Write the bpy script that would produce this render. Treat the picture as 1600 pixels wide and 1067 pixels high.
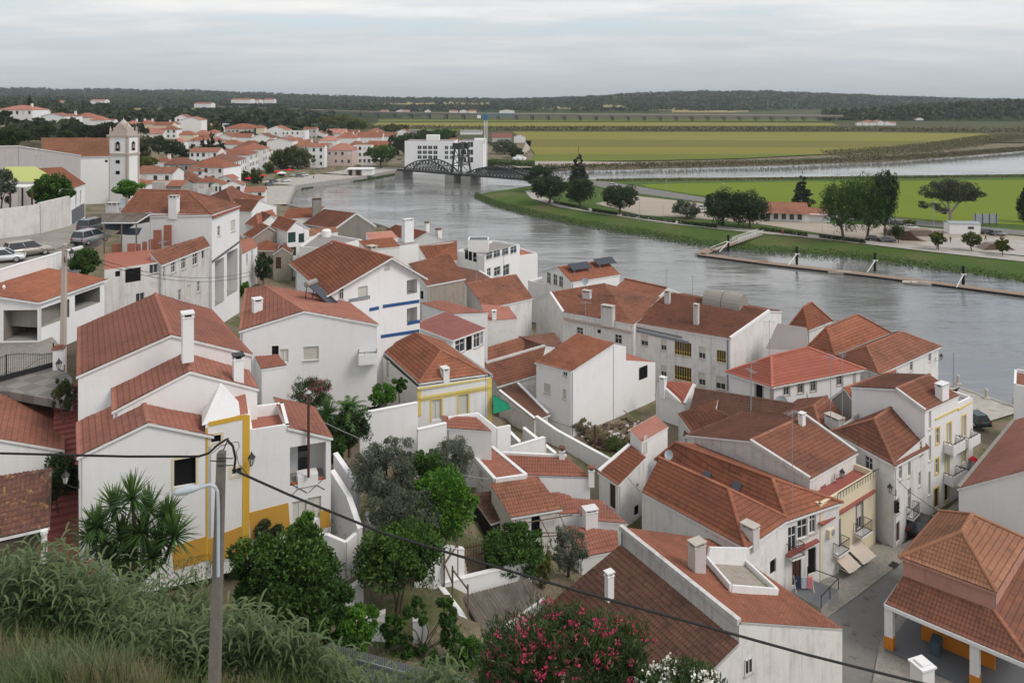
import bpy, math, random
import numpy as np
from mathutils import Vector
from mathutils.geometry import tessellate_polygon
random.seed(7)
RNG=np.random.default_rng(11)
for o in list(bpy.data.objects):
 bpy.data.objects.remove(o)
SC=bpy.context.scene
COL=SC.collection
# ------------------------------------------------------------------ camera
F, CX, YH, H=1200.0, 800.0, 148.0, 42.0
cam=bpy.data.cameras.new('camera')
cam.sensor_width=36.0
cam.lens=36.0*F/1600.0
cam.shift_y=-(533.5-YH)/1600.0
cam.clip_start=0.5
cam.clip_end=30000
camo=bpy.data.objects.new('camera', cam)
COL.objects.link(camo)
camo.location=(0, 0, H)
camo.rotation_euler=(math.radians(90), 0, 0)
SC.camera=camo
SC.render.resolution_x, SC.render.resolution_y=1024, 682
# ------------------------------------------------------------------ light
SUN_EL, SUN_AZ=math.radians(48), math.radians(118)
SKY_STRENGTH, SUN_STRENGTH, EXPOSURE=0.115, 1.5, 0.2
SC.view_settings.view_transform='Standard'
SC.view_settings.look='None'
SC.view_settings.exposure=EXPOSURE
SC.view_settings.gamma=1.0
SC.view_settings.use_curve_mapping=False
SC.cycles.max_bounces=6
SC.cycles.diffuse_bounces=3
SC.cycles.volume_bounces=0
sun=bpy.data.lights.new('sun', 'SUN')
sun.energy=SUN_STRENGTH
sun.angle=math.radians(22)
sun.color=(1.0, 0.93, 0.86)
suno=bpy.data.objects.new('sun', sun)
COL.objects.link(suno)
sd=Vector((math.sin(SUN_AZ)*math.cos(SUN_EL), math.cos(SUN_AZ)*math.cos(SUN_EL), math.sin(SUN_EL)))
suno.rotation_euler=sd.to_track_quat('Z', 'Y').to_euler()
suno.location=sd*500
class NT:
 """tiny node-tree helper"""
 def __init__(self, tree):
  self.t=tree
  self.n=tree.nodes
  self.l=tree.links
 def node(self, typ, ins=None, **kw):
  nd=self.n.new(typ)
  for k, v in kw.items():
   setattr(nd, k, v)
  for k, v in(ins or{}).items():
   s=nd.inputs[k]
   if isinstance(v, bpy.types.NodeSocket):
    self.l.new(v, s)
   else:
    s.default_value=v
  return nd
 def noise(self, vec, scale, detail=4, rough=0.55, dim='3D'):
  return self.node('ShaderNodeTexNoise', {'Vector':vec, 'Scale':scale, 'Detail':detail, 'Roughness':rough}).outputs['Fac']
 def math(self, op, a, b=0.0, c=0.0, clamp=False):
  return self.node('ShaderNodeMath', {0:a, 1:b, 2:c}, operation=op, use_clamp=clamp).outputs[0]
 def ramp(self, fac, stops, interp='LINEAR'):
  r=self.node('ShaderNodeValToRGB', {'Fac':fac})
  r.color_ramp.interpolation=interp
  els=r.color_ramp.elements
  while len(els)<len(stops):
   els.new(0.5)
  for e, (p, c)in zip(els, stops):
   e.position=p
   e.color=c if len(c)==4 else(*c, 1)
  return r.outputs['Color']
 def step(self, fac, lo, hi):
  return self.node('ShaderNodeMapRange', {'Value':fac, 'From Min':lo, 'From Max':hi}, clamp=True).outputs[0]
 def mix(self, fac, a, b, blend='MIX'):
  m=self.node('ShaderNodeMix', data_type='RGBA', blend_type=blend)
  for k, v in((0, fac), (6, a), (7, b)):
   if isinstance(v, bpy.types.NodeSocket):
    self.l.new(v, m.inputs[k])
   else:
    m.inputs[k].default_value=v if k==0 else((*v, 1)if len(v)==3 else v)
  return m.outputs[2]
world=bpy.data.worlds.new('World')
SC.world=world
world.use_nodes=True
w=NT(world.node_tree)
w.n.clear()
sky=w.node('ShaderNodeTexSky', sky_type='NISHITA', sun_disc=False, sun_elevation=SUN_EL, sun_rotation=SUN_AZ, air_density=1.0, dust_density=2.0)
tc=w.node('ShaderNodeTexCoord').outputs['Generated']
sep=w.node('ShaderNodeSeparateXYZ', {0:tc})
zc=w.math('MAXIMUM', sep.outputs[2], 0.02)
zz=w.math('ADD', zc, 0.10)
u=w.math('DIVIDE', sep.outputs[0], zz)
v=w.math('DIVIDE', sep.outputs[1], zz)
pv=w.node('ShaderNodeCombineXYZ', {0:u, 1:v, 2:0.0}).outputs[0]
pvs=w.node('ShaderNodeMapping', {0:pv, 'Location':(1.7, 2.2, 0), 'Rotation':(0, 0, 0.22), 'Scale':(0.25, 0.42, 1)}).outputs[0]
n1=w.noise(pvs, 1.1, 7, 0.6)
n2=w.noise(pvs, 3.2, 6, 0.6)
nn=w.math('ADD', w.math('MULTIPLY', n1, 0.72), w.math('MULTIPLY', n2, 0.28))
cloudcol=w.ramp(nn, [(0.36, (4.5, 5.0, 5.5)), (0.46, (5.3, 5.6, 5.85)), (0.54, (6.5, 6.55, 6.6)), (0.64, (7.7, 7.6, 7.45))])
lowcol=w.mix(w.step(sep.outputs[2], 0.0, 0.11), (3.75, 4.08, 4.35), cloudcol)
gap=w.step(nn, 0.49, 0.42)
gap=w.math('MULTIPLY', gap, w.step(sep.outputs[2], 0.05, 0.14))
skyc=w.mix(1.0, sky.outputs[0], (1.5, 1.55, 1.6), 'MULTIPLY')
fin=w.mix(w.math('MULTIPLY', gap, 0.75), lowcol, skyc)
bg=w.node('ShaderNodeBackground', {'Color':fin, 'Strength':SKY_STRENGTH})
out=w.node('ShaderNodeOutputWorld', {'Surface':bg.outputs[0]})
# ------------------------------------------------------------------ materials
MATS={}
def mat(name, fn, rough=0.85, spec=0.25, metallic=0.0):
 if name in MATS:
  return MATS[name]
 m=bpy.data.materials.new(name)
 m.use_nodes=True
 t=NT(m.node_tree)
 b=t.n['Principled BSDF']
 b.inputs['Roughness'].default_value=rough
 b.inputs['Specular IOR Level'].default_value=spec
 b.inputs['Metallic'].default_value=metallic
 c=fn(t, b)
 if c is not None:
  if isinstance(c, bpy.types.NodeSocket):
   t.l.new(c, b.inputs['Base Color'])
  else:
   b.inputs['Base Color'].default_value=(*c, 1)
 MATS[name]=m
 return m
def objc(t):
 return t.node('ShaderNodeTexCoord').outputs['Object']
def geo(t):
 return t.node('ShaderNodeNewGeometry').outputs['Position']
def bump(t, b, h, dist=0.02, strength=1.0):
 n=t.node('ShaderNodeBump', {'Height':h, 'Distance':dist, 'Strength':strength})
 t.l.new(n.outputs[0], b.inputs['Normal'])
def plain(name, c, rough=0.8, spec=0.25, metallic=0.0, var=0.18, scale=3.0):
 def fn(t, b):
  n=t.noise(geo(t), scale, 5, 0.6)
  lo=tuple(x*(1-var)for x in c)
  hi=tuple(min(1, x*(1+var))for x in c)
  return t.mix(n, lo, hi)
 return mat(name, fn, rough, spec, metallic)
def plaster(name, c, dirt=0.35, dcol=(0.2, 0.185, 0.16)):
 def fn(t, b):
  g=geo(t)
  big=t.noise(g, 0.35, 4, 0.6)
  fine=t.noise(g, 6.0, 5, 0.65)
  st=t.node('ShaderNodeMapping', {0:g, 'Scale':(2.6, 2.6, 0.22)}).outputs[0]
  streak=t.noise(st, 1.0, 5, 0.6)
  base=t.mix(fine, tuple(x*0.93 for x in c), tuple(min(1, x*1.03)for x in c))
  r=t.node('ShaderNodeObjectInfo').outputs['Random']
  base=t.mix(t.math('MULTIPLY', r, 0.22), base, tuple(x*y for x, y in zip(c, (0.86, 0.85, 0.84))))
  d=t.math('MULTIPLY', t.step(streak, 0.47, 0.7), t.step(big, 0.38, 0.62))
  d=t.math('MULTIPLY', d, dirt*0.6)
  mott=t.math('MULTIPLY', t.step(t.noise(g, 0.9, 8, 0.75), 0.5, 0.7), dirt*0.75)
  base=t.mix(d, base, dcol)
  base=t.mix(mott, base, tuple(0.5*x+0.5*y for x, y in zip(c, dcol)))
  bump(t, b, fine, 0.01, 0.5)
  return base
 return mat(name, fn, 0.9, 0.15)
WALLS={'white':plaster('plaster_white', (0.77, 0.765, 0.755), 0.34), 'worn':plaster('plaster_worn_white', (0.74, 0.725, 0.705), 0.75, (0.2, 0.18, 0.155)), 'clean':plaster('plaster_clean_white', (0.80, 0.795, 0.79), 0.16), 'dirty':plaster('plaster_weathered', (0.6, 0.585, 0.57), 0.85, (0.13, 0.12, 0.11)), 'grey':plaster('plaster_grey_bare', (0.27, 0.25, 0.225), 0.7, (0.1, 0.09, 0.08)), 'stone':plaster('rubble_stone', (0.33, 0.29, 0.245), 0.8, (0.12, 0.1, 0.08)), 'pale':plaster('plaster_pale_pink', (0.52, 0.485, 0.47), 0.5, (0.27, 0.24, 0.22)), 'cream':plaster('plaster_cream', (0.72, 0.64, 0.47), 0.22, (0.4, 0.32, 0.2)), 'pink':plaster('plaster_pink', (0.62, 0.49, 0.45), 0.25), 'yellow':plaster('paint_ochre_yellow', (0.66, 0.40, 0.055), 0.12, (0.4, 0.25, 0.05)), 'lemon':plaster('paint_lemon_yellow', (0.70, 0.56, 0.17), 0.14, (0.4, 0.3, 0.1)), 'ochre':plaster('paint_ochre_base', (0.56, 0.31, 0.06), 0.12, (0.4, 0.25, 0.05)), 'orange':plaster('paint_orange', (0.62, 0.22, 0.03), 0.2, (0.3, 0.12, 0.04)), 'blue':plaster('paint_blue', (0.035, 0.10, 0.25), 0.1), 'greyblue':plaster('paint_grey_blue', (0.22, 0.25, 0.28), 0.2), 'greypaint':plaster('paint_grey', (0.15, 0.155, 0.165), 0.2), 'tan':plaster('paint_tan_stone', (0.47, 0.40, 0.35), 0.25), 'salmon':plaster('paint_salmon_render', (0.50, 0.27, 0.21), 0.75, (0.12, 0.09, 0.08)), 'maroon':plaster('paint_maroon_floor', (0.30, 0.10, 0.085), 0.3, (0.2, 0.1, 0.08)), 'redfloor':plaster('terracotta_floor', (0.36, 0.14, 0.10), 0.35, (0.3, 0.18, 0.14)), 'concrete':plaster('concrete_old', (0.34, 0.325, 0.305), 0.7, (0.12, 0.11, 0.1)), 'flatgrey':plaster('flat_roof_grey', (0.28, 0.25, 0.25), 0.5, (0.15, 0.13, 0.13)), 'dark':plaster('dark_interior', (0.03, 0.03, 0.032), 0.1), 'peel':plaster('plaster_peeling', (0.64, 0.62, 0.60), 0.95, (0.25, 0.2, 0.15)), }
def tilemat(name, ca, cb, dirt, dcol=(0.045, 0.035, 0.03), lichen=0.0, gap=0.8, tu=0.24, tv=0.38):
 def fn(t, b):
  uv=t.node('ShaderNodeUVMap').outputs[0]
  s=t.node('ShaderNodeSeparateXYZ', {0:uv})
  cu=t.math('FLOOR', t.math('DIVIDE', s.outputs[0], tu))
  cv=t.math('FLOOR', t.math('DIVIDE', s.outputs[1], tv))
  wn=t.node('ShaderNodeTexWhiteNoise', {0:t.node('ShaderNodeCombineXYZ', {0:cu, 1:cv, 2:0.0}).outputs[0]}, noise_dimensions='3D')
  g=geo(t)
  big=t.noise(g, 0.28, 5, 0.62)
  med=t.noise(g, 1.3, 6, 0.65)
  fine=t.noise(g, 9.0, 4, 0.6)
  r=t.node('ShaderNodeObjectInfo').outputs['Random']
  f=t.math('ADD', t.math('MULTIPLY', wn.outputs[0], 0.6), t.math('MULTIPLY', t.step(med, 0.3, 0.7), 0.5))
  c=t.mix(f, ca, cb)
  c=t.mix(t.math('MULTIPLY', r, 0.75), c, tuple(0.66*x for x in ca))
  # whole courses and columns age unevenly
  rowv=t.node('ShaderNodeTexWhiteNoise', {0:t.node('ShaderNodeCombineXYZ', {0:cv, 1:3.0, 2:0.0}).outputs[0]}).outputs[0]
  c=t.mix(t.math('MULTIPLY', rowv, 0.22), c, tuple(0.6*x for x in ca))
  d=t.math('MULTIPLY', t.step(t.math('ADD', t.math('MULTIPLY', big, 0.6), t.math('MULTIPLY', med, 0.4)), 0.45, 0.66), dirt)
  d=t.math('ADD', d, t.math('MULTIPLY', t.step(wn.outputs[0], 0.9, 1.0), dirt*0.8))
  c=t.mix(t.math('MINIMUM', d, 0.9), c, dcol)
  # shaded joint between two courses, painted into the colour as an uneven dark line
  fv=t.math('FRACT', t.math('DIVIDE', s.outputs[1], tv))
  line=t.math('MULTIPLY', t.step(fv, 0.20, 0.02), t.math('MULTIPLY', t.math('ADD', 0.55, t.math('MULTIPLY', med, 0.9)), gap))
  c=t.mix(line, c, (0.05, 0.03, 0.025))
  if lichen:
   l=t.math('MULTIPLY', t.step(t.noise(g, 3.2, 6, 0.7), 0.56, 0.7), lichen)
   c=t.mix(l, c, (0.42, 0.27, 0.09))
   l2=t.math('MULTIPLY', t.step(t.noise(g, 2.1, 6, 0.75), 0.58, 0.72), lichen)
   c=t.mix(l2, c, (0.30, 0.28, 0.23))
  wave=t.math('SINE', t.math('MULTIPLY', s.outputs[0], 2*math.pi/tu))
  hgt=t.math('ADD', t.math('MULTIPLY', wave, 0.5), t.math('ADD', t.math('MULTIPLY', fv, -0.6), t.math('MULTIPLY', fine, 0.35)))
  bump(t, b, hgt, 0.035, 0.55)
  return c
 return mat(name, fn, 0.88, 0.2)
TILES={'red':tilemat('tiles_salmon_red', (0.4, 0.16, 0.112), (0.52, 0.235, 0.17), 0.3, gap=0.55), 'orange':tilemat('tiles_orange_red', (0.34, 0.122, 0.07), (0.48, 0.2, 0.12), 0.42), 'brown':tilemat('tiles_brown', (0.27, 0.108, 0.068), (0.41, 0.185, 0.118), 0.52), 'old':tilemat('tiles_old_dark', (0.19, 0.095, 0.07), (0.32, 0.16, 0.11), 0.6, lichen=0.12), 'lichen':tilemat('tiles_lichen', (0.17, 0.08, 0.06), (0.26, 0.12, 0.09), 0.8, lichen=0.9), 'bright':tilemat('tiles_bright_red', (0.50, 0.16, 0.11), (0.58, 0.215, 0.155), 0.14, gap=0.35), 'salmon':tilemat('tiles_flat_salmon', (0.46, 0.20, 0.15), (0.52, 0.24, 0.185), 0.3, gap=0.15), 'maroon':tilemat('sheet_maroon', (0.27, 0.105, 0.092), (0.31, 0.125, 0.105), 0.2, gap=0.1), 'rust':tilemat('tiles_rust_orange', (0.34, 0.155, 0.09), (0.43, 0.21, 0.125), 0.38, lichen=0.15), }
M={'glass':mat('window_glass', lambda t, b:(0.035, 0.04, 0.045), 0.08, 0.6), 'polegrey':plain('pole_concrete_dark', (0.17, 0.15, 0.13), 0.9, 0.1, var=0.35, scale=6), 'frame_white':plain('frame_white', (0.68, 0.68, 0.67), 0.5, 0.4, var=0.05), 'shutter':plain('shutter_offwhite', (0.58, 0.56, 0.50), 0.6, 0.3, var=0.07), 'void':plain('opening_dark', (0.012, 0.012, 0.013), 0.9, 0.1), 'wood_dark':plain('wood_dark', (0.075, 0.038, 0.024), 0.6, 0.3, var=0.3, scale=8), 'wood':plain('wood_grey', (0.17, 0.125, 0.09), 0.8, 0.2, var=0.3, scale=8), 'wood_yellow':plain('shutter_yellow', (0.62, 0.40, 0.03), 0.6, 0.3), 'green_dark':plain('paint_dark_green', (0.015, 0.05, 0.04), 0.5, 0.4), 'iron':plain('wrought_iron', (0.018, 0.018, 0.02), 0.5, 0.4, var=0.2), 'galv':plain('galvanised_steel', (0.36, 0.39, 0.42), 0.45, 0.5, 0.3, var=0.12), 'lampgrey':plain('lamp_grey_paint', (0.42, 0.47, 0.50), 0.45, 0.4, var=0.06), 'rustpipe':plain('flue_brown', (0.09, 0.035, 0.028), 0.5, 0.4), 'tankgrey':plain('tank_beige_grey', (0.27, 0.25, 0.22), 0.55, 0.4, var=0.1), 'panel':mat('solar_panel', lambda t, b:(0.03, 0.035, 0.05), 0.12, 0.6), 'cable':plain('cable_black', (0.012, 0.012, 0.012), 0.6, 0.3), 'wire':plain('wire_pale', (0.30, 0.30, 0.28), 0.6, 0.3), 'awning':plain('canvas_sand', (0.55, 0.47, 0.40), 0.9, 0.1, var=0.1), 'greencloth':plain('cloth_green', (0.02, 0.22, 0.12), 0.85, 0.1, var=0.15), 'lime':plain('tarpaulin_lime', (0.42, 0.46, 0.16), 0.8, 0.2, var=0.12), 'bluecloth':plain('tarpaulin_slate', (0.07, 0.10, 0.13), 0.8, 0.2), 'redcloth':plain('cloth_red', (0.50, 0.02, 0.03), 0.85, 0.1), 'pinkcloth':plain('cloth_pink', (0.60, 0.20, 0.22), 0.9, 0.1), 'whitecloth':plain('cloth_white', (0.72, 0.72, 0.70), 0.9, 0.1, var=0.06), 'rubber':plain('rubber_black', (0.015, 0.015, 0.016), 0.8, 0.2), 'chrome':plain('wheel_alloy', (0.45, 0.46, 0.47), 0.3, 0.6, 0.6), 'redlamp':plain('tail_lamp_red', (0.35, 0.01, 0.01), 0.3, 0.5), 'lampglass':plain('lantern_glass', (0.55, 0.55, 0.52), 0.3, 0.5, var=0.05), 'bark':plain('bark', (0.11, 0.085, 0.065), 0.95, 0.1, var=0.35, scale=7), 'palebark':plain('bark_pale', (0.34, 0.30, 0.26), 0.9, 0.1, var=0.25, scale=5), 'pinkflower':plain('petals_pink', (0.42, 0.04, 0.10), 0.7, 0.2, var=0.3, scale=20), 'whiteflower':plain('petals_white', (0.78, 0.76, 0.68), 0.7, 0.2, var=0.1, scale=20), 'redflower':plain('petals_red', (0.50, 0.02, 0.03), 0.7, 0.2), 'stonecap':plain('limestone', (0.46, 0.42, 0.37), 0.9, 0.15, var=0.25, scale=2), 'steel_bridge':plain('bridge_steel_green', (0.045, 0.052, 0.05), 0.6, 0.4), 'craneblue':plain('crane_blue', (0.03, 0.16, 0.30), 0.5, 0.4), 'skin':plain('skin', (0.45, 0.27, 0.2), 0.7, 0.3, var=0.05), 'jeans':plain('cloth_navy', (0.03, 0.04, 0.08), 0.9, 0.1), 'blackcloth':plain('cloth_black', (0.015, 0.015, 0.017), 0.9, 0.1), 'skate':plain('skate_ramp_brown', (0.20, 0.155, 0.13), 0.7, 0.3, var=0.2), 'deck':plain('pontoon_deck', (0.27, 0.20, 0.155), 0.85, 0.2, var=0.25, scale=4), 'orangepanel':plain('panel_terracotta', (0.42, 0.115, 0.045), 0.7, 0.3, var=0.15), 'boatpaint':plain('boat_hull_white', (0.62, 0.55, 0.5), 0.5, 0.4), 'boatred':plain('boat_hull_red', (0.40, 0.16, 0.12), 0.5, 0.4), }
def leafmat(name, cols, trans=0.25):
 def fn(t, b):
  uv=t.node('ShaderNodeUVMap').outputs[0]
  s=t.node('ShaderNodeSeparateXYZ', {0:uv})
  n=t.noise(geo(t), 0.9, 3, 0.5)
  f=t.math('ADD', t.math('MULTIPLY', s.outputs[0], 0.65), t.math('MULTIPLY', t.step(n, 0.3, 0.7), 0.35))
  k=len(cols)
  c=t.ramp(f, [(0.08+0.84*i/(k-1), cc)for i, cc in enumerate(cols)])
  r=t.node('ShaderNodeObjectInfo').outputs['Random']
  c=t.mix(t.math('MULTIPLY', r, 0.3), c, tuple(0.7*x for x in cols[len(cols)//2]))
  tr=t.node('ShaderNodeBsdfTranslucent', {'Color':c})
  t.l.new(c, b.inputs['Base Color'])
  ms=t.node('ShaderNodeMixShader', {0:trans, 1:b.outputs[0], 2:tr.outputs[0]})
  t.l.new(ms.outputs[0], t.n['Material Output'].inputs[0])
  return None
 return mat(name, fn, 0.6, 0.3)
LEAF={'citrus':leafmat('leaves_citrus', [(0.018, 0.045, 0.01), (0.045, 0.105, 0.016), (0.11, 0.20, 0.03)]), 'bright':leafmat('leaves_bright_green', [(0.03, 0.09, 0.01), (0.075, 0.19, 0.018), (0.13, 0.27, 0.03)]), 'dark':leafmat('leaves_dark', [(0.018, 0.035, 0.012), (0.035, 0.062, 0.02), (0.07, 0.105, 0.035)]), 'olive':leafmat('leaves_olive', [(0.05, 0.065, 0.04), (0.115, 0.135, 0.09), (0.21, 0.235, 0.175)]), 'plane':leafmat('leaves_plane_tree', [(0.03, 0.05, 0.012), (0.07, 0.095, 0.022), (0.12, 0.14, 0.035)]), 'yellowgreen':leafmat('leaves_yellow_green', [(0.05, 0.07, 0.012), (0.11, 0.13, 0.02), (0.18, 0.19, 0.035)]), 'conifer':leafmat('leaves_conifer', [(0.016, 0.022, 0.013), (0.034, 0.04, 0.023), (0.06, 0.062, 0.035)]), 'euca':leafmat('leaves_eucalyptus', [(0.035, 0.042, 0.024), (0.075, 0.078, 0.045), (0.13, 0.125, 0.08)]), 'yucca':leafmat('leaves_yucca', [(0.025, 0.06, 0.02), (0.06, 0.13, 0.03), (0.13, 0.22, 0.05)]), 'reed':leafmat('leaves_giant_reed', [(0.032, 0.06, 0.018), (0.08, 0.122, 0.042), (0.19, 0.232, 0.105)]), 'grass':leafmat('leaves_rough_grass', [(0.05, 0.085, 0.02), (0.11, 0.15, 0.04), (0.22, 0.23, 0.09)]), 'drygrass':leafmat('leaves_dry_grass', [(0.15, 0.125, 0.06), (0.26, 0.22, 0.12), (0.34, 0.29, 0.17)]), 'oleander':leafmat('leaves_oleander', [(0.02, 0.04, 0.014), (0.05, 0.085, 0.025), (0.10, 0.14, 0.045)]), 'reedbed':leafmat('leaves_reed_bed', [(0.075, 0.072, 0.03), (0.12, 0.11, 0.048), (0.17, 0.155, 0.075)]), 'marsh':leafmat('leaves_marsh_grass', [(0.05, 0.095, 0.025), (0.085, 0.135, 0.04), (0.125, 0.17, 0.06)]), 'wood':leafmat('leaves_far_wood', [(0.018, 0.030, 0.014), (0.036, 0.052, 0.022), (0.06, 0.076, 0.034)]), 'hedge':leafmat('leaves_hedge', [(0.012, 0.03, 0.01), (0.025, 0.055, 0.015), (0.05, 0.09, 0.025)]), 'geranium':leafmat('leaves_geranium', [(0.03, 0.05, 0.02), (0.07, 0.09, 0.03), (0.12, 0.11, 0.05)]), }
# ------------------------------------------------------------------ geometry helpers
def V3(*a):
 return np.array(a, float)
def P(px, py, z):
 Y=(H-z)*F/(py-YH)
 return V3((px-CX)/F*Y, Y, z)
def AT(px, py, Y):
 return V3((px-CX)/F*Y, Y, H-(py-YH)/F*Y)
def unit(a):
 a=np.asarray(a, float)
 return a/(np.linalg.norm(a)+1e-12)
class MB:
 """collects faces with materials, builds ONE mesh object"""
 def __init__(self):
  self.v, self.f, self.m, self.uv=[], [], [], []
  self.mats=[]
  self.nv=0
  self.big=[]
 def mi(self, m):
  if m not in self.mats:
   self.mats.append(m)
  return self.mats.index(m)
 def face(self, pts, m, uv=None):
  i=self.nv
  self.v+=[tuple(map(float, p))for p in pts]
  self.nv+=len(pts)
  self.f.append(tuple(range(i, i+len(pts))))
  self.m.append(self.mi(m))
  self.uv.append(uv or[(0, 0)]*len(pts))
 def box(self, c, sx, sy, sz, m, ux=(1, 0, 0), uz=(0, 0, 1), bot=True):
  """box centred on c in x, y, standing on c in z; ux = its x direction"""
  ux=unit(ux);uz=unit(uz);uy=np.cross(uz, ux)
  c=np.asarray(c, float)
  p=[c+ux*a*sx/2+uy*b*sy/2+uz*k*sz for k in(0, 1)for a, b in((-1, -1), (1, -1), (1, 1), (-1, 1))]
  for q in((0, 1, 5, 4), (1, 2, 6, 5), (2, 3, 7, 6), (3, 0, 4, 7), (4, 5, 6, 7))+(((3, 2, 1, 0), )if bot else()):
   self.face([p[k]for k in q], m)
 def beam(self, a, b, wd, ht, m, up=(0, 0, 1)):
  """rectangular bar from a to b, the line runs through its middle"""
  a=np.asarray(a, float);b=np.asarray(b, float)
  d=unit(b-a)
  s=np.cross(d, up)
  if np.linalg.norm(s)<1e-3:
   s=np.cross(d, (1, 0, 0))
  s=unit(s);t=np.cross(s, d)
  p=[e+s*x*wd/2+t*y*ht/2 for e in(a, b)for x, y in((-1, -1), (1, -1), (1, 1), (-1, 1))]
  for q in((1, 0, 4, 5), (2, 1, 5, 6), (3, 2, 6, 7), (0, 3, 7, 4), (4, 7, 6, 5), (0, 1, 2, 3)):
   self.face([p[k]for k in q], m)
 def tube(self, pts, rads, m, n=8, cap=True):
  pts=[np.asarray(p, float)for p in pts]
  if not hasattr(rads, '__len__'):
   rads=[rads]*len(pts)
  rings=[]
  prev=None
  for i, p in enumerate(pts):
   d=unit(pts[min(i+1, len(pts)-1)]-pts[max(i-1, 0)])
   if prev is None:
    s=np.cross(d, (0, 0, 1)if abs(d[2])<0.9 else(1, 0, 0))
   else:
    s=prev-d*np.dot(prev, d)
   s=unit(s);prev=s
   t=np.cross(d, s)
   rings.append([p+(s*math.cos(2*math.pi*k/n)+t*math.sin(2*math.pi*k/n))*rads[i]for k in range(n)])
  for r0, r1 in zip(rings, rings[1:]):
   for k in range(n):
    self.face([r0[k], r0[(k+1)%n], r1[(k+1)%n], r1[k]], m)
  if cap:
   self.face(rings[0][::-1], m)
   self.face(rings[-1], m)
 def lathe(self, prof, m, o=(0, 0, 0), n=12):
  o=np.asarray(o, float)
  rings=[[o+V3(r*math.cos(2*math.pi*k/n), r*math.sin(2*math.pi*k/n), z)for k in range(n)]for r, z in prof]
  for r0, r1 in zip(rings, rings[1:]):
   for k in range(n):
    self.face([r0[k], r0[(k+1)%n], r1[(k+1)%n], r1[k]], m)
  self.face(rings[0][::-1], m)
  self.face(rings[-1], m)
 def chunk(self, verts, quads, m, uv=None):
  """numpy block; uv per vertex"""
  self.big.append((np.asarray(verts, float), np.asarray(quads, int), None if uv is None else np.asarray(uv, float), self.mi(m)))
 def build(self, name, parent=None, smooth=False, merge=False):
  org=np.array(parent.matrix_world.translation)if parent is not None and parent.parent is None else(np.array(rootloc(parent))if parent is not None else np.zeros(3))
  vs=[np.array(self.v, float).reshape(-1, 3)]
  loops, starts, mis, uvs=[], [], [], []
  n=0
  tot=0
  for f, mi, uv in zip(self.f, self.m, self.uv):
   starts.append(tot)
   loops+=f
   tot+=len(f)
   mis.append(mi)
   uvs+=uv
  L=[np.array(loops, int)]
  S=[np.array(starts, int)]
  MI=[np.array(mis, int)]
  U=[np.array(uvs, float).reshape(-1, 2)]
  off=self.nv
  for cv, cq, cu, mi in self.big:
   vs.append(cv)
   k=cq.shape[1]
   L.append((cq+off).ravel())
   S.append(tot+np.arange(len(cq))*k)
   MI.append(np.full(len(cq), mi))
   U.append(cu[cq.ravel()]if cu is not None else np.zeros((cq.size, 2)))
   tot+=cq.size
   off+=len(cv)
  v=np.concatenate(vs)-org
  L=np.concatenate(L);S=np.concatenate(S);MI=np.concatenate(MI);U=np.concatenate(U)
  me=bpy.data.meshes.new(name)
  me.vertices.add(len(v));me.vertices.foreach_set('co', v.ravel())
  me.loops.add(len(L));me.loops.foreach_set('vertex_index', L.astype(np.int32))
  me.polygons.add(len(S));me.polygons.foreach_set('loop_start', S.astype(np.int32))
  for m in self.mats:
   me.materials.append(m)
  me.polygons.foreach_set('material_index', MI.astype(np.int32))
  ul=me.uv_layers.new(name='UVMap')
  ul.data.foreach_set('uv', U.astype(np.float32).ravel())
  if smooth:
   me.polygons.foreach_set('use_smooth', np.ones(len(S), bool))
  me.update(calc_edges=True)
  me.validate()
  if merge:
   import bmesh
   bm=bmesh.new();bm.from_mesh(me)
   bmesh.ops.remove_doubles(bm, verts=bm.verts, dist=0.0005)
   bmesh.ops.recalc_face_normals(bm, faces=bm.faces)
   bm.to_mesh(me);bm.free()
  o=bpy.data.objects.new(name, me)
  COL.objects.link(o)
  if parent is not None:
   o.parent=parent
  return o
def rootloc(o):
 while o.parent is not None:
  o=o.parent
 return o.location
def tag(o, label=None, cat=None, group=None, kind=None):
 if label:o['label']=label
 if cat:o['category']=cat
 if group:o['group']=group
 if kind:o['kind']=kind
 return o
def root(name, loc, label, cat, group=None):
 o=bpy.data.objects.new(name, None)
 o.empty_display_size=0.3
 COL.objects.link(o)
 o.location=tuple(map(float, loc))
 o.matrix_world.translation=o.location
 return tag(o, label, cat, group)
def dup(r, loc, rz=0.0, label=None, sc=None, group=None):
 def rec(o, par):
  c=o.copy()
  COL.objects.link(c)
  if par is not None:
   c.parent=par
  for ch in list(o.children):
   rec(ch, c)
  return c
 c=rec(r, None)
 c.location=tuple(map(float, loc))
 c.rotation_euler=(0, 0, rz)
 if sc is not None:
  c.scale=sc if hasattr(sc, '__len__')else(sc, sc, sc)
 if label:c['label']=label
 if group:c['group']=group
 return c
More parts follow.
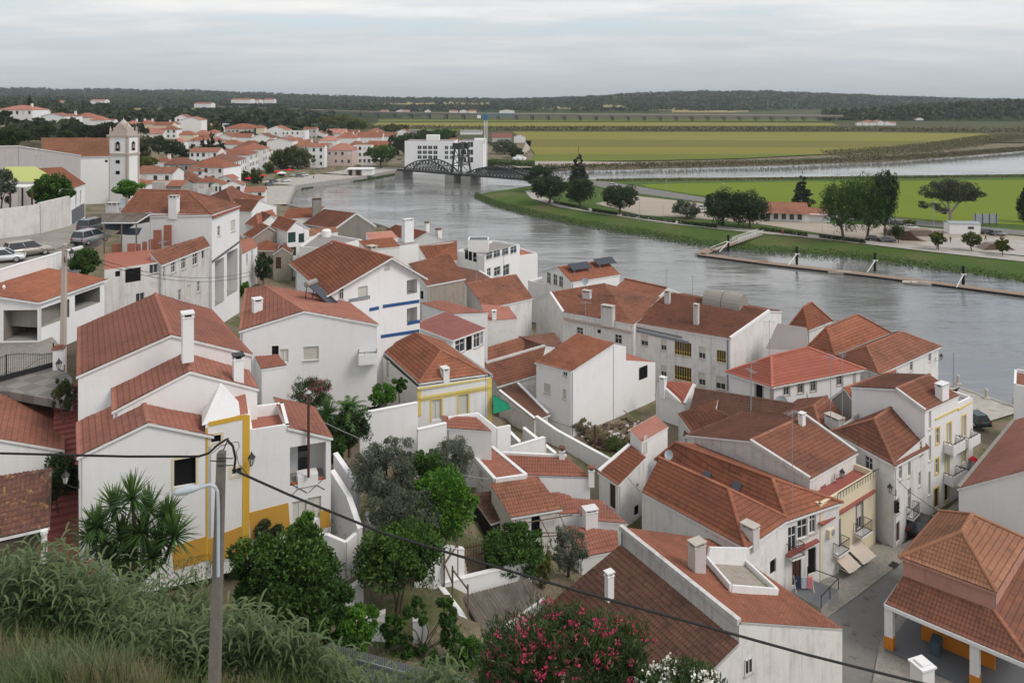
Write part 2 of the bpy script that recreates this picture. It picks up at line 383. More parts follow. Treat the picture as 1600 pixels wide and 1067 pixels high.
 # ------------------------------------------------------------------ houses
G={}
HOUSE={}
CTRL=[]
def perp(d):
 return V3(-d[1], d[0], 0)
def solve(hid, spec):
 g={}
 def ref(t):
  if '.' in t and not t.replace('.', '').replace('-', '').isdigit():
   a, b=t.split('.')
   return G[a][b]
  return g[t]
 for item in spec.split(';'):
  t=item.split()
  if not t:
   continue
  n, op=t[0], t[1]
  if op=='V':
   px, py=float(t[2]), float(t[3])
   a, b=ref(t[4]), ref(t[5])
   nn=perp(unit((b-a)*V3(1, 1, 0)))
   r=V3((px-CX)/F, 1, -(py-YH)/F)
   o=V3(0, 0, H)
   g[n]=o+r*(np.dot(a-o, nn)/np.dot(r, nn))
  elif op=='S':
   g[n]=ref(t[2])+ref(t[3])-ref(t[4])
  elif op=='M':
   k=float(t[4])
   g[n]=ref(t[2])*(1-k)+ref(t[3])*k
  elif op=='L':
   b, a, c, d=ref(t[2]), ref(t[3]), ref(t[4]), float(t[5])
   q=b+perp(unit((c-a)*V3(1, 1, 0)))*d
   if len(t)>6:q[2]=float(t[6])
   g[n]=q
  elif op=='T':
   b, a, c, d=ref(t[2]), ref(t[3]), ref(t[4]), float(t[5])
   q=b+unit((c-a)*V3(1, 1, 0))*d
   if len(t)>6:q[2]=float(t[6])
   g[n]=q
  elif op=='Z':
   q=ref(t[2]).copy();q[2]=float(t[3]);g[n]=q
  elif op=='U':
   q=ref(t[2]).copy();q[2]+=float(t[3]);g[n]=q
  elif op=='Y':
   g[n]=AT(float(t[2]), float(t[3]), float(t[4]))
  else:
   g[n]=P(float(t[1]), float(t[2]), float(t[3]))
 G[hid]=g
 return g
def area2(p):
 return sum(a[0]*b[1]-b[0]*a[1]for a, b in zip(p, p[1:]+p[:1]))
def plane(pts):
 """z = a x + b y + c, least squares"""
 A=np.array([[p[0], p[1], 1]for p in pts])
 c, *_=np.linalg.lstsq(A, np.array([p[2]for p in pts]), rcond=None)
 return c
def mvc(poly, q):
 """height of a (nearly flat) polygon at plan points q, from its triangles"""
 poly=np.asarray(poly)
 n=len(poly)
 tris=[(0, i, i+1)for i in range(1, n-1)]
 if n==4:
  if np.linalg.norm(poly[0]-poly[2])>np.linalg.norm(poly[1]-poly[3]):
   tris=[(1, 2, 3), (1, 3, 0)]
 best=np.full(len(q), -1e9)
 z=np.zeros(len(q))
 for t in tris:
  A, B, C=poly[list(t)]
  det=(B[0]-A[0])*(C[1]-A[1])-(C[0]-A[0])*(B[1]-A[1])
  if abs(det)<1e-9:
   continue
  l1=((q[:, 0]-A[0])*(C[1]-A[1])-(C[0]-A[0])*(q[:, 1]-A[1]))/det
  l2=((B[0]-A[0])*(q[:, 1]-A[1])-(q[:, 0]-A[0])*(B[1]-A[1]))/det
  l0=1-l1-l2
  mn=np.minimum(np.minimum(l0, l1), l2)
  zz_=l0*A[2]+l1*B[2]+l2*C[2]
  up=mn>best
  best=np.where(up, mn, best)
  z=np.where(up, zz_, z)
 return z
def tiled(mb, poly, m, near=True, eave=None, tu=0.24, tv=0.38, amp=0.055, stp=0.03):
 """lay tiles over the convex polygon poly (list of points, anticlockwise from above)"""
 pts=np.array(poly)
 n=len(pts)
 if eave is None:
  best=None
  zmin, zmax=pts[:, 2].min(), pts[:, 2].max()
  a, b, c=plane(pts)
  gdir=unit(V3(a, b, 0))
  for i in range(n):
   e=pts[(i+1)%n]-pts[i]
   L=np.linalg.norm(e[:2])
   flat=abs(np.dot(unit(e[:2]), gdir[:2]))
   s=flat*3+(0.5*(pts[i, 2]+pts[(i+1)%n, 2])-zmin)/(zmax-zmin+.01)-0.02*L
   if best is None or s<best[0]:
    best=(s, i)
  eave=best[1]
 o=pts[eave]
 U=unit((pts[(eave+1)%n]-o)*V3(1, 1, 0))
 Wd=perp(U)
 uw=np.stack([(pts-o)@U, (pts-o)@Wd], 1)
 a, b, c=plane(pts)
 sl=math.sqrt(1+(a*Wd[0]+b*Wd[1])**2)
 uo, vo=RNG.integers(0, 500)*tu, RNG.integers(0, 500)*tv
 if not near:
  uv=[(uo+q[0], vo+q[1]*sl)for q in uw]
  mb.face(list(pts), m, uv)
  return
 u0, u1=uw[:, 0].min(), uw[:, 0].max()
 off=np.array([0, .3, .5, .8]);hh=np.array([0, .85, 1, .75])
 ks=np.arange(math.floor(u0/tu), math.ceil(u1/tu)+1)
 us=(ks[:, None]+off[None, :]).ravel()*tu
 hs=np.tile(hh, len(ks))
 keep=(us>u0)&(us<u1)
 us=np.concatenate([[u0+1e-4], us[keep], [u1-1e-4]])
 hs=np.concatenate([[0.5], hs[keep], [0.5]])
 lo=np.full(len(us), 1e9);hi=np.full(len(us), -1e9)
 for i in range(n):
  p, q=uw[i], uw[(i+1)%n]
  if abs(p[0]-q[0])<1e-9:
   continue
  t=(us-p[0])/(q[0]-p[0])
  ok=(t>=-1e-6)&(t<=1+1e-6)
  w_=p[1]+t*(q[1]-p[1])
  lo=np.where(ok, np.minimum(lo, w_), lo);hi=np.where(ok, np.maximum(hi, w_), hi)
 lo=np.where(lo>1e8, 0, lo);hi=np.where(hi<-1e8, lo, hi)
 ws0, ws1=lo.min(), hi.max()
 tw=tv/sl
 nc=int(math.ceil((ws1-ws0)/tw))
 wrow, srow=[], []
 for k in range(nc):
  wrow+=[ws0+k*tw, ws0+(k+1)*tw-1e-4];srow+=[stp, 0.0]
 wrow=np.array(wrow);srow=np.array(srow)
 WW=np.clip(wrow[None, :], lo[:, None], hi[:, None])
 UU=np.repeat(us[:, None], len(wrow), 1)
 q=np.stack([UU.ravel(), WW.ravel()], 1)
 p3=np.concatenate([uw, pts[:, 2:3]], 1)
 z=mvc(p3, q).reshape(WW.shape)
 jit=RNG.normal(0, 0.006, WW.shape)
 Z=z+0.02+amp*hs[:, None]+srow[None, :]+jit
 X=o[0]+UU*U[0]+WW*Wd[0]
 Y=o[1]+UU*U[1]+WW*Wd[1]
 nu, nw=WW.shape
 idx=np.arange(nu*nw).reshape(nu, nw)
 quads=np.stack([idx[:-1, :-1], idx[1:, :-1], idx[1:, 1:], idx[:-1, 1:]], -1).reshape(-1, 4)
 dead=(np.abs(WW[:-1, 1:]-WW[:-1, :-1])<1e-7)&(np.abs(WW[1:, 1:]-WW[1:, :-1])<1e-7)
 quads=quads[~dead.ravel()]
 uvv=np.stack([uo+UU, vo+np.repeat((wrow-ws0)[None, :]*sl, nu, 0)], -1).reshape(-1, 2)
 mb.chunk(np.stack([X, Y, Z], -1).reshape(-1, 3), quads, m, uvv)
def ridgecap(mb, a, b, m, r=0.15):
 a=np.asarray(a);b=np.asarray(b)
 L=np.linalg.norm(b-a)
 k=max(1, int(L/0.42))
 d=unit(b-a);s=unit(np.cross(d, (0, 0, 1)));t=np.cross(s, d)
 ns=5
 for i in range(k):
  p, q=a+(b-a)*i/k, a+(b-a)*(i+1.06)/k
  ra, rb=r*1.07, r*0.93
  A=[p+s*ra*math.cos(math.pi*j/ns)*1.1+t*(ra*math.sin(math.pi*j/ns)*.8)for j in range(ns+1)]
  B=[q+s*rb*math.cos(math.pi*j/ns)*1.1+t*(rb*math.sin(math.pi*j/ns)*.8)for j in range(ns+1)]
  uo=RNG.integers(0, 900)*.24
  for j in range(ns):
   mb.face([A[j+1], A[j], B[j], B[j+1]], m, [(uo+.1, .2), (uo+.1, .2), (uo+.1, .3), (uo+.1, .3)])
  mb.face(A, m, [(uo+.1, .2)]*(ns+1))
def chimney(par, base, wd, dp, ht, ux, style, org_top=None):
 """masonry chimney standing at base (x, y, z)"""
 mb=MB()
 x, y, z=base
 ux=unit(ux)
 wm=WALLS.get({'p':'clean', 'b':'white', 't':'clean', 'd':'dirty', 'g':'grey', 'o':'white', 'f':'pale', 'm':'clean'}[style[0]])
 cap={'p':M['frame_white'], 'b':M['stonecap'], 't':TILES['red'], 'd':M['stonecap'], 'g':TILES['rust'], 'o':TILES['orange'], 'f':M['stonecap'], 'm':M['iron']}[style[0]]
 mb.box((x, y, z-0.8), wd, dp, ht+0.8-0.34, wm, ux)
 zt=z+ht-0.34
 mb.box((x, y, zt), wd+0.08, dp+0.08, 0.07, wm, ux)
 uy=perp(ux)
 for a in(-1, 1):
  for b in(-1, 1):
   c=V3(x, y, zt+.07)+ux*a*(wd/2-.07)+uy*b*(dp/2-.07)
   mb.box(c, .12, .12, .17, wm, ux)
 if wd>1.0:
  mb.box(V3(x, y, zt+.07), .12, dp-.1, .17, wm, ux)
 mb.box((x, y, zt+.07), wd-.3, dp-.3, .16, M['void'], ux)
 mb.box((x, y, zt+.24), wd+0.12, dp+0.12, 0.09, cap, ux)
 if style[0]in 'tgo':
  mb.box((x, y, zt+.33), (wd+0.12)*.55, dp+0.1, 0.07, cap, ux)
 return mb.build('chimney', par)
def ray_hit(px, py, walls):
 r=V3((px-CX)/F, 1, -(py-YH)/F)
 o=V3(0, 0, H)
 best=None
 for wl in walls:
  a, b=wl['a'], wl['b']
  d=unit((b-a)*V3(1, 1, 0))
  nn=V3(d[1], -d[0], 0)
  den=np.dot(r, nn)
  if den>-1e-6:
   continue
  t=np.dot(a-o, nn)/den
  p=o+r*t
  s=np.dot(p-a, d)
  if-0.3<s<wl['L']+0.3 and wl['z0']-3<p[2]<wl['zt']+0.5:
   if best is None or t<best[0]:
    best=(t, wl, s, p)
 return best
STYLES={'win':('glass', 'frame_white'), 'dark':('void', None), 'shut':('shutter', 'shutter'), 'door':('wood_dark', 'wood_dark'), 'wdoor':('shutter', 'frame_white'), 'green':('green_dark', 'green_dark'), 'yel':('glass', 'wood_yellow'), 'garage':('shutter', 'shutter'), 'loggia':('shade', None), 'bay':('shade', None), 'half':('glass', 'shutter'), }
def window_obj(par, wl, s0, s1, z0, z1, style, sur, depth):
 pane, mul=STYLES[style]
 a, b=wl['a'], wl['b']
 d=unit((b-a)*V3(1, 1, 0));nn=V3(d[1], -d[0], 0)
 def q(s, z, dd):
  return V3(a[0], a[1], 0)+d*s+nn*dd+V3(0, 0, z)
 mb=MB()
 name='door' if style in('door', 'wdoor', 'garage')else 'window'
 if style in('loggia', 'bay'):
  name='balcony_recess'
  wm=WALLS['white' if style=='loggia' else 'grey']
  D=-depth
  mb.face([q(s0, z0, D), q(s1, z0, D), q(s1, z1, D), q(s0, z1, D)], wm)
  mb.face([q(s0, z0, 0), q(s1, z0, 0), q(s1, z0, D), q(s0, z0, D)], WALLS['concrete'])
  mb.face([q(s0, z1, D), q(s1, z1, D), q(s1, z1, 0), q(s0, z1, 0)], wm)
  mb.face([q(s0, z0, 0), q(s0, z0, D), q(s0, z1, D), q(s0, z1, 0)], wm)
  mb.face([q(s1, z0, D), q(s1, z0, 0), q(s1, z1, 0), q(s1, z1, D)], wm)
  k0, k1=s0+(s1-s0)*.3, s0+(s1-s0)*.62
  style=='loggia' and mb.face([q(k0, z0+.02, D+.02), q(k1, z0+.02, D+.02), q(k1, z0+(z1-z0)*.82, D+.02), q(k0, z0+(z1-z0)*.82, D+.02)], M['glass'])
  return mb.build(name, par)
 dd=-depth+0.006
 mb.face([q(s0, z0, dd), q(s1, z0, dd), q(s1, z1, dd), q(s0, z1, dd)], M[pane])
 W_, Hh=s1-s0, z1-z0
 if mul:
  mm=M[mul]
  t=0.05 if style in('win', 'half')else 0.04
  dm=dd+.02
  ss=[s0+t/2, s1-t/2]
  zz_=[z0+t/2, z1-t/2]
  if style in('win', 'half', 'wdoor', 'door', 'green'):
   ss+=[(s0+s1)/2]
  if style=='win' and Hh>1.0:
   zz_+=[z0+Hh*.62]
  if style=='yel':
   k=max(3, int(W_/.28))
   ss+=[s0+W_*(i+1)/k for i in range(k-1)]
   zz_+=[z0+Hh*.28]
  if style in('shut', 'garage'):
   zz_+=[z0+Hh*i/9 for i in range(1, 9)]
   t=.02
  if style in('door', 'green'):
   zz_+=[z0+Hh*.5]
  for s in ss:
   mb.beam(q(s, z0, dm), q(s, z1, dm), .05, .05, mm, up=nn)
  for z in zz_:
   mb.beam(q(s0, z, dm), q(s1, z, dm), .05 if t>.03 else.03, .05 if t>.03 else.02, mm, up=nn)
 if style=='half':
  zz2=z0+Hh*.45
  mb.face([q(s0+.05, zz2, dd+.035), q(s1-.05, zz2, dd+.035), q(s1-.05, z1-.05, dd+.035), q(s0+.05, z1-.05, dd+.035)], M['shutter'])
 o=mb.build(name, par)
 if sur or style in('win', 'shut', 'yel', 'half'):
  fb=MB()
  if sur:
   sm=WALLS[sur]
   wd=0.16
   for(p0, p1)in(((s0-wd/2, z0-wd), (s0-wd/2, z1+wd)), ((s1+wd/2, z0-wd), (s1+wd/2, z1+wd))):
    fb.beam(q(*p0, 0.0), q(*p1, 0.0), wd, .05, sm, up=nn)
   for z in((z1+wd/2, )if name=='door' else(z0-wd/2, z1+wd/2)):
    fb.beam(q(s0, z, 0.0), q(s1, z, 0.0), .05, wd, sm, up=(0, 0, 1))
   fb.build('frame', o)
  else:
   fb.beam(q(s0-.06, z0-.035, .05), q(s1+.06, z0-.035, .05), .14, .05, M['stonecap'])
   fb.build('sill', o)
 return o
def house(hid, label, spec, faces, base, wall='white', roof='red', over=0.22, wins=(), chims=(), cope='', copem='white', cat='house', name='house', flat=False, par=0.0, near=None, skipwalls='', ridge=True, group=None, wallm=None, fascia='white', deep=1.5, plinth=None, fixz=False):
 g=solve(hid, spec)
 fl=[]
 for f in faces.split(','):
  ks=list(f.strip())
  if area2([g[k]for k in ks])<0:
   ks=ks[::-1]
  fl.append(ks)
 allk=sorted({k for f in fl for k in f})
 cen=sum(g[k]for k in allk)/len(allk)
 if near is None:
  near=cen[1]<112
 R=root(name, (cen[0], cen[1], base), label, cat, group)
 edges={}
 for f in fl:
  for a, b in zip(f, f[1:]+f[:1]):
   edges[(a, b)]=f
 bound=[(a, b)for(a, b)in edges if(b, a)not in edges]
 nxt={a:b for a, b in bound}
 prv={b:a for a, b in bound}
 # ---- walls: chains of collinear boundary edges
 chains=[]
 used=set()
 for a, b in bound:
  if(a, b)in used:
   continue
  def col(e1, e2):
   d1=unit((g[e1[1]]-g[e1[0]])[:2]);d2=unit((g[e2[1]]-g[e2[0]])[:2])
   return np.dot(d1, d2)>0.985
  s=(a, b)
  for _ in range(12):
   pe=(prv.get(s[0]), s[0])
   if pe[0]is None or pe not in edges or pe in used or pe==(a, b)or not col(pe, s):
    break
   s=pe
  ch=[s]
  used.add(s)
  for _ in range(12):
   ne=(ch[-1][1], nxt.get(ch[-1][1]))
   if ne[1]is None or ne in used or not col(ch[-1], ne):
    break
   ch.append(ne);used.add(ne)
  chains.append(ch)
 walls=[]
 for ch in chains:
  ks=[ch[0][0]]+[e[1]for e in ch]
  a, b=g[ks[0]], g[ks[-1]]
  d=unit((b-a)*V3(1, 1, 0))
  L=np.linalg.norm((b-a)[:2])
  tops=[(np.dot(g[k]-a, d), g[k][2]+par)for k in ks]
  walls.append(dict(a=a, b=b, d=d, L=L, tops=tops, ks=ks, z0=base, zmin=min(z for _, z in tops), zt=max(z for _, z in tops), wins=[]))
 for wn in wins:
  px, py, ww, hh, st=wn[:5]
  sur=wn[5]if len(wn)>5 else None
  dep=wn[6]if len(wn)>6 else(1.6 if st in('loggia', 'bay')else 0.14)
  h=ray_hit(px, py, walls)
  if h is None:
   print('WINDOW MISS', hid, wn)
   continue
  _, wl, s, p=h
  wl['wins'].append([s-ww/2, s+ww/2, p[2]-hh/2, p[2]+hh/2, st, sur, dep])
 zb=base-deep
 mbw=MB()
 for wl in walls:
  if any(k in skipwalls.split()for k in(wl['ks'][0]+wl['ks'][-1], )):
   continue
  a, d, L, zmin=wl['a'], wl['d'], wl['L'], wl['zmin']
  wm=WALLS[(wallm or{}).get(wl['ks'][0]+wl['ks'][-1], wall)]
  nn=V3(d[1], -d[0], 0)
  def q(s, z, dd=0.0):
   return V3(a[0], a[1], 0)+d*s+nn*dd+V3(0, 0, z)
  holes=[]
  for wv in wl['wins']:
   s0, s1, z0, z1, st, sur, dep=wv
   s0, s1=max(.04, s0), min(L-.04, s1)
   z0=max(z0, base+.02)
   if s1-s0<.1:
    print('WINDOW OFF', hid, wv);continue
   ok=z1<zmin-.03
   if ok and all(s1<h[0]-.01 or s0>h[1]+.01 or z1<h[2]-.01 or z0>h[3]+.01 for h in holes):
    holes.append((s0, s1, z0, z1))
    for(x0, y0, x1, y1)in((s0, z0, s1, z0), (s1, z0, s1, z1), (s1, z1, s0, z1), (s0, z1, s0, z0)):
     if st not in('loggia', 'bay'):
      mbw.face([q(x0, y0), q(x1, y1), q(x1, y1, -dep), q(x0, y0, -dep)], wm)
    window_obj(R, wl, s0, s1, z0, z1, st, sur, dep)
   else:
    window_obj(R, wl, s0, s1, z0, z1, st if st not in('loggia', 'bay')else 'dark', sur, -0.01)
  if holes:
   ss=sorted({0.0, L}|{x for h in holes for x in h[:2]})
   zs=sorted({zb, zmin}|{x for h in holes for x in h[2:]})
   for i in range(len(ss)-1):
    for j in range(len(zs)-1):
     cs, cz=(ss[i]+ss[i+1])/2, (zs[j]+zs[j+1])/2
     if any(h[0]<cs<h[1]and h[2]<cz<h[3]for h in holes):
      continue
     mbw.face([q(ss[i], zs[j]), q(ss[i+1], zs[j]), q(ss[i+1], zs[j+1]), q(ss[i], zs[j+1])], wm)
  else:
   mbw.face([q(0, zb), q(L, zb), q(L, zmin), q(0, zmin)], wm)
  top=[(s, z)for s, z in wl['tops'][::-1]]
  poly=[(0, zmin), (L, zmin)]+[t for t in top if not(t[1]-zmin<1e-4)]
  if len(poly)>2:
   mbw.face([q(*p)for p in poly], wm)
  if par>0:
   tk=0.22
   mbw.face([q(L, zmin, -tk), q(0, zmin, -tk), q(0, zmin-par, -tk), q(L, zmin-par, -tk)], wm)
   mbw.face([q(0, zmin), q(L, zmin), q(L, zmin, -tk), q(0, zmin, -tk)], wm)
 wo=mbw.build('wall', R)
 if plinth:
  pm=MB()
  for wl in walls:
   nn=V3(wl['d'][1], -wl['d'][0], 0)
   pm.beam(V3(*wl['a'][:2], base+plinth[1]/2-.3)+nn*.0, V3(*wl['b'][:2], base+plinth[1]/2-.3), .05, plinth[1]+.6, WALLS[plinth[0]])
  pm.build('plinth', R)
  # ---- roof
 new=dict(g)
 mbr=MB()
 if flat:
  fm=WALLS[roof]if roof in WALLS else TILES[roof]
  for f in fl:
   mbr.face([g[k]-V3(0, 0, 0.003)for k in f], fm, [tuple(g[k][:2])for k in f])
  ro=mbr.build('roof', R)
 else:
  tms=[TILES[x]for x in roof.split('|')]
  tm=tms[0]
  bset={k for e in bound for k in e}
  new={}
  for k in allk:
   if k not in bset or k not in nxt or k not in prv:
    new[k]=g[k];continue
   d1=unit((g[k]-g[prv[k]])*V3(1, 1, 0));d2=unit((g[nxt[k]]-g[k])*V3(1, 1, 0))
   n1_, n2_=V3(d1[1], -d1[0], 0), V3(d2[1], -d2[0], 0)
   mm=n1_+n2_
   den=1+np.dot(n1_, n2_)
   off=mm/max(den, 0.35)*over
   fs=[f for f in fl if k in f]
   zs=[]
   for f in fs:
    aa, bb, cc=plane([g[x]for x in f])
    zs.append(aa*off[0]+bb*off[1])
   q_=g[k]+off
   q_[2]+=sum(zs)/len(zs)
   new[k]=q_
  for fi, f in enumerate(fl):
   pts=[new[k]for k in f]
   tiled(mbr, pts, tms[min(fi, len(tms)-1)], near)
   und=[p-V3(0, 0, 0.13)for p in pts]
   if len(und)==4 and np.linalg.norm(und[0]-und[2])>np.linalg.norm(und[1]-und[3]):
    und=und[1:]+und[:1]
   for i_ in range(1, len(und)-1):
    mbr.face([und[0], und[i_+1], und[i_]], WALLS[fascia])
  for a, b in bound:
   mbr.face([new[a]-V3(0, 0, .14), new[b]-V3(0, 0, .14), new[b]+V3(0, 0, .03), new[a]+V3(0, 0, .03)], WALLS[fascia]if fascia!='tile' else tm)
  ro=mbr.build('roof', R)
  if ridge:
   for(a, b), f in edges.items():
    mr=MB()
    if(b, a)in edges and a<b:
     f2=edges[(b, a)]
     pa, pb=plane([g[k]for k in f]), plane([g[k]for k in f2])
     c2=sum(g[k]for k in f2)/len(f2)
     if pa[0]*c2[0]+pa[1]*c2[1]+pa[2]>c2[2]+.05:
      ridgecap(mr, new[a]+V3(0, 0, .05), new[b]+V3(0, 0, .05), tm)
      mr.build('ridge_tile', ro)
 if cope:
  for e in cope.split():
   mc=MB()
   p, q_=g[e[0]], g[e[1]]
   mc.beam(p+V3(0, 0, .02), q_+V3(0, 0, .02), .3, .36, WALLS[copem])
   mc.build('coping', R)
 if near and not flat and walls:
  fw=[w_ for w_ in walls if w_['d'][0]>.3 or w_['d'][1]>.6]
  if fw:
   w_=max(fw, key=lambda w_:w_['L'])
   nn=V3(w_['d'][1], -w_['d'][0], 0);p_=V3(*w_['a'][:2], 0)+w_['d']*.18+nn*.06
   pm=MB();pm.tube([p_+V3(0, 0, base-1), p_+V3(0, 0, w_['tops'][0][1]-.15)], .05, M['galv']if len(label)%2 else M['frame_white'], 6)
   pm.build('downpipe', R)
 HOUSE[hid]=dict(root=R, walls=walls, roof=ro, g=new, fl=fl, base=base)
 for cm in chims:
  px, py, cw, cd, chh, cs=cm[:6]
  r=V3((px-CX)/F, 1, -(py-YH)/F);o=V3(0, 0, H)
  best=None
  for f in fl:
   aa, bb, cc=plane([g[k]for k in f])
   t=(aa*o[0]+bb*o[1]+cc-o[2])/(r[2]-aa*r[0]-bb*r[1])
   p=o+r*t
   pts=[g[k]for k in f]
   ins=min((pts[(i+1)%len(pts)][0]-pts[i][0])*(p[1]-pts[i][1])-(pts[(i+1)%len(pts)][1]-pts[i][1])*(p[0]-pts[i][0])for i in range(len(pts)))
   if t>0 and(best is None or ins>best[0]):
    best=(ins, p)
  d=unit((g[fl[0][1]]-g[fl[0][0]])*V3(1, 1, 0))if len(cm)<7 else unit(cm[6])
  chimney(ro, best[1], cw, cd, chh, d, cs)
 if deep>0.5:
  for k in bset_all(bound):
   CTRL.append((g[k][0], g[k][1], base))
  CTRL.append((cen[0], cen[1], base))
 if VERB:
  ls=[round(w_['L'], 1)for w_ in walls]
  print(hid, 'cen', np.round(cen, 1), 'walls', ls, 'z', [round(g[k][2], 1)for k in allk])
 return R
VERB=False
def bset_all(bound):
 return sorted({k for e in bound for k in e})
def trim(hid, p1, p2, ht, col, proud=0.03, wd=0.06, name='trim'):
 """band along a wall between two photographed points"""
 hw=HOUSE[hid]
 a, b=ray_hit(*p1, hw['walls']), ray_hit(*p2, hw['walls'])
 if a is None or b is None:
  print('TRIM MISS', hid, p1, p2);return
 mb=MB()
 d=a[1]['d'];nn=V3(d[1], -d[0], 0)
 mb.beam(a[3]+nn*(proud-wd/2), b[3]+nn*(proud-wd/2), ht if abs(a[3][2]-b[3][2])>np.linalg.norm((a[3]-b[3])[:2])else wd, wd if abs(a[3][2]-b[3][2])>np.linalg.norm((a[3]-b[3])[:2])else ht, WALLS[col]if col in WALLS else(TILES[col]if col in TILES else M[col]), up=nn if abs(a[3][2]-b[3][2])>np.linalg.norm((a[3]-b[3])[:2])else(0, 0, 1))
 return mb.build(name, hw['root'])
def wallpoint(hid, px, py):
 h=ray_hit(px, py, HOUSE[hid]['walls'])
 d=h[1]['d']
 return h[3], d, V3(d[1], -d[0], 0)
def balcony(hid, px, py, width, dep, kind='iron', floor='white'):
 """px, py: middle of the balcony's floor line on the wall"""
 p, d, nn=wallpoint(hid, px, py)
 mb=MB()
 c=p+nn*dep/2
 mb.box(c-V3(0, 0, .12), width, dep, .14, WALLS[floor], d)
 o=mb.build('balcony', HOUSE[hid]['root'])
 rb=MB()
 hgt=0.95
 cs=[p-d*width/2+nn*.02, p-d*width/2+nn*(dep-.03), p+d*width/2+nn*(dep-.03), p+d*width/2+nn*.02]
 if kind=='iron':
  for a, b in zip(cs, cs[1:]):
   for z in(.08, hgt):
    rb.beam(a+V3(0, 0, z), b+V3(0, 0, z), .04, .04, M['iron'])
   n=max(2, int(np.linalg.norm(b-a)/.13))
   for i in range(n+1):
    q=a+(b-a)*i/n
    rb.beam(q+V3(0, 0, .05), q+V3(0, 0, hgt), .018, .018, M['iron'])
 else:
  for a, b in zip(cs, cs[1:]):
   rb.beam(a+V3(0, 0, .4), b+V3(0, 0, .4), .08, .8, WALLS[floor])
   rb.beam(a+V3(0, 0, .98), b+V3(0, 0, .98), .04, .05, M['iron'])
   n=max(2, int(np.linalg.norm(b-a)/.5))
   for i in range(n+1):
    q=a+(b-a)*i/n
    rb.beam(q+V3(0, 0, .78), q+V3(0, 0, .98), .03, .03, M['iron'])
 rb.build('railing', o)
 return o
 # ------------------------------------------------------------------ the houses, nearest first
VERB=True
# --- the yellow-trimmed group on the left terrace
house('h1', 'long white house with a wide salmon tile roof and tall chimney, behind the yellow-trimmed house', 'a 122 587 23;b 392 553 23;c 330 485 23;d 123 512 23;r V 268 523 a b;s V 243 460 d c', 'adsr,rscb', 17.2, 'clean', 'red', chims=[(293, 545, .85, .7, 2.5, 'p')], over=.12)
house('h2', 'middle white gable of the salmon-roofed group, with a blue-capped chimney', 'a 177 642 21.8;b 402 607 21.8;d 175 588 21.8;r V 297 580 a b;c S b d a;s S r d a', 'adsr,rscb', 15.5, 'clean', 'red', over=.1, chims=[(372, 596, .75, .65, 1.9, 'm')])
house('h3', 'white gabled house with yellow corner bands below the salmon roofs', 'a 124 712 20.5;b 330 680 20.5;d 122 661 20.5;r V 232 660 a b;c S b d a;s S r d a', 'adsr,rscb', 13.0, 'clean', 'red', over=.14, wins=[(289, 738, 1.25, 1.75, 'dark', 'cream', .3)])
house('h4', 'flat-topped white block with a broad ochre corner stripe and pyramid chimney', 'a V 321 664 h3.a h3.b;b V 388 645 h3.a h3.b;c L b a b 4.6;d L a a b 4.6', 'abcd', 13.1, 'clean', 'redfloor', flat=True, wins=[(337, 686, .62, .5, 'dark', 'cream', .25), (370, 737, .62, .48, 'win', 'cream', .25)])
house('h5', 'white wing with tiled lean-to roof, roof terrace and brown stove pipe', 'e V 452 668 h3.a h3.b;f V 517 683 h3.a h3.b;g 490 637 19.25;h S e g f', 'efgh', 13.2, 'clean', 'red', over=.12, wins=[(481, 724, 2.35, 2.5, 'loggia', None, 1.7), (468, 800, .95, 1.5, 'wdoor'), (491, 794, .9, 1.5, 'wdoor')])
house('h5t', 'white walled roof terrace with a red tiled floor beside the ochre stripe', 'a V 389 690 h3.a h3.b;b V 452 681 h3.a h3.b;c L b a b 4.0;d L a a b 4.0', 'abcd', 13.2, 'clean', 'redfloor', flat=True, par=.75)
# --- white house with the water heater
house('h6', 'white gabled house with a solar water heater on its salmon roof', 'a 375 517 21.2;b 589 507 21.2;r V 476 486 a b;d 384 452 21.2;c 536 467 21.2;s V 412 447 d c', 'adsr,rscb', 15.3, 'clean', 'red', over=.12, wins=[(486, 552, 1.35, 1.2, 'shut'), (444, 556, .75, 1.2, 'wdoor'), (430, 550, .6, 1.1, 'dark')], chims=[(402, 487, .9, .8, 1.3, 'p')])
house('h6b', 'low white annex with a small flat salmon roof at the foot of the water-heater house', 'a 409 577 18.6;b 447 571 18.6;c 432 553 18.9;d 397 553 18.9', 'abcd', 15.5, 'clean', 'red', over=.05)
# --- yellow trimmed cube house
house('h7', 'white house with lemon yellow trim and a hipped roof behind parapets', 'b 652 604 14.9;a 592 552 14.9;c 768 588 14.9;d S a c b;m M b c .5;n M a d .5;r V 690 548 m n;s V 650 521 m n', 'abrs,bcr,cdsr,das', 10.6, 'white', 'orange', over=-.25, cope='cd da', copem='concrete', wins=[(724, 631, .95, 1.9, 'shut', 'lemon'), (682, 640, .95, 1.9, 'wdoor', 'lemon'), (606, 578, .8, 1.7, 'shut')], chims=[(695, 588, .8, .6, .9, 'p')])
# --- blue striped apartment house
house('h8', 'tall white gabled house with blue floor bands and wide white eaves', 'a 516 455 22.6;b 656 430 22.6;r V 608 402 a b;e 463 411 22.6;s 520 378 25.1;c S b s r', 'aesr,rscb', 11.5, 'clean', 'orange', over=.6, wins=[(644, 448, 1.3, 1.5, 'loggia', None, 1.2), (644, 494, 1.3, 1.8, 'loggia', None, 1.2), (567, 457, 1.1, 1.2, 'shut'), (533, 458, .5, 1.2, 'win'), (605, 416, .55, .5, 'shut')], chims=[(581, 404, 1.0, .8, 1.5, 'd')])
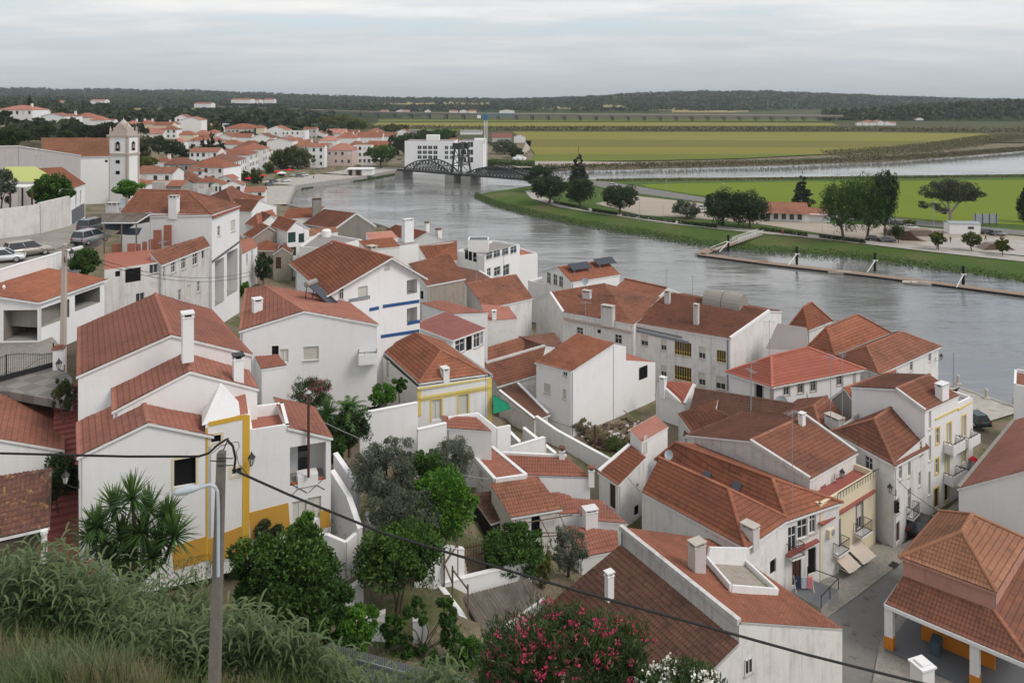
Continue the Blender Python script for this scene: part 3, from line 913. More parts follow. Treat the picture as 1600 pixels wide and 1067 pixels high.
# --- bottom house
house('r1', 'big white corner house with split orange and dark tile roofs above the street', 'r 1155 972 10.9;c 970 824 10.9;m U r 0;n L m c r 9.2;b Z n 7.35;e S c b r;q S c b r;x Z r 9.65;y Z c 9.65;u L x c r -8.6;w Z u 6.4;z L y c r -8.6 6.4', 'rbqc,xwzy', 2.6, 'worn', 'orange|old', over=.0, fascia='white', copem='dirty', cope='rc', wins=[(1169, 1040, .62, .9, 'win')], chims=[(1089, 893, .95, .7, 2.1, 'f'), (952, 936, .5, .4, 1.9, 'p')], wallm={'rc':'dirty', 'cr':'dirty'})
# --- orange roofed pair along the street
house('m1', 'white house with a long orange-brown hipped roof and stub chimney above the street', 'a 1003 769 8.5;b 1165 853 8.5;c 1230 809 8.5;d S a c b;m M b c .5;n M a d .5;r V 1138 764 m n;s V 1033 722 m n', 'absr,bcr,cdsr,das'.replace('absr', 'abrs'), 2.6, 'worn', 'orange', over=.18, wins=[(1208, 885, .9, 1.1, 'dark')], chims=[(1172, 838, 1.1, .8, 1.0, 'd')])
house('m2', 'white house with orange-brown roof and two skylights, balcony on its street front', 'a 1230 809 8.5;b 1311 783 8.5;m M a b .5;d T m1.d m1.c m1.d 3;c S b d a;n M d c .5;r 1207 748 10.1;s 1055 692 10.1', 'abr,bcsr,cds,dars', 2.5, 'worn', 'orange', over=.2, wins=[(1254, 826, 1.1, 1.5, 'win'), (1238, 842, .9, 2.0, 'win'), (1270, 816, .7, 1.7, 'win'), (1245, 892, 1.0, 2.1, 'door'), (1269, 876, .9, 2.1, 'dark')])
house('m3', 'cream house with sand awnings and two iron balconies on the street', 'a 1282 797 8.3;b 1368 745 8.3;c L b a b 6;d L a a b 6', 'abcd', 3.0, 'cream', 'maroon', flat=True, par=.5, wins=[(1307, 836, .95, 2.1, 'half', 'greypaint'), (1343, 807, .95, 2.1, 'half', 'greypaint'), (1300, 880, 1.3, 1.1, 'dark'), (1324, 872, 1.0, 1.9, 'dark'), (1340, 865, 1.2, 1.6, 'green')])
house('r4', 'white setback upper house with a brown tile roof above the cream front', 'a 1265 748 9.7;b 1338 707 9.7;d 1172 689 11.3;c 1258 650 11.3;e L d a b 7 9.4;f L c a b 7 9.4', 'abcd,dcfe', 5.2, 'worn', 'brown', over=.12, cope='ad bc', copem='dirty', wins=[(1286, 768, .9, 1.1, 'shut'), (1310, 758, .95, 2.0, 'wdoor')], chims=[(1253, 664, .55, .45, 1.2, 'p')], wallm={'da':'dirty', 'ed':'dirty'})
house('r6', 'white two-storey house with a brown hipped roof on the street bend', 'b 1397 723 10;a 1303 672 10;c 1446 681 10;d S a c b;m M a b .5;n M d c .5;r V 1366 655 m n;s V 1397 634 m n', 'abr,bcsr,cds,dars', 2.8, 'worn', 'brown', over=.25, wins=[(1407, 738, .75, 1.3, 'win'), (1421, 727, .7, 2.0, 'win'), (1439, 700, .6, 1.3, 'win'), (1403, 790, .7, 1.3, 'win'), (1421, 780, .8, 2.0, 'win'), (1437, 748, .6, 1.3, 'win'), (1403, 833, .8, 2.0, 'door'), (1420, 818, .8, 2.0, 'dark'), (1357, 724, .9, 1.2, 'win')])
house('r7', 'tall white house with yellow window frames and balconies near the quay', 'a 1445 642 12.3;b 1497 618 12.3;d 1399 608 13.6;c 1452 586 13.6;e L d a b 4.5 12.4;f L c a b 4.5 12.4', 'abcd,dcfe', 2.6, 'clean', 'brown', over=.08, cope='ad', copem='dirty', wins=[(1465, 681, .6, 1.5, 'win', 'lemon'), (1483, 678, .75, 2.1, 'wdoor', 'lemon'), (1464, 728, .6, 1.4, 'win', 'lemon'), (1480, 725, .75, 2.1, 'wdoor', 'lemon'), (1453, 655, .5, 1.8, 'shut'), (1453, 700, .5, 2.4, 'shut'), (1452, 755, .5, 2.2, 'shut'), (1463, 778, .8, 1.9, 'door', 'lemon'), (1479, 770, .8, 1.9, 'dark', 'lemon')], chims=[(1472, 622, 1.3, .7, 1.5, 'p')])
house('r7b', 'white balcony bay with a yellow cornice at the end of the tall house', 'a V 1497 636 r7.a r7.b;b V 1520 625 r7.a r7.b;c L b a b 5;d L a a b 5', 'abcd', 2.6, 'clean', 'flatgrey', flat=True, par=.35, wins=[(1506, 666, .8, 2.1, 'wdoor', 'lemon'), (1506, 706, .8, 2.1, 'wdoor', 'lemon')])
house('r8', 'house with a dark grimy gable wall and a red tile roof beside the hipped house', 'p 1300 622 9.4;q 1352 652 9.0;r V 1320 607 p q;s 1400 580 11.0;c 1413 592 9.0;d S p s r', 'pdsr,rscq', 4.5, 'dirty', 'orange', over=.1, wallm={'pq':'grey'})
house('r9', 'low white house with a bright new red hipped roof and stone window frames', 'b 1206 600 9;a 1140 579 9;c 1344 574 9;d S a c b;m M a b .5;n M d c .5;r V 1205 557 m n;s V 1262 543 m n', 'abr,bcsr,cds,dars', 2.8, 'clean', 'bright', over=.35, wins=[(1186, 609, .9, 1.9, 'dark', 'tan'), (1229, 608, .8, 1.4, 'win', 'tan'), (1251, 605, .8, 1.4, 'win', 'tan'), (1271, 602, .8, 1.4, 'win', 'tan'), (1312, 594, .8, 1.2, 'win', 'tan')])
house('r10', 'white apartment house with yellow shuttered windows and a curved parapet', 'a 990 504 12;b 1141 529 12;r 1202 486 13.9;s 1045 458 13.9;e L r a b 7 12.2;f L s a b 7 12.2', 'abrs,sref', 2.8, 'worn', 'brown', over=.12, cope='br', wins=[(1067, 545, 2.2, 1.75, 'yel'), (1067, 584, 2.2, 1.8, 'yel'), (1007, 532, 1.0, 1.35, 'half', None), (1037, 539, .75, 1.4, 'half'), (1097, 551, .85, 1.5, 'half'), (1127, 557, 1.15, 1.5, 'yel'), (1037, 580, .75, 1.5, 'half'), (1097, 592, .85, 1.6, 'half'), (1126, 598, 1.2, 1.6, 'half')], chims=[(1088, 506, .6, .6, 2.6, 'd'), (1043, 474, .7, .6, 1.8, 'd')])
house('r10b', 'white firewall block with a tall black-capped chimney beside the apartment house', 'a 1196 545 10.5;b 1261 548 10.5;c 1261 512 12.4;d 1215 505 13.2', 'abcd', 2.8, 'clean', 'flatgrey', flat=True)
house('r11', 'long white house with a patched brown roof, cornice and two tall chimneys', 'q 880 488 12;r 860 458 13.3;p 838 468 10.6;b 990 507 12;s 945 444 13.6;t 1040 467 13.4;u 1000 490 12.2', 'qbsr,rsp,butS'.split(',butS')[0]+',bts', 2.8, 'worn', 'brown', over=.05, cope='qr', wins=[(906, 518, .95, 1.1, 'win'), (966, 530, 1.0, 1.2, 'win'), (936, 518, .5, .5, 'dark')], chims=[(950, 500, 1.7, .8, 2.0, 'd'), (917, 464, 1.2, .7, 1.0, 'd')])
house('h11', 'big white cube house with a brown single-slope roof in the middle of the town', 'a 838 566 11.6;b 892 580 11.6;s 958 537 13;t 903 522 13', 'abst', 4.2, 'clean', 'orange', over=.15, wins=[(883, 584, .55, .55, 'win'), (882, 616, .5, 1.1, 'shut'), (855, 607, .9, 1.1, 'shut')])
house('h11b', 'white stepped wall block behind the cube house', 'a V 959 538 h11.b h11.s;b V 978 541 h11.b h11.s;c L b a b 5;d L a a b 5', 'abcd', 4.2, 'clean', 'flatgrey', flat=True)
house('h11c', 'white terrace wing with an open corner window beside the cube house', 'a V 978 563 h11.b h11.s;b V 1024 566 h11.b h11.s;c L b a b 5;d L a a b 5', 'abcd', 4.2, 'clean', 'redfloor', flat=True, par=.0, wins=[(1005, 582, 1.7, 1.5, 'loggia', None, 2)])
house('h12a', 'small brown roofed house peeking over the long ribbed roof', 'a 762 567 8.4;b 833 546 8.6;c 813 532 9.8;d 757 549 9.6', 'abcd', 5, 'white', 'brown')
house('h12b', 'low house with a long ribbed brown roof between white walls', 'a 778 601 8.3;b 839 583 8.3;c 851 541 10;d 759 568 10', 'abcd', 4.8, 'worn', 'brown', cope='cd', copem='dirty')
house('h12c', 'narrow lean-to with a ribbed red roof beside the green awning', 'a 835 655 6.6;b 856 647 6.6;c 809 600 8.0;d 780 611 8.0', 'abcd', 4.6, 'worn', 'old', cope='ad bc')
house('h12d', 'white gabled house with an orange door frame and a dark tiled side roof', 'a 828 567 8.6;b 884 545 8.6;c 866 520 9.2;r V 852 541 a b;d 810 540 8.8;s 812 527 9.8', 'adsr,rscb', 5.2, 'white', 'old', over=.05, wins=[(854, 571, .6, 1.2, 'wdoor', 'orange')])
house('h13a', 'white house with a long flat salmon roof behind the maroon veranda roof', 'a 708 491 15.6;b 762 489 15.6;c 690 470 16.2;d 656 474 16.2', 'abcd', 9.5, 'clean', 'salmon', over=.05, wallm={'ab':'clean'})
house('h13b', 'house with a flat maroon roof over a white glazed veranda', 'a 707 531 15.0;b 757 513 15.0;c 697 488 16.4;d 646 508 16.4', 'abcd', 9.8, 'white', 'maroon', over=.15, near=False, wins=[(719, 540, 1.6, 1.5, 'win'), (733, 535, 1.0, 1.8, 'dark'), (745, 531, 1.1, 1.7, 'win'), (753, 528, .5, 1.5, 'win')])
house('h13c', 'plain white cube with a small salmon roof left of the ribbed roofs', 'a 759 502 12.6;b 808 499 12.6;c 795 480 13;d 752 476 13', 'abcd', 7.5, 'worn', 'salmon', over=.03, chims=[(772, 500, .55, .45, 1.3, 'p')])
house('h14', 'white waterside block with ribbon windows and a crowded roof terrace', 'b 757 404 13;a 713 396 13;c 812 386 13;d S a c b', 'abcd', 2.6, 'clean', 'flatgrey', flat=True, par=.5, wins=[(764, 399, 2.0, 1.3, 'win'), (776, 396, 2.2, 1.3, 'win'), (789, 393, 2.2, 1.3, 'win'), (802, 390, 2.2, 1.3, 'win'), (729, 398, .8, 1.6, 'dark'), (735, 400, .8, 1.6, 'dark'), (742, 402, .8, 1.6, 'dark'), (764, 426, 1.2, 1.6, 'win'), (777, 424, 2.2, 1.6, 'win'), (791, 422, 2.2, 2.0, 'win')])
house('h14b', 'blank white block joined to the waterside terrace building', 'a 798 404 11;b 840 398 11;c L b a b 9;d L a a b 9', 'abcd', 2.6, 'clean', 'redfloor', flat=True, par=.3)
house('h14c', 'white rooftop cabin with a dark flat lid on the waterside block', 'a 731 377 15.0;b 763 377 15.0;c L b a b 4;d L a a b 4', 'abcd', 13, 'white', 'greypaint', flat=True, par=.15, deep=.0)
house('h15', 'white gabled house with a glazed gable end and solar panels, by the water', 'a 848 425 11.6;b 893 441 11.6;c 968 429 11.6;r V 872 418 a b;d S a c b;s S r c b', 'adsr,rscb', 2.8, 'clean', 'orange', over=.1, near=True, wins=[(858, 434, 1.1, 1.8, 'win'), (868, 437, 1.1, 1.8, 'win'), (877, 440, 1.1, 1.8, 'win')])
house('h15b', 'low white terrace wall building below the glazed gable', 'a 825 441 9.5;b 893 455 9.5;c L b a b 4;d L a a b 4', 'abcd', 2.8, 'white', 'concrete', flat=True, par=.3)
house('h16', 'brown roofed house behind the long patched roof, facing the river', 'c 977 436 12.6;d 1042 450 12.6;a L d c d -6 10.4;b L c c d -6 10.4;e L c c d 5 10.6;f L d c d 5 10.6', 'badc,cdfe', 2.8, 'white', 'orange', over=.1)
house('r8b', 'small brown hipped roof house by the water, right of the tall chimney', 'b 1262 511 9;a 1236 505 9;c 1298 499 9;d S a c b;m M a b .5;n M d c .5;r V 1256 480 m n;s V 1268 473 m n', 'abr,bcsr,cds,dars', 2.8, 'white', 'orange')
house('r12', 'white riverside house with a large faded red hipped roof', 'b 1303 550 8.6;a 1262 541 8.6;c 1389 518 8.6;d S a c b;m M a b .5;n M d c .5;r V 1291 512 m n;s V 1340 492 m n', 'abr,bcsr,cds,dars', 2.8, 'worn', 'orange', over=.2)
house('r13', 'white riverside house with a weathered brown hipped roof at the quay corner', 'b 1373 581 8.6;a 1304 557 8.6;c 1466 540 8.6;d S a c b;m M a b .5;n M d c .5;r V 1354 541 m n;s V 1409 519 m n', 'abr,bcsr,cds,dars', 2.6, 'worn', 'brown', over=.3, wins=[(1424, 571, .8, 1.4, 'win'), (1453, 556, .8, 1.4, 'win')])
house('r14', 'low house with a red hipped roof and a wide white chimney between brown roofs', 'a 1205 654 8.2;c 1331 664 8.4;b Y 1290 712 74;z Z b 8.2;d S a c z;m M a z .5;n M d c .5;r V 1272 634 m n;s V 1291 621 m n', 'azr,zcsr,cds,dars', 4, 'worn', 'brown', over=.1, chims=[(1304, 672, 1.7, .9, 1.5, 'd')])
house('r15', 'long low house with a dark mossy brown roof in front of the apartment house', 'd 1087 608 9;c 1243 632 9;a L d d c -6.5 6.4;b L c d c -6.5 6.4;e L d d c 3.5 7.4;f L c d c 3.5 7.4', 'abcd,dcfe', 3.5, 'white', 'old', over=.1)
house('r16a', 'house with a reddish slope and a mouldy white gable, by the overgrown ruin', 'a 1084 680 6.8;b 1050 655 7.0;c 1121 626 8.9;d 1117 640 8.7;r V 1060 647 a b', 'adcr,rcb'.replace(',rcb', ''), 3.8, 'dirty', 'brown', over=.06)
house('r16b', 'red-brown slope roof with a crumbling chimney, beside the mouldy gable', 'd 1118 640 8.8;e 1163 662 8.8;f 1131 708 6.6;a 1083 684 6.6', 'dafe', 3.8, 'dirty', 'brown', over=.06, chims=[(1134, 697, .9, .8, 1.7, 'd')])
house('r16c', 'ribbed dark red roof between the crumbling chimney and the pink firewall', 'e 1164 662 8.7;g 1203 674 8.7;h 1172 716 6.8;f 1133 708 6.8', 'efhg', 3.8, 'dirty', 'old', over=.05)
house('r19', 'small white house with a bright red roof and white chimney beside the cube house', 'a 1025 617 6.6;b 1070 631 6.6;c 1085 601 8.2;d 1027 597 8.2', 'abcd', 3.8, 'clean', 'bright', over=.12, cope='bc', chims=[(1036, 611, .7, .6, 1.7, 'p')])
house('r17', 'small white stair cabin with a salmon lid above the tile roof', 'a 985 671 10.2;b 1003 690 10.2;c 1043 667 10.2;d S a c b', 'abcd', 5, 'clean', 'salmon', over=.08, near=False, wins=[(1008, 693, .5, 1.5, 'shut')])
house('r18', 'narrow white house with an orange single-slope roof and brown door', 'a 936 737 8;b 966 757 8;c 1007 715 9.2;d 984 696 9.2', 'abcd', 4.0, 'worn', 'orange', over=.12, cope='ad', wins=[(957, 775, .8, 2.1, 'door'), (995, 797, .7, .9, 'dark'), (996, 758, .3, .3, 'dark')])
# --- cottages in the middle
house('x1', 'white cottage with a plain salmon roof edged in white, beside the olive tree', 'a 774 751 9.2;b 822 744 9.2;c 769 700 9.5;d 722 693 9.5', 'abcd', 5.6, 'worn', 'red', over=.0, cope='ab bc da', wins=[(752, 745, .8, 1.1, 'shut')])
house('x2', 'white cottage with a broad salmon roof and two small chimneys', 'a 822 743 8.6;b 922 746 8.6;c 885 714 9.4;d 785 709 9.4', 'abcd', 5.0, 'clean', 'red', over=.0, cope='cd', chims=[(878, 716, .5, .5, 1.0, 't'), (924, 745, .5, .5, .9, 't')])
house('x3', 'white cottage with a ribbed terracotta roof behind the pergola', 'a 800 807 7.8;b 874 794 7.8;c 838 746 9.0;d 768 758 9.0', 'abcd', 4.4, 'worn', 'brown', over=.15, wins=[(837, 822, .75, 1.7, 'dark')])
house('x3b', 'lean-to shed with ribbed red roof sheets at the cottage side', 'a 768 816 6.6;b 801 806 6.8;c 776 770 8.0;d 738 774 7.6', 'abcd', 4.6, 'wood' if False else 'dark', 'old', over=.1)
house('x4a', 'low salmon tiled roof behind the ribbed cottage roof', 'a 873 804 6.4;b 909 802 6.4;c 890 775 7.2;d 855 765 7.2', 'abcd', 4.2, 'clean', 'red', over=.03)
house('x4b', 'low house with smooth salmon roof under the long white wall', 'a 912 813 6.2;b 980 818 6.2;c 940 783 7;d 893 779 7', 'abcd', 4, 'clean', 'salmon', over=.03)
house('x4c', 'lowest salmon roof with a flat-topped white chimney, above the dark tiled roof', 'a 905 872 5.0;b 966 860 5.0;c 964 830 5.8;d 880 822 5.8', 'abcd', 3.4, 'clean', 'red', over=.03, chims=[(922, 822, 1.1, .8, 1.6, 'p')])
# --- right hand side
house('r20', 'square market canopy building with a salmon band between two tile roofs', 'w 1411 868 8.3;s 1553 920 8.3;n 1470 799 8.3;e S s n w;m M w s .5;q M n e .5;r V 1503 831 m q;t V 1519 804 m q', 'wsr,setr,ent,nwrt', 6.4, 'salmon', 'rust', over=.22, deep=.1, fascia='salmon')
house('r21', 'white building with a large plain salmon roof beside the street', 'a 1498 763 8.3;d 1584 658 8.3;b L a a d -5 11.6;c L d a d -5 11.6;e L a a d -10 8.3;f L d a d -10 8.3', 'adcb,bcfe', 2.6, 'clean', 'salmon', over=.1, cope='ad', copem='grey')
# --- left foreground sheds
house('l1', 'white house with ribbed salmon roof and rounded ridge at the left edge', 'b 98 702 17.2;c 101 626 17.2;p L b b c 9;q L c b c 9;m M p b .5;r U m 1.9;n M q c .5;s U n 1.9', 'bcsr,rsqp', 13.6, 'clean', 'red', over=.12)
house('l2', 'open shed with an old lichen-covered tile roof on a round white column', 'a -70 856 16.6;b 76 823 16.6;c 80 733 18.5;d -70 756 18.5', 'abcd', 16.3, 'dark', 'lichen', over=.05, deep=.0, fascia='white')
# --- left hillside
house('h21', 'tall white house with a broad hipped roof, open ground-floor bays and a tiled parapet', 'b 331 335 26.8;a 187 333 26.8;c 374 321 26.8;d S a c b;m M b c .5;n M a d .5;r V 294 299 m n;s V 218 297 m n', 'abrs,bcr,cdsr,das', 13.6, 'clean', 'brown', over=.12, wins=[(342, 361, .8, 1.3, 'win'), (364, 353, 1.4, 1.5, 'shut'), (258, 362, .12, .8, 'dark'), (261, 362, .12, .8, 'dark'), (264, 362, .12, .8, 'dark'), (343, 440, 2.6, 5.8, 'loggia', None, 3), (363, 425, 3.2, 5.8, 'loggia', None, 3)], chims=[(272, 332, 1.1, .8, 2.2, 'b'), (177, 336, 1.5, .8, 1.6, 'd')])
house('h22', 'long white house with peeling walls and a patched red lean-to roof', 'a 252 413 23.2;b 326 384 23.2;c 318 371 24.2;d 236 396 24.2', 'abcd', 15.5, 'peel', 'brown', over=.15, wins=[(271, 417, .9, 1.3, 'win'), (287, 411, 1.0, 1.4, 'win'), (305, 404, 1.2, 1.5, 'win'), (317, 396, .5, 1.2, 'dark'), (256, 425, .5, 1.4, 'win'), (281, 461, .7, 1.3, 'win'), (295, 456, .8, 1.6, 'wdoor'), (310, 448, .7, 1.3, 'win')])
house('h22b', 'ruined white house with broken brick walls on its roof terrace', 'a 163 422 23.4;b 252 409 23.4;c 240 390 23.6;d 165 396 23.6', 'abcd', 15.5, 'peel', 'redfloor', flat=True, wins=[(208, 430, 1.6, 1.5, 'dark'), (184, 428, .5, .6, 'dark'), (219, 465, .9, 1.0, 'win'), (240, 420, .9, 1.0, 'win')])
# ------------------------------------------------------------------ houses between the near roofs and the bay
VERB=False
house('k1', 'long house with a weathered brown roof and bare grey gable close to the bay', 'p 525 357 10.4;q 587 354 10.4;r V 557 334 p q;d 474 350 10.4;c S q d p;s S r d p', 'pdsr,rscq', 3.6, 'grey', 'brown', over=.1, near=True, cope='pr rq', copem='white')
house('k2', 'low house with a long salmon roof left of the grey-gabled house, at the waterfront', 'a 441 343 9.6;b 486 340 9.6;c 508 323 11.2;d 450 327 11.2', 'abcd', 3.6, 'worn', 'orange', over=.1, near=True, chims=[(495, 343, 2.2, 1.5, 5.5, 'g')])
house('k3', 'house with a flat bright orange tile strip roof above the lilac terrace roof', 'a 467 372 12;b 528 363 12;c 524 355 12.7;d 468 358 12.7', 'abcd', 5, 'white', 'rust', over=.05, near=True)
house('k4', 'white block with a lilac-grey flat terrace roof and a water drum', 'a 468 388 13.4;b 507 391 13.4;c 566 377 13.4;d 499 366 13.4', 'abcd', 5.5, 'clean', 'flatgrey', flat=True, par=.35)
house('k5', 'white house with an orange tiled single slope behind the blue-banded house', 'a 573 390 13;b 624 385 13;c 613 372 14.2;d 561 377 14.2', 'abcd', 6, 'white', 'orange', over=.1, near=True)
house('k5b', 'house with a pale pink roof and a white-framed skylight strip', 'a 578 377 12.2;b 622 372 12.2;c 612 361 13.2;d 572 364 13.2', 'abcd', 5, 'white', 'salmon', over=.05)
house('k6', 'white stepped wall block with a tall broad white chimney shaft', 'a 622 385 12.6;b 654 380 12.6;c L b a b 4;d L a a b 4', 'abcd', 6.5, 'clean', 'flatgrey', flat=True, chims=[(637, 378, 2.1, 1.2, 4.6, 'p')])
house('k7', 'white gabled waterfront house with a red-brown roof and two capped chimneys', 'p 642 377 10;q 702 379 10;r V 667 363 p q;s 617 352 11.8;d 598 363 10;c S q s r', 'pdsr,rscq', 3.4, 'clean', 'orange', over=.1, near=True, chims=[(667, 364, .9, .8, 2.4, 't'), (685, 373, 1.3, 1.0, 2.2, 't')])
house('k8', 'house with a broad red-brown slope and small white dormer, left of the terrace block', 'a 668 407 12.6;b 714 406 12.6;c 713 377 15.2;d 654 385 15.2', 'abcd', 6, 'worn', 'orange', over=.1, near=True)
house('h9', 'old house with a brown roof over a stained bare stone wall', 'a 668 446 16.4;b 726 435 16.4;d 640 413 18.6;c 701 398 18.6;e 655 437 16.9', 'abcd', 8.5, 'stone', 'brown', over=.12, near=True, wallm={'da':'white'}, wins=[(659, 461, .7, 1.1, 'dark')])
house('k9', 'small house with a dark brown roof and white verge below the terrace block', 'a 729 447 11.6;b 772 438 11.6;c 748 424 12.8;d 714 417 12.8', 'abcd', 5, 'worn', 'old', over=.05, near=True, cope='bc')
house('h10', 'broad house with a large plain brown roof slope in mid town', 'a 758 482 12.4;b 831 466 12.4;c 806 430 15;d 729 443 15', 'abcd', 6, 'worn', 'brown', over=.12, near=True)
house('n1', 'hipped orange-red roof house on the left above the alley', 'b 405 357 14.8;a 385 349 14.8;c 432 338 14.8;d S a c b;m M a b .5;n M d c .5;r V 401 335 m n;s V 424 329 m n', 'abr,bcsr,cds,dars', 7.5, 'worn', 'orange', near=True)
house('n2', 'white gabled house with a striped red roof left of the green shutters', 'p 398 357 14.2;q 447 352 14.2;r V 424 337 p q;e L p p q 6;f L q p q 6;s S r e p', 'pesr,rsfq', 7, 'clean', 'brown', near=True, over=.15)
house('n3', 'bare stone gabled house with red tile verges above the alley', 'p 393 372 13.6;q 441 367 13.6;r V 419 354 p q;e L p p q 5;f L q p q 5;s S r e p', 'pesr,rsfq', 6.5, 'stone', 'orange', near=True, over=.25)
house('n4', 'low stone house with a bright red roof over a mossy alley wall', 'a 399 391 11.6;b 432 392 11.6;c 436 383 12.6;d 417 376 12.8;e 404 381 12.4', 'abcde', 6.8, 'stone', 'orange', near=True, over=.1)
house('n5', 'tiny stone cottage with a brown door at the head of the alley', 'p 427 397 11.4;q 455 396 11.4;r V 441 387 p q;e L p p q 4;f L q p q 4;s S r e p', 'pesr,rsfq', 6.9, 'stone', 'brown', near=True, over=.1, wins=[(435, 411, 1.0, 2.2, 'door')])
house('n6', 'white gabled house with dark green balcony shutters above the alley', 'p 449 361 15.2;q 483 357 15.2;r V 462 346 p q;e L p p q 8;f L q p q 8;s S r e p;', 'pesr,rsfq', 6.5, 'clean', 'orange', near=True, over=.2, wins=[(456, 371, 1.6, 2.0, 'green'), (457, 393, 1.5, 1.7, 'green'), (471, 372, 1.2, 1.8, 'green')])
house('n7', 'white stepped house with slanted stair wall right of the tall hipped house', 'a 378 398 13.6;b 402 386 13.6;c 393 372 14.4;d 376 376 14.4', 'abcd', 7.5, 'clean', 'red', over=.05, near=True, wins=[(386, 404, .7, 1.8, 'win'), (394, 399, .7, 1.8, 'win')])
house('n8', 'white gabled house with a red roof beside the waterfront car park', 'p 392 331 11.5;q 432 322 11.5;r V 405 313 p q;e L p p q 8;f L q p q 8;s S r e p', 'pesr,rsfq', 4, 'clean', 'brown', near=True, over=.15)
house('n9', 'broad low red roof house behind the tall hipped house', 'a 352 313 12.5;b 398 318 12.5;c 414 308 14;d 368 300 14', 'abcd', 6, 'worn', 'orange', near=True, over=.1)
house('n10', 'small red hipped roof between the tall hipped house and the car park', 'a 330 306 13.5;b 362 318 13.5;c 385 305 13.5;d S a c b;m M a b .5;n M d c .5;r M m n .3;s U r 2.2;t M m n .7;u U t 2.2', 'abs,bcus,cdu,dasu', 6, 'worn', 'brown', near=True)
# pale slanted building, church, and the street beside them
house('pale', 'big pale rendered building with one long slanted rust-coloured roof, next to the church', 'a 28 228 33.5;b 126 243 28.6;c L b a b 9;d L a a b 9;e 28 216 34.6;g 145 238 28.6', 'abgd'.replace('g', 'c'), 18, 'pale', 'rust', over=.1, near=True, wins=[(56, 237, 1.1, 1.4, 'shut')])
house('nave', 'long church nave with a rust-brown tile roof and white wall', 'a 70 246 27.6;b 170 244 27.6;c 168 217 31.5;d 66 217 31.5;e L d c d -12;f L c c d -12', 'abcd', 18, 'clean', 'rust', over=.2, near=True, wins=[(166, 252, .6, .6, 'dark')])
R=root('church', AT(186, 300, 200), 'white church bell tower with stone corners and an ornate pediment', 'church')
cb=AT(201, 300, 200);
tx=unit(V3(1.0, -0.16, 0));ty=perp(tx)
c0=(cb-tx*2.9+ty*2.0)*V3(1, 1, 0)
mb=MB();st=MB()
mb.box(V3(c0[0], c0[1], 12), 5.6, 4.6, 19.2, WALLS['clean'], tx)
mb.build('wall', R)
for sx in(-1, 1):
 for sy in(-1, 1):
  q=c0+tx*sx*2.62+ty*sy*2.12
  st.box(V3(q[0], q[1], 12), .62, .62, 19.25, WALLS['tan'], tx)
for z, e in((26.2, .5), (31.0, .6)):
 st.box(V3(c0[0], c0[1], z), 5.6+e, 4.6+e, .5, WALLS['tan'], tx)
st.build('quoin', R)
pd=MB()
pd.box(V3(c0[0], c0[1], 31.5), 5.2, 4.2, .9, WALLS['tan'], tx)
for sx, hh, ww in((0, 3.2, 2.2), (-1.5, 1.9, 1.3), (1.5, 1.9, 1.3)):
 q=c0+tx*sx
 pd.box(V3(q[0], q[1], 32.3), ww, 2.4, hh*.55, WALLS['tan'], tx)
 pd.lathe([(ww*.55, 32.3+hh*.55), (ww*.5, 32.3+hh*.7), (.12, 32.3+hh), (.05, 32.3+hh+.5)], WALLS['tan'], (q[0], q[1], 0), 8)
for sx in(-1, 1):
 for sy in(-1, 1):
  q=c0+tx*sx*2.4+ty*sy*1.9
  pd.lathe([(.3, 31.5), (.22, 32.4), (.3, 32.7), (.05, 33.6)], WALLS['tan'], (q[0], q[1], 0), 8)
pd.build('pediment', R)
for dd, off, L in((-ty, 0, 2.3), (tx, 0, 2.8)):
 q=c0+dd*(L+.02)
 s=perp(dd)
 bm_=MB()
 for k in range(2):
  pass
 pts=[q+s*a+V3(0, 0, z)for a, z in((-.55, 27.3), (.55, 27.3), (.55, 29.2), (.4, 29.6), (0, 29.8), (-.4, 29.6), (-.55, 29.2))]
 bm_.face([p+dd*.01 for p in pts], M['void'])
 o=bm_.build('belfry_window', R)
 fr=MB()
 for a in(-.68, .68):
  fr.beam(q+s*a+V3(0, 0, 27.2), q+s*a+V3(0, 0, 29.4), .2, .12, WALLS['tan'], up=dd)
 fr.build('frame', o)
 be=MB();be.lathe([(.42, 28.0), (.3, 28.3), (.24, 28.8), (.1, 29.0)], M['tankgrey'], tuple(q+dd*.03-V3(0, 0, q[2])), 8)
 be.build('bell', o)
for z in(24.0, 21.2):
 w_=MB();q=c0-ty*2.33
 w_.face([q+tx*a+V3(0, 0, zz_)for a, zz_ in((-.6, z), (.6, z), (.6, z+.9), (-.6, z+.9))], M['void'])
 w_.build('window', R)
house('tent_house', 'white house with a grey plinth and a thin red roof verge by the upper road', 'a 110 296 27.6;b 133 288 27.6;c 96 262 29.5;d 60 264 29.5', 'abcd', 23.6, 'clean', 'orange', over=.1, near=True, wins=[(119, 311, .8, 2.2, 'win'), (126, 308, .8, 2.2, 'win')], plinth=None)
trim('tent_house', (112, 340), (132, 328), 2.2, 'greypaint', name='plinth')if ray_hit(112, 335, HOUSE['tent_house']['walls'])else None
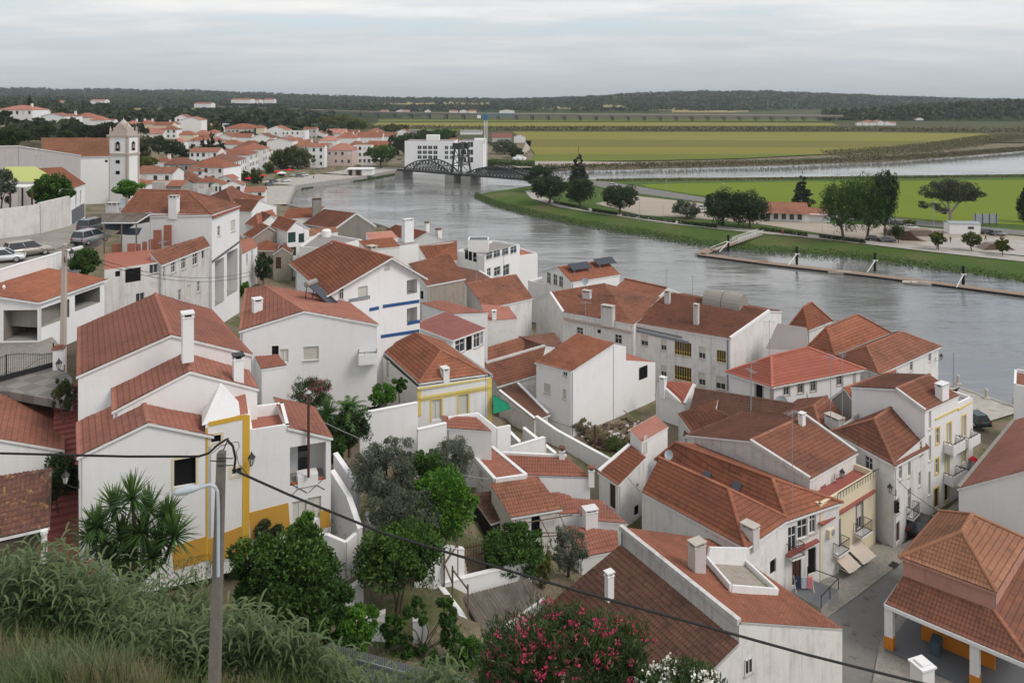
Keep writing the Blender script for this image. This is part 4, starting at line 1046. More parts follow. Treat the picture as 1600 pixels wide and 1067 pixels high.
# ------------------------------------------------------------------ the far town
def far(label, px, py, Wp, HWp, HRp, z=None, kind='h', wall='white', roof='orange', rot=0, dep=None, nwin=(0, 0), chim=0, Y=None, group=None):
 """house whose front foot is seen at (px, py): Wp wide, wall HWp and roof HRp high in photo pixels"""
 if Y is None:
  if z is None:z=3.0
  Y=(H-z)*F/(py-YH)
 else:
  z=H-(py-YH)*Y/F
 k=Y/F
 W_, HW, HRr=Wp*k, HWp*k, HRp*k
 D=dep or max(5.0, W_*.75)
 HRr=max(0.4, min(HRr*1.0, D*.34))
 a=math.radians(rot)
 ux=V3(math.cos(a), math.sin(a), 0);uy=perp(ux)
 c=V3((px-CX)*k, Y, z)
 R=root('house', c+uy*D/2, label, 'house', group)
 A, B=c-ux*W_/2, c+ux*W_/2
 C_, D_=B+uy*D, A+uy*D
 up=V3(0, 0, HW)
 mb=MB();wm=WALLS[wall]
 lo=V3(0, 0, -2.5)
 for p, q in((A, B), (B, C_), (C_, D_), (D_, A)):
  mb.face([p+lo, q+lo, q+up, p+up], wm)
 rf=MB();tm=TILES[roof]if roof in TILES else WALLS[roof]
 o=.3
 top=V3(0, 0, HW+HRr)
 def rp(*pts):
  tiled(rf, [p for p in pts], tm, False)if roof in TILES else rf.face(pts, tm)
 if kind=='f':
  rf.face([A+up*.97, B+up*.97, C_+up*.97, D_+up*.97], tm)
 else:
  e=[A-ux*o-uy*o+up, B+ux*o-uy*o+up, C_+ux*o+uy*o+up, D_-ux*o+uy*o+up]
  if kind=='h':
   ins=min(D/2, W_*.4)
   if W_>=D:
    r1, r2=(A+D_)/2+ux*ins+top, (B+C_)/2-ux*ins+top
    rp(e[0], e[1], r2, r1);rp(e[1], e[2], r2);rp(e[2], e[3], r1, r2);rp(e[3], e[0], r1)
   else:
    ins=W_/2
    r1, r2=(A+B)/2+uy*ins+top, (C_+D_)/2-uy*ins+top
    rp(e[0], e[1], r1);rp(e[1], e[2], r2, r1);rp(e[2], e[3], r2);rp(e[3], e[0], r1, r2)
  elif kind=='g':
   r1, r2=(A+D_)/2-ux*o+top, (B+C_)/2+ux*o+top
   rp(e[0], e[1], r2, r1);rp(e[2], e[3], r1, r2)
   mb.face([A+up, D_+up, (A+D_)/2+top][::-1], wm);mb.face([B+up, C_+up, (B+C_)/2+top], wm)
  else:
   r1, r2=(A+B)/2-uy*o+top, (C_+D_)/2+uy*o+top
   rp(e[1], e[2], r2, r1);rp(e[3], e[0], r1, r2)
   mb.face([A+up, B+up, (A+B)/2+top], wm);mb.face([D_+up, C_+up, (C_+D_)/2+top][::-1], wm)
 mb.build('wall', R)
 ro=rf.build('roof', R)
 nc, nrw=nwin
 for i in range(nc):
  for j in range(nrw):
   wb=MB()
   x=W_*((i+.5)/nc-.5)
   zc=HW*((j+.55)/nrw)
   ww, hh=min(1.2, W_/nc*.5), min(1.7, HW/nrw*.52)
   wb.box(c+ux*x-uy*.02+V3(0, 0, zc-hh/2), ww+.24, .08, hh+.24, WALLS['tan']if(i+j)%3==0 else WALLS['clean'], ux)
   wb.box(c+ux*x-uy*.05+V3(0, 0, zc-hh/2+.12), ww, .08, hh, M['glass']if(i*7+j*3)%4 else M['shutter'], ux)
   wb.build('window', R)
 if z<32 and Y<640:
  for q_ in(A, B, C_, D_):
   CTRL.append((q_[0], q_[1], z-.1))
 for i in range(chim):
  chimney(ro, c+ux*W_*(.25-.5*i)+uy*D*.5+V3(0, 0, HW+HRr*.7), 1.0, .8, 1.9, ux, 'pto'[i%3])
 return R
def farm(label, px, py, Wm, HWm, HRm, z, **kw):
 """the same with sizes in metres"""
 k=(H-z)/(py-YH)
 return far(label, px, py, Wm/k, HWm/k, HRm/k, z, **kw)
 # waterfront row and the town behind it
farm('white waterfront row house with many small windows, left end of the row', 376, 283, 22, 9.5, 2.6, 3, rot=96, nwin=(6, 3), roof='brown', chim=1)
farm('white waterfront row house with pointed dormer gables, middle of the row', 397, 272, 20, 10, 3, 3, rot=96, nwin=(6, 3), roof='orange')
farm('white waterfront row house with long balconies next to the plane trees', 416, 263, 18, 10.5, 2.6, 3, rot=96, nwin=(5, 3), roof='orange')
far('big blank white gable behind the waterfront row', 437, 243, 40, 22, 5, 5, kind='e', wall='clean', roof='red')
far('house with a bright orange hipped roof right of the blank white gable', 474, 252, 38, 22, 10, 4, roof='rust', chim=1, nwin=(3, 2))
far('tall white house with an arched ground floor behind the plane trees', 496, 262, 22, 32, 5, 3, kind='g', wall='clean', nwin=(2, 3))
far('pinkish house with brown balconies and a hipped roof facing the bay', 530, 259, 42, 24, 10, 3, wall='pink', roof='salmon', nwin=(4, 2), rot=-8)
far('white flat-roofed house with stacked terraces beside the umbrella tree', 566, 257, 28, 29, 2, 3, kind='f', wall='clean', roof='flatgrey', nwin=(4, 3))
far('low white house with a red roof half hidden by the umbrella tree', 590, 250, 24, 17, 6, 3, wall='clean', nwin=(3, 2))
far('small house with a salmon hip roof behind the arched house', 512, 229, 28, 9, 9, 3, roof='salmon')
far('house with a wide orange roof behind the pinkish house', 541, 225, 34, 9, 10, 3, roof='orange', chim=2)
far('long low house with a red roof in the back row of the bay', 577, 223, 40, 8, 8, 3, kind='g', chim=1)
far('low red roofed house at the right end of the back row', 606, 222, 26, 8, 7, 3, kind='g', roof='brown')
far('white gable with a small red roof near the dark tree avenue', 629, 219, 28, 11, 6, 3, kind='e', wall='clean')
far('orange roofed house just above the terraced white house', 556, 238, 34, 8, 9, 3, roof='rust', chim=1)
far('red roofed house above the umbrella tree', 592, 236, 36, 7, 8, 3, kind='g', roof='orange')
far('low house with a brown roof between plane trees and arched house', 480, 233, 26, 8, 7, 3, roof='brown')
far('white narrow house with a red roof in the third row of the bay', 497, 220, 22, 10, 5, 3, kind='e', wall='clean')
far('salmon roofed house in the third row, above the pinkish house', 524, 216, 30, 7, 7, 3, kind='g', roof='salmon')
far('broad white house with a dark-edged hipped roof in the middle of the far town', 322, 284, 62, 22, 12, 8, roof='orange', wall='clean', nwin=(5, 2), rot=-14)
far('long white house with a brown gabled roof right of the bell tower', 243, 289, 54, 18, 8, 13, kind='g', roof='brown', nwin=(3, 1))
far('orange roofed house at the foot of the bell tower', 200, 302, 44, 12, 14, 15, roof='orange')
far('low grey-walled house in front of the long white house', 252, 304, 62, 13, 7, 13, wall='concrete', kind='g', roof='orange')
far('pale flat-topped lean-to on the grey-walled house', 246, 299, 24, 14, 1, 14, kind='f', wall='pale', roof='concrete')
far('red hipped house left of two matching roofs above the tall hipped house', 296, 294, 34, 9, 11, 10, roof='brown')
far('red hipped house with a white roof cabin, above the tall hipped house', 322, 297, 28, 12, 9, 10, roof='orange', nwin=(2, 1))
far('white slim house with tall windows below the broad dark-edged roof', 338, 304, 18, 15, 5, 9, kind='e', wall='clean', nwin=(3, 1))
far('old stone house with arched openings beside the churchyard trees', 277, 270, 42, 13, 10, 11, wall='concrete', roof='brown', nwin=(3, 1))
far('small red roof with a white chimney near the churchyard', 252, 262, 30, 9, 6, 12, chim=1)
far('large white house with a stepped gable by the dark conifers', 318, 258, 44, 20, 6, 8, kind='g', wall='clean', nwin=(5, 2), roof='red')
far('orange hipped house with a white chimney behind the waterfront row', 352, 264, 40, 12, 9, 6, chim=1, roof='rust')
far('wide brown hipped house in the middle of the far roofs', 387, 240, 48, 8, 11, 6, roof='brown')
far('small red roofed house right of the tall cypress', 360, 234, 30, 8, 7, 7)
far('small white gable below the long pink house', 350, 223, 26, 8, 6, 8, kind='e')
far('brown roofed white house below the long pink house', 408, 226, 34, 10, 7, 7, kind='e', wall='clean', roof='brown')
far('orange roofed house with a skylight above the waterfront row', 372, 252, 42, 8, 8, 6, roof='orange')
far('low red house between the pink house and the twin gables', 378, 222, 28, 7, 6, 8, kind='g')
far('long pink house with a row of windows and a hipped roof', 374, 211, 52, 10, 7, 10, wall='pink', roof='orange', nwin=(8, 1))
far('small cream house at the end of the long pink house', 405, 211, 16, 11, 5, 10, wall='cream')
far('white twin-gabled house below the far woods', 431, 215, 36, 11, 7, 7, kind='e', wall='clean', nwin=(3, 1))
far('white flat block with balconies right of the twin gables', 461, 221, 32, 16, 2, 5, kind='f', wall='clean', roof='flatgrey', nwin=(4, 2))
far('narrow pale apartment house near the plane trees', 484, 219, 20, 17, 3, 4, kind='g', wall='pale', nwin=(3, 2))
far('orange roof house with one chimney above the blank white gable', 462, 232, 34, 8, 8, 5, roof='rust', chim=1)
far('large blank white house on the slope at the top of the town', 298, 208, 32, 20, 5, 15, kind='e', wall='clean', roof='red')
far('tall white house with a red roof left of the blank white one', 284, 203, 22, 19, 5, 17, kind='e', wall='clean', nwin=(2, 2))
far('peach house with a white chimney, behind the bell tower top', 205, 203, 20, 9, 6, 18, wall='cream', roof='red', chim=1)
far('peach row house with two white chimneys, second from the bell tower', 228, 203, 24, 9, 6, 18, wall='cream', roof='red', chim=2)
far('long low peach house at the end of the peach row', 254, 204, 28, 8, 5, 18, wall='cream', kind='g', roof='orange', chim=1)
far('white house with dark windows under a brown roof above the conifers', 263, 217, 26, 14, 6, 14, wall='clean', roof='brown', nwin=(3, 2))
far('house with a bare red roof above the churchyard trees', 238, 215, 34, 6, 9, 15, roof='salmon', kind='g')
far('cream house with an orange hipped roof below the blank white house', 290, 219, 26, 8, 6, 13, wall='cream', roof='orange')
far('small red roofed house right of the cream house on the slope', 314, 217, 24, 7, 7, 12, roof='red')
far('red roofed cottage among the dark conifers', 306, 228, 22, 8, 7, 11)
far('small house behind the round tree beside the tall cypress', 334, 206, 22, 6, 5, 13, kind='g')
far('white villa with a long red roof and a dark veranda on the hill edge', 22, 182, 58, 10, 7, 30, wall='clean', roof='red', nwin=(6, 1), chim=1)
far('small house with a red roof beside the hill villa', 60, 182, 20, 8, 4, 29, roof='brown')
far('white stepped gable house below the hill villa', 82, 192, 36, 10, 5, 27, kind='e', wall='clean', roof='red')
far('white house with a chimney between the hill gables', 107, 193, 24, 11, 4, 26, kind='e', wall='clean', chim=1)
far('white house with a broad red hipped roof on the hill', 130, 194, 34, 10, 7, 25, wall='clean', roof='red')
far('white house half hidden by dark trees on the hill', 152, 198, 24, 10, 6, 24, wall='clean', roof='red')
for i, (x, y, w_, yy)in enumerate(((316, 166, 26, 1150), (376, 160, 30, 1700), (392, 161, 26, 1750), (420, 160, 16, 1800), (92, 163, 18, 1300), (152, 161, 22, 1300), (170, 192, 16, 560))):
 far(('low white buildings in a clearing of the left woods', 'pale hangar-like building on the far left ridge', 'second pale building on the far left ridge', 'small white block at the right end of the ridge buildings', 'tiny white house in the left woods', 'tiny house with a red roof in the left woods', 'white house between the dark hill trees')[i], x, y, w_, 3.5, 2, Y=yy, wall='clean', roof='red', kind='g')
for x, y, w_, hw_, hr_, z, kd, wl_, rf_, lab in((342, 280, 20, 10, 6, 9, 'h', 'white', 'red', 'narrow house squeezed beside the broad dark-edged roof'), (364, 302, 32, 12, 8, 6, 'e', 'clean', 'red', 'white gabled house with a small chimney just above the car park trees'), (228, 276, 26, 9, 7, 14, 'g', 'white', 'brown', 'small brown roof right under the bell tower corner'), (424, 233, 24, 9, 7, 6, 'h', 'white', 'orange', 'orange roof just left of the blank white gable'), (447, 227, 20, 10, 6, 5, 'e', 'clean', 'red', 'white gable peeking over the blank white gable'), (507, 242, 16, 14, 5, 3, 'g', 'pale', 'red', 'thin pale house between the arched and the pinkish house'), (545, 215, 26, 6, 6, 3, 'g', 'white', 'brown', 'brown roof in the last row below the yellow-green trees'), (585, 213, 24, 6, 6, 3, 'h', 'white', 'red', 'red roof in the last row left of the small yellow-green trees'), (470, 209, 22, 10, 5, 6, 'h', 'pale', 'salmon', 'pale house at the foot of the yellow-green tree group'), (447, 209, 20, 8, 5, 7, 'e', 'clean', 'red', 'white gable behind the twin-gabled house'), (338, 229, 22, 8, 6, 9, 'h', 'white', 'red', 'red hip roof just under the tall cypress'), (320, 223, 20, 7, 6, 11, 'g', 'cream', 'orange', 'cream cottage left of the tall cypress'), (276, 229, 22, 7, 6, 14, 'h', 'white', 'salmon', 'salmon roof cottage behind the churchyard conifers'), (396, 250, 26, 8, 7, 6, 'h', 'white', 'orange', 'orange hip roof above the left dormer gable'), (412, 247, 20, 8, 6, 6, 'g', 'white', 'red', 'red roof above the right end of the row houses'), (350, 248, 26, 8, 7, 7, 'h', 'white', 'brown', 'brown hip roof between conifers and waterfront row'), (534, 243, 22, 6, 7, 3, 'g', 'white', 'orange', 'flat orange roof tucked behind the pinkish house'), (618, 230, 22, 8, 6, 3, 'h', 'clean', 'red', 'small red roof left of the dark tree avenue'), (306, 276, 26, 9, 6, 10, 'g', 'white', 'orange', 'orange roof left of the broad dark-edged roof'), (288, 284, 22, 8, 7, 11, 'h', 'pale', 'brown', 'brown hip roof below the arched stone house'), (398, 310, 30, 10, 7, 5, 'g', 'clean', 'red', 'red roofed house at the edge of the car park'), (352, 290, 22, 10, 6, 7, 'e', 'white', 'red', 'white gable right of the slim tall-windowed house'), (266, 204, 18, 9, 5, 17, 'e', 'clean', 'red', 'tiny white gable left of the tall white house on the slope'), (330, 214, 20, 6, 5, 12, 'h', 'white', 'red', 'tiny red roof below the round green tree')):
 far(lab, x, y, w_, hw_, hr_, z, kind=kd, wall=wl_, roof=rf_, nwin=(2, 1), rot=(x*7)%30-15)
VIL=[(1343, 8, 4), (1353, 9, 5), (1364, 11, 5), (1376, 10, 6), (1387, 9, 5), (1396, 8, 4), (1358, 10, 3), (1372, 8, 3)]
for i, (x, w_, h_)in enumerate(VIL):
 far('small white house of the village under the right wooded hill', x, 196.5-(4 if i>5 else 0), w_, h_, 2, Y=1012+(90 if i>5 else 0), kind='eghe'[i%4], wall='clean', roof='salmon' if i%2 else 'red', group='white village houses under the right hill')
far('long low white building on the right wooded hillside', 1527, 181, 36, 2.5, 1.5, Y=1230, kind='g', wall='clean', roof='salmon')
far('white farmhouse below the right wooded hillside', 1437, 190, 12, 4, 2, Y=1180, kind='e', wall='clean')
far('white cottages on the rise of the right hillside', 1446, 180, 16, 2.5, 1.2, Y=1250, kind='g', wall='clean')
for i, (x, w_)in enumerate(((600, 12), (626, 14), (634, 10), (668, 9), (708, 13), (724, 12), (738, 12), (792, 24))):
 far('tiny white farmhouse beyond the viaduct', x, 177.6-.6*(i%2), w_, 3.5, 2, Y=1640, kind='e' if i%2 else 'g', wall='clean', roof='red', group='white farmhouses beyond the viaduct')
far('house with an orange roof behind the white hotel block', 708, 230, 26, 8, 6, 2, wall='cream', roof='orange')
far('rusty red roofed shed behind the crane', 784, 224, 30, 9, 6, 2, wall='pale', roof='maroon', kind='g')
far('white house at the edge of the building site', 812, 222, 18, 8, 4, 2, wall='clean', kind='e')
far('long grey flat-roofed hall behind the tree avenue', 652, 213, 36, 9, 1, 1.5, kind='f', wall='greyblue', roof='flatgrey')
far('low white market hall behind the hotel', 736, 210, 34, 4, 2, 1.5, kind='g', wall='clean', roof='flatgrey')
far('small white site office by the track', 812, 256, 12, 12, 1, 1.6, kind='f', wall='clean', roof='flatgrey', nwin=(1, 1))
far('beige walls of the half-built hotel wing', 730, 254, 40, 8, 1, 2, kind='f', wall='pale', roof='concrete')
# ------------------------------------------------------------------ ground, water, hills, fields
def pp(pts, z):
 return[P(x, y, z)for x, y in pts]
QUAY=[V3(150, 10, 0), V3(95, 68, 0), P(1600, 641, 2), P(1500, 606, 2), V3(36, 128, 0), V3(6, 162, 0), V3(-40, 236, 0), V3(-82, 280, 0), P(462, 290, 2), P(570, 275, 2), P(632, 263, 2)]
FARBANK=[P(700, 263, 0), P(800, 264, 0), P(920, 266, 0), P(1000, 265, 0), P(1200, 260, 0), P(1400, 253, 0), P(1500, 246, 0), P(1600, 237, 0), V3(520, 640, 0), V3(900, 800, 0)]
LAND=[p[:2]for p in QUAY+FARBANK]+[np.array(x)for x in((900, 5000), (-2500, 5000), (-2500, -60), (150, -60))]
PEN=[P(x, y, 0)for x, y in((1640, 452), (1600, 444), (1450, 420), (1300, 401), (1180, 394), (1090, 384), (1000, 368), (900, 352), (820, 335), (765, 320), (738, 309), (748, 301), (800, 294), (840, 287), (900, 281), (1000, 278.5), (1200, 277), (1400, 274.5), (1600, 272))]+[V3(700, 500, 0), V3(700, 200, 0)]
PEN=[p[:2]for p in PEN]
def inpoly(poly, x, y):
 r=np.zeros(x.shape, bool)
 n=len(poly)
 for i in range(n):
  a, b=poly[i], poly[(i+1)%n]
  c=(a[1]>y)!=(b[1]>y)
  with np.errstate(divide='ignore', invalid='ignore'):
   xi=(b[0]-a[0])*(y-a[1])/(b[1]-a[1])+a[0]
  r^=c&(x<xi)
 return r
def distline(pts, x, y):
 d=np.full(x.shape, 1e9)
 for a, b in zip(pts, pts[1:]):
  ab=b[:2]-a[:2]
  L2=ab@ab
  t=np.clip(((x-a[0])*ab[0]+(y-a[1])*ab[1])/L2, 0, 1)
  d=np.minimum(d, np.hypot(x-a[0]-t*ab[0], y-a[1]-t*ab[1]))
 return d
for q in QUAY[:-1]:
 CTRL.append((q[0]-4, q[1]-2, 1.75))
 # the castle hill under and below the viewpoint, terraces, roads
CTRL+=[(0, 0, 36.5), (-10, 6, 34), (10, 6, 33), (0, 12, 29), (-15, 14, 28), (15, 14, 26), (-32, 15, 29), (0, 20, 23.6), (-12, 20, 24.5), (12, 20, 22.0), (-25, 22, 24.5), (26, 22, 17), (-20, 30, 20.6), (-10, 30, 18.6), (-2, 30, 17.2), (8, 30, 15.5), (18, 30, 11), (30, 32, 4), (42, 36, 2.4), (-7, 36, 14.8), (-2, 36, 13.4), (-16, 38, 17), (-24, 37, 17.6), (-33, 36, 18.6), (-42, 34, 21), (4, 38, 10.5), (12, 40, 4.0), (-50, 50, 19), (-60, 60, 21), (-10, 43, 12.6), (-5, 43, 10.2), (0, 44, 8.0), (-28, 41, 14.6), (-36, 42, 15), (-70, 80, 24.5), (-90, 70, 27), (-120, 100, 31), (-150, 160, 34), (-105, 200, 17), (-125, 205, 22), (-170, 260, 32), (-200, 350, 30), (-250, 420, 29), (-300, 500, 28), (-260, 560, 20), (-190, 600, 12), (-400, 400, 38), (-400, 620, 30), (-130, 640, 4), (-100, 560, 3), (-112, 420, 4), (-140, 340, 9), (-75, 220, 7), (-60, 180, 6), (-60, 140, 9), (-42, 135, 8), (-20, 130, 4), (-25, 180, 3), (-45, 215, 2.6), (-85, 350, 2.2), (-80, 400, 2.2), (-70, 450, 2.2), (-40, 470, 2.2), (0, 480, 1.6), (40, 500, 1.2), (-60, 560, 3), (0, 640, 1.0), (150, 560, 1.0), (300, 620, 1.0), (-40, 640, 2)]
for x, y, z in((40, 395, 24.2), (140, 372, 24.0), (150, 345, 24.0), (60, 375, 24.4), (110, 330, 24.0), (100, 360, 24), (20, 410, 24.1)):
 CTRL.append(tuple(P(x, y, z)))
for x, y, z in((60, 600, 19), (20, 580, 19.3), (90, 560, 19), (60, 545, 19.2), (112, 640, 18.2), (112, 700, 16.6), (108, 760, 15.2), (100, 830, 14.2), (60, 880, 14.2), (115, 600, 18.8), (20, 480, 19.6), (60, 520, 19.4), (280, 880, 13.2), (200, 880, 13.8), (350, 860, 13.2), (540, 830, 13.0), (520, 800, 13.2), (600, 790, 13.4), (560, 720, 14.6), (540, 690, 15.0), (640, 850, 12.4), (690, 880, 10.8), (720, 870, 10.2), (620, 945, 11.0), (580, 960, 11.4), (660, 1035, 10.2), (710, 980, 9.6), (760, 900, 8.2), (800, 900, 7.4), (860, 905, 6.4), (780, 960, 7.2), (830, 930, 6.4), (720, 780, 9.0), (660, 740, 11.5), (640, 700, 12.0), (585, 650, 15.2), (730, 840, 9.6), (450, 900, 13.0), (540, 980, 12.6), (1300, 940, 2.46), (1380, 1000, 2.4), (1380, 920, 2.4), (1440, 850, 2.4), (1340, 1060, 2.4), (1500, 790, 2.3), (1540, 740, 2.2), (1580, 690, 2.1), (1560, 640, 2.05), (1500, 640, 2.05), (1520, 1040, 2.3), (1460, 1060, 2.35), (1600, 1000, 2.3), (930, 690, 4.4), (960, 680, 4.4), (900, 650, 4.6), (1010, 640, 4.2), (1000, 690, 4.4), (800, 700, 6.6), (860, 690, 5.4), (750, 660, 8.8)):
 CTRL.append(tuple(P(x, y, z)))
def ground(x, y):
 """height of the land (not yet cut by the river) at plan points"""
 x=np.atleast_1d(np.asarray(x, float));y=np.atleast_1d(np.asarray(y, float))
 C=np.array(CTRL)
 out_=np.zeros(len(x))
 for s in range(0, len(x), 4000):
  dx=x[s:s+4000, None]-C[None, :, 0];dy=y[s:s+4000, None]-C[None, :, 1]
  d2=dx*dx+dy*dy+0.6
  w_=1/d2**1.9
  out_[s:s+4000]=(w_*C[None, :, 2]).sum(1)/w_.sum(1)
 return out_
def gz(x, y):
 return float(ground([x], [y])[0])
def gridmesh(name, xs, ys, zfn, m, keep=None, kind='structure', smooth=True):
 X, Y=np.meshgrid(xs, ys, indexing='ij')
 Z=zfn(X.ravel(), Y.ravel()).reshape(X.shape)
 nx, ny=X.shape
 idx=np.arange(nx*ny).reshape(nx, ny)
 q=np.stack([idx[:-1, :-1], idx[1:, :-1], idx[1:, 1:], idx[:-1, 1:]], -1).reshape(-1, 4)
 if keep is not None:
  k=keep(X.ravel(), Y.ravel())
  q=q[k[q].any(1)]
 mb=MB()
 mb.chunk(np.stack([X, Y, Z], -1).reshape(-1, 3), q, m)
 return tag(mb.build(name, smooth=smooth), kind=kind)
def soil(t, b):
 g=geo(t)
 a=t.noise(g, 0.18, 5, 0.6);c=t.noise(g, 1.6, 6, 0.65);f=t.noise(g, 12, 4, 0.6)
 col=t.mix(c, (0.15, 0.115, 0.08), (0.25, 0.205, 0.15))
 col=t.mix(t.step(a, 0.46, 0.6), col, t.mix(c, (0.06, 0.075, 0.03), (0.14, 0.14, 0.065)))
 bump(t, b, f, 0.06, 0.7)
 return col
mat('soil', soil, 0.95, 0.1)
def pav(name, c1, c2, sc=9.0, crack=0.5):
 def fn(t, b):
  g=geo(t)
  vo=t.node('ShaderNodeTexVoronoi', {'Vector':g, 'Scale':sc}, feature='F1')
  n=t.noise(g, 0.35, 5, 0.65);f=t.noise(g, 3.0, 5, 0.6)
  col=t.mix(t.node('ShaderNodeSeparateColor', {0:vo.outputs['Color']}).outputs[0], c1, c2)
  col=t.mix(t.math('MULTIPLY', t.step(n, 0.45, 0.7), crack), col, tuple(0.55*x for x in c1))
  col=t.mix(t.math('MULTIPLY', t.step(f, 0.55, 0.75), 0.35), col, tuple(0.7*x for x in c1))
  bump(t, b, vo.outputs['Distance'], 0.02, 0.6)
  return col
 return mat(name, fn, 0.9, 0.2)
pav('cobbles', (0.23, 0.215, 0.19), (0.33, 0.31, 0.275))
pav('quay_stone', (0.36, 0.335, 0.30), (0.45, 0.42, 0.38), 1.2, 0.4)
def asph(t, b):
 g=geo(t)
 n=t.noise(g, 0.3, 5, 0.65);f=t.noise(g, 2.2, 6, 0.65);s=t.noise(g, 30, 3, 0.6)
 col=t.mix(n, (0.15, 0.145, 0.137), (0.215, 0.206, 0.193))
 col=t.mix(t.math('MULTIPLY', t.step(f, 0.56, 0.72), 0.55), col, (0.25, 0.235, 0.215))
 col=t.mix(t.math('MULTIPLY', t.step(t.noise(t.node('ShaderNodeMapping', {0:g, 'Location':(7, 3, 0)}).outputs[0], 0.8, 6, 0.7), 0.58, 0.66), 0.6), col, (0.04, 0.04, 0.04))
 bump(t, b, s, 0.01, 0.6)
 return col
mat('asphalt', asph, 0.9, 0.2)
def watr(t, b):
 g=geo(t)
 m1=t.node('ShaderNodeMapping', {0:g, 'Rotation':(0, 0, 0.45), 'Scale':(0.09, 0.34, 1)}).outputs[0]
 m2=t.node('ShaderNodeMapping', {0:g, 'Rotation':(0, 0, -0.25), 'Scale':(0.35, 0.9, 1)}).outputs[0]
 m3=t.node('ShaderNodeMapping', {0:g, 'Rotation':(0, 0, 0.2), 'Scale':(0.02, 0.045, 1)}).outputs[0]
 a=t.noise(m1, 1.0, 4, 0.55);c=t.noise(m2, 1.0, 5, 0.6);e=t.noise(m3, 1.0, 3, 0.5)
 calm=t.step(e, 0.36, 0.62)
 shelter=t.math('SUBTRACT', 1.0, t.math('MULTIPLY', t.step(t.node('ShaderNodeSeparateXYZ', {0:g}).outputs[1], 330.0, 430.0), 0.8))
 h=t.math('ADD', t.math('MULTIPLY', a, 1.0), t.math('MULTIPLY', c, 0.35))
 h=t.math('MULTIPLY', t.math('MULTIPLY', h, t.math('ADD', t.math('MULTIPLY', calm, 1.1), 0.12)), shelter)
 bump(t, b, h, 0.7, 0.45)
 b.inputs['IOR'].default_value=1.5
 return t.mix(e, (0.165, 0.16, 0.15), (0.15, 0.156, 0.157))
mat('river_water', watr, 0.1, 0.8)
SHEETS=[]
def sheet(name, pts, m, kind='structure', thick=0.0, ctrl=False):
 """flat patch through 3-D points (with a small upright edge when thick)"""
 SHEETS.append(([p[:2]for p in pts], plane(pts)if len(pts)>2 else None))
 mb=MB()
 vs=[Vector(tuple(map(float, p)))for p in pts]
 for t in tessellate_polygon([vs]):
  tri=[np.array(vs[k])for k in t]
  if np.cross(tri[1]-tri[0], tri[2]-tri[0])[2]<0:
   tri=tri[::-1]
  mb.face(tri, m, [tuple(p[:2])for p in tri])
 if thick:
  for a, b in zip(pts, list(pts[1:])+[pts[0]]):
   mb.face([a-V3(0, 0, thick), b-V3(0, 0, thick), b, a], m)
 o=mb.build(name)
 if ctrl:
  for p in pts:
   CTRL.append((p[0], p[1], p[2]-.25))
 return tag(o, kind=kind)
 # quay: paved edge and its wall along the town side
qm=MB();qs=MB()
for i, (a, b)in enumerate(zip(QUAY, QUAY[1:])):
 a=a*V3(1, 1, 0);b=b*V3(1, 1, 0)
 d=unit(b-a);inn=perp(d)
 qm.beam(a+V3(0, 0, .55), b+V3(0, 0, .55), .7, 3.1, WALLS['concrete'])
 SHEETS.append(([p[:2]for p in(a, b, b+inn*26, a+inn*26)], (0, 0, 2.02)))if i in(2, 3, 7, 8, 9)else None
 qs.face([a+inn*.35+V3(0, 0, 2.02), b+inn*.35+V3(0, 0, 2.02), b+inn*26+V3(0, 0, 2.02), a+inn*26+V3(0, 0, 2.02)][::1], MATS['quay_stone'])if i in(2, 3, 7, 8, 9)else None
tag(qm.build('quay_wall'), kind='structure')
tag(qs.build('quay_pavement'), kind='structure')
CTRL_DONE=True
# street on the right
sheet('road', pp([(1285, 1090), (1287, 968), (1345, 926), (1405, 880), (1455, 835), (1505, 785), (1545, 745), (1590, 700), (1612, 706), (1570, 752), (1500, 828), (1452, 890), (1412, 950), (1376, 1000), (1358, 1090)], 2.47), MATS['asphalt'])
sheet('pavement', pp([(1236, 936), (1300, 897), (1368, 850), (1410, 850), (1440, 833), (1500, 778), (1540, 738), (1545, 745), (1505, 785), (1455, 835), (1405, 880), (1345, 926), (1287, 968)], 2.6), MATS['cobbles'], thick=.14)
sheet('pavement', pp([(1358, 1090), (1376, 1000), (1412, 950), (1452, 890), (1500, 828), (1620, 740), (1700, 900), (1700, 1100)], 2.58), MATS['cobbles'], thick=.12)
# upper left road, tiled drive and the red stepped path
sheet('road', pp([(-60, 432), (40, 412), (112, 388), (160, 370), (166, 352), (150, 338), (130, 342), (110, 352), (60, 364), (-60, 380)], 24.3), MATS['cobbles'], thick=1.0)
def checker(t, b):
 g=t.node('ShaderNodeMapping', {0:geo(t), 'Rotation':(0, 0, 0.44)}).outputs[0]
 k=t.node('ShaderNodeTexChecker', {0:g, 1:(0.15, 0.145, 0.14, 1), 2:(0.25, 0.23, 0.205, 1), 3:0.75})
 n=t.noise(geo(t), 5, 5, 0.6)
 return t.mix(t.math('MULTIPLY', t.step(n, .3, .75), 0.8), k.outputs[0], (0.2, 0.185, 0.17))
mat('checker_paving', checker, 0.85, 0.2)
sheet('driveway', pp([(-80, 600), (0, 586), (86, 566), (112, 590), (114, 629), (60, 620), (12, 611), (-80, 609)], 19.25), MATS['checker_paving'], thick=.6)
sheet('courtyard', pp([(-80, 540), (60, 505), (100, 545), (86, 566), (0, 586), (-80, 600)], 19.22), MATS['cobbles'], thick=.6)
steps=MB()
zs_=[18.95-.17*i for i in range(27)]
pa, pb=P(112, 600, 18.95), P(104, 850, 14.3)
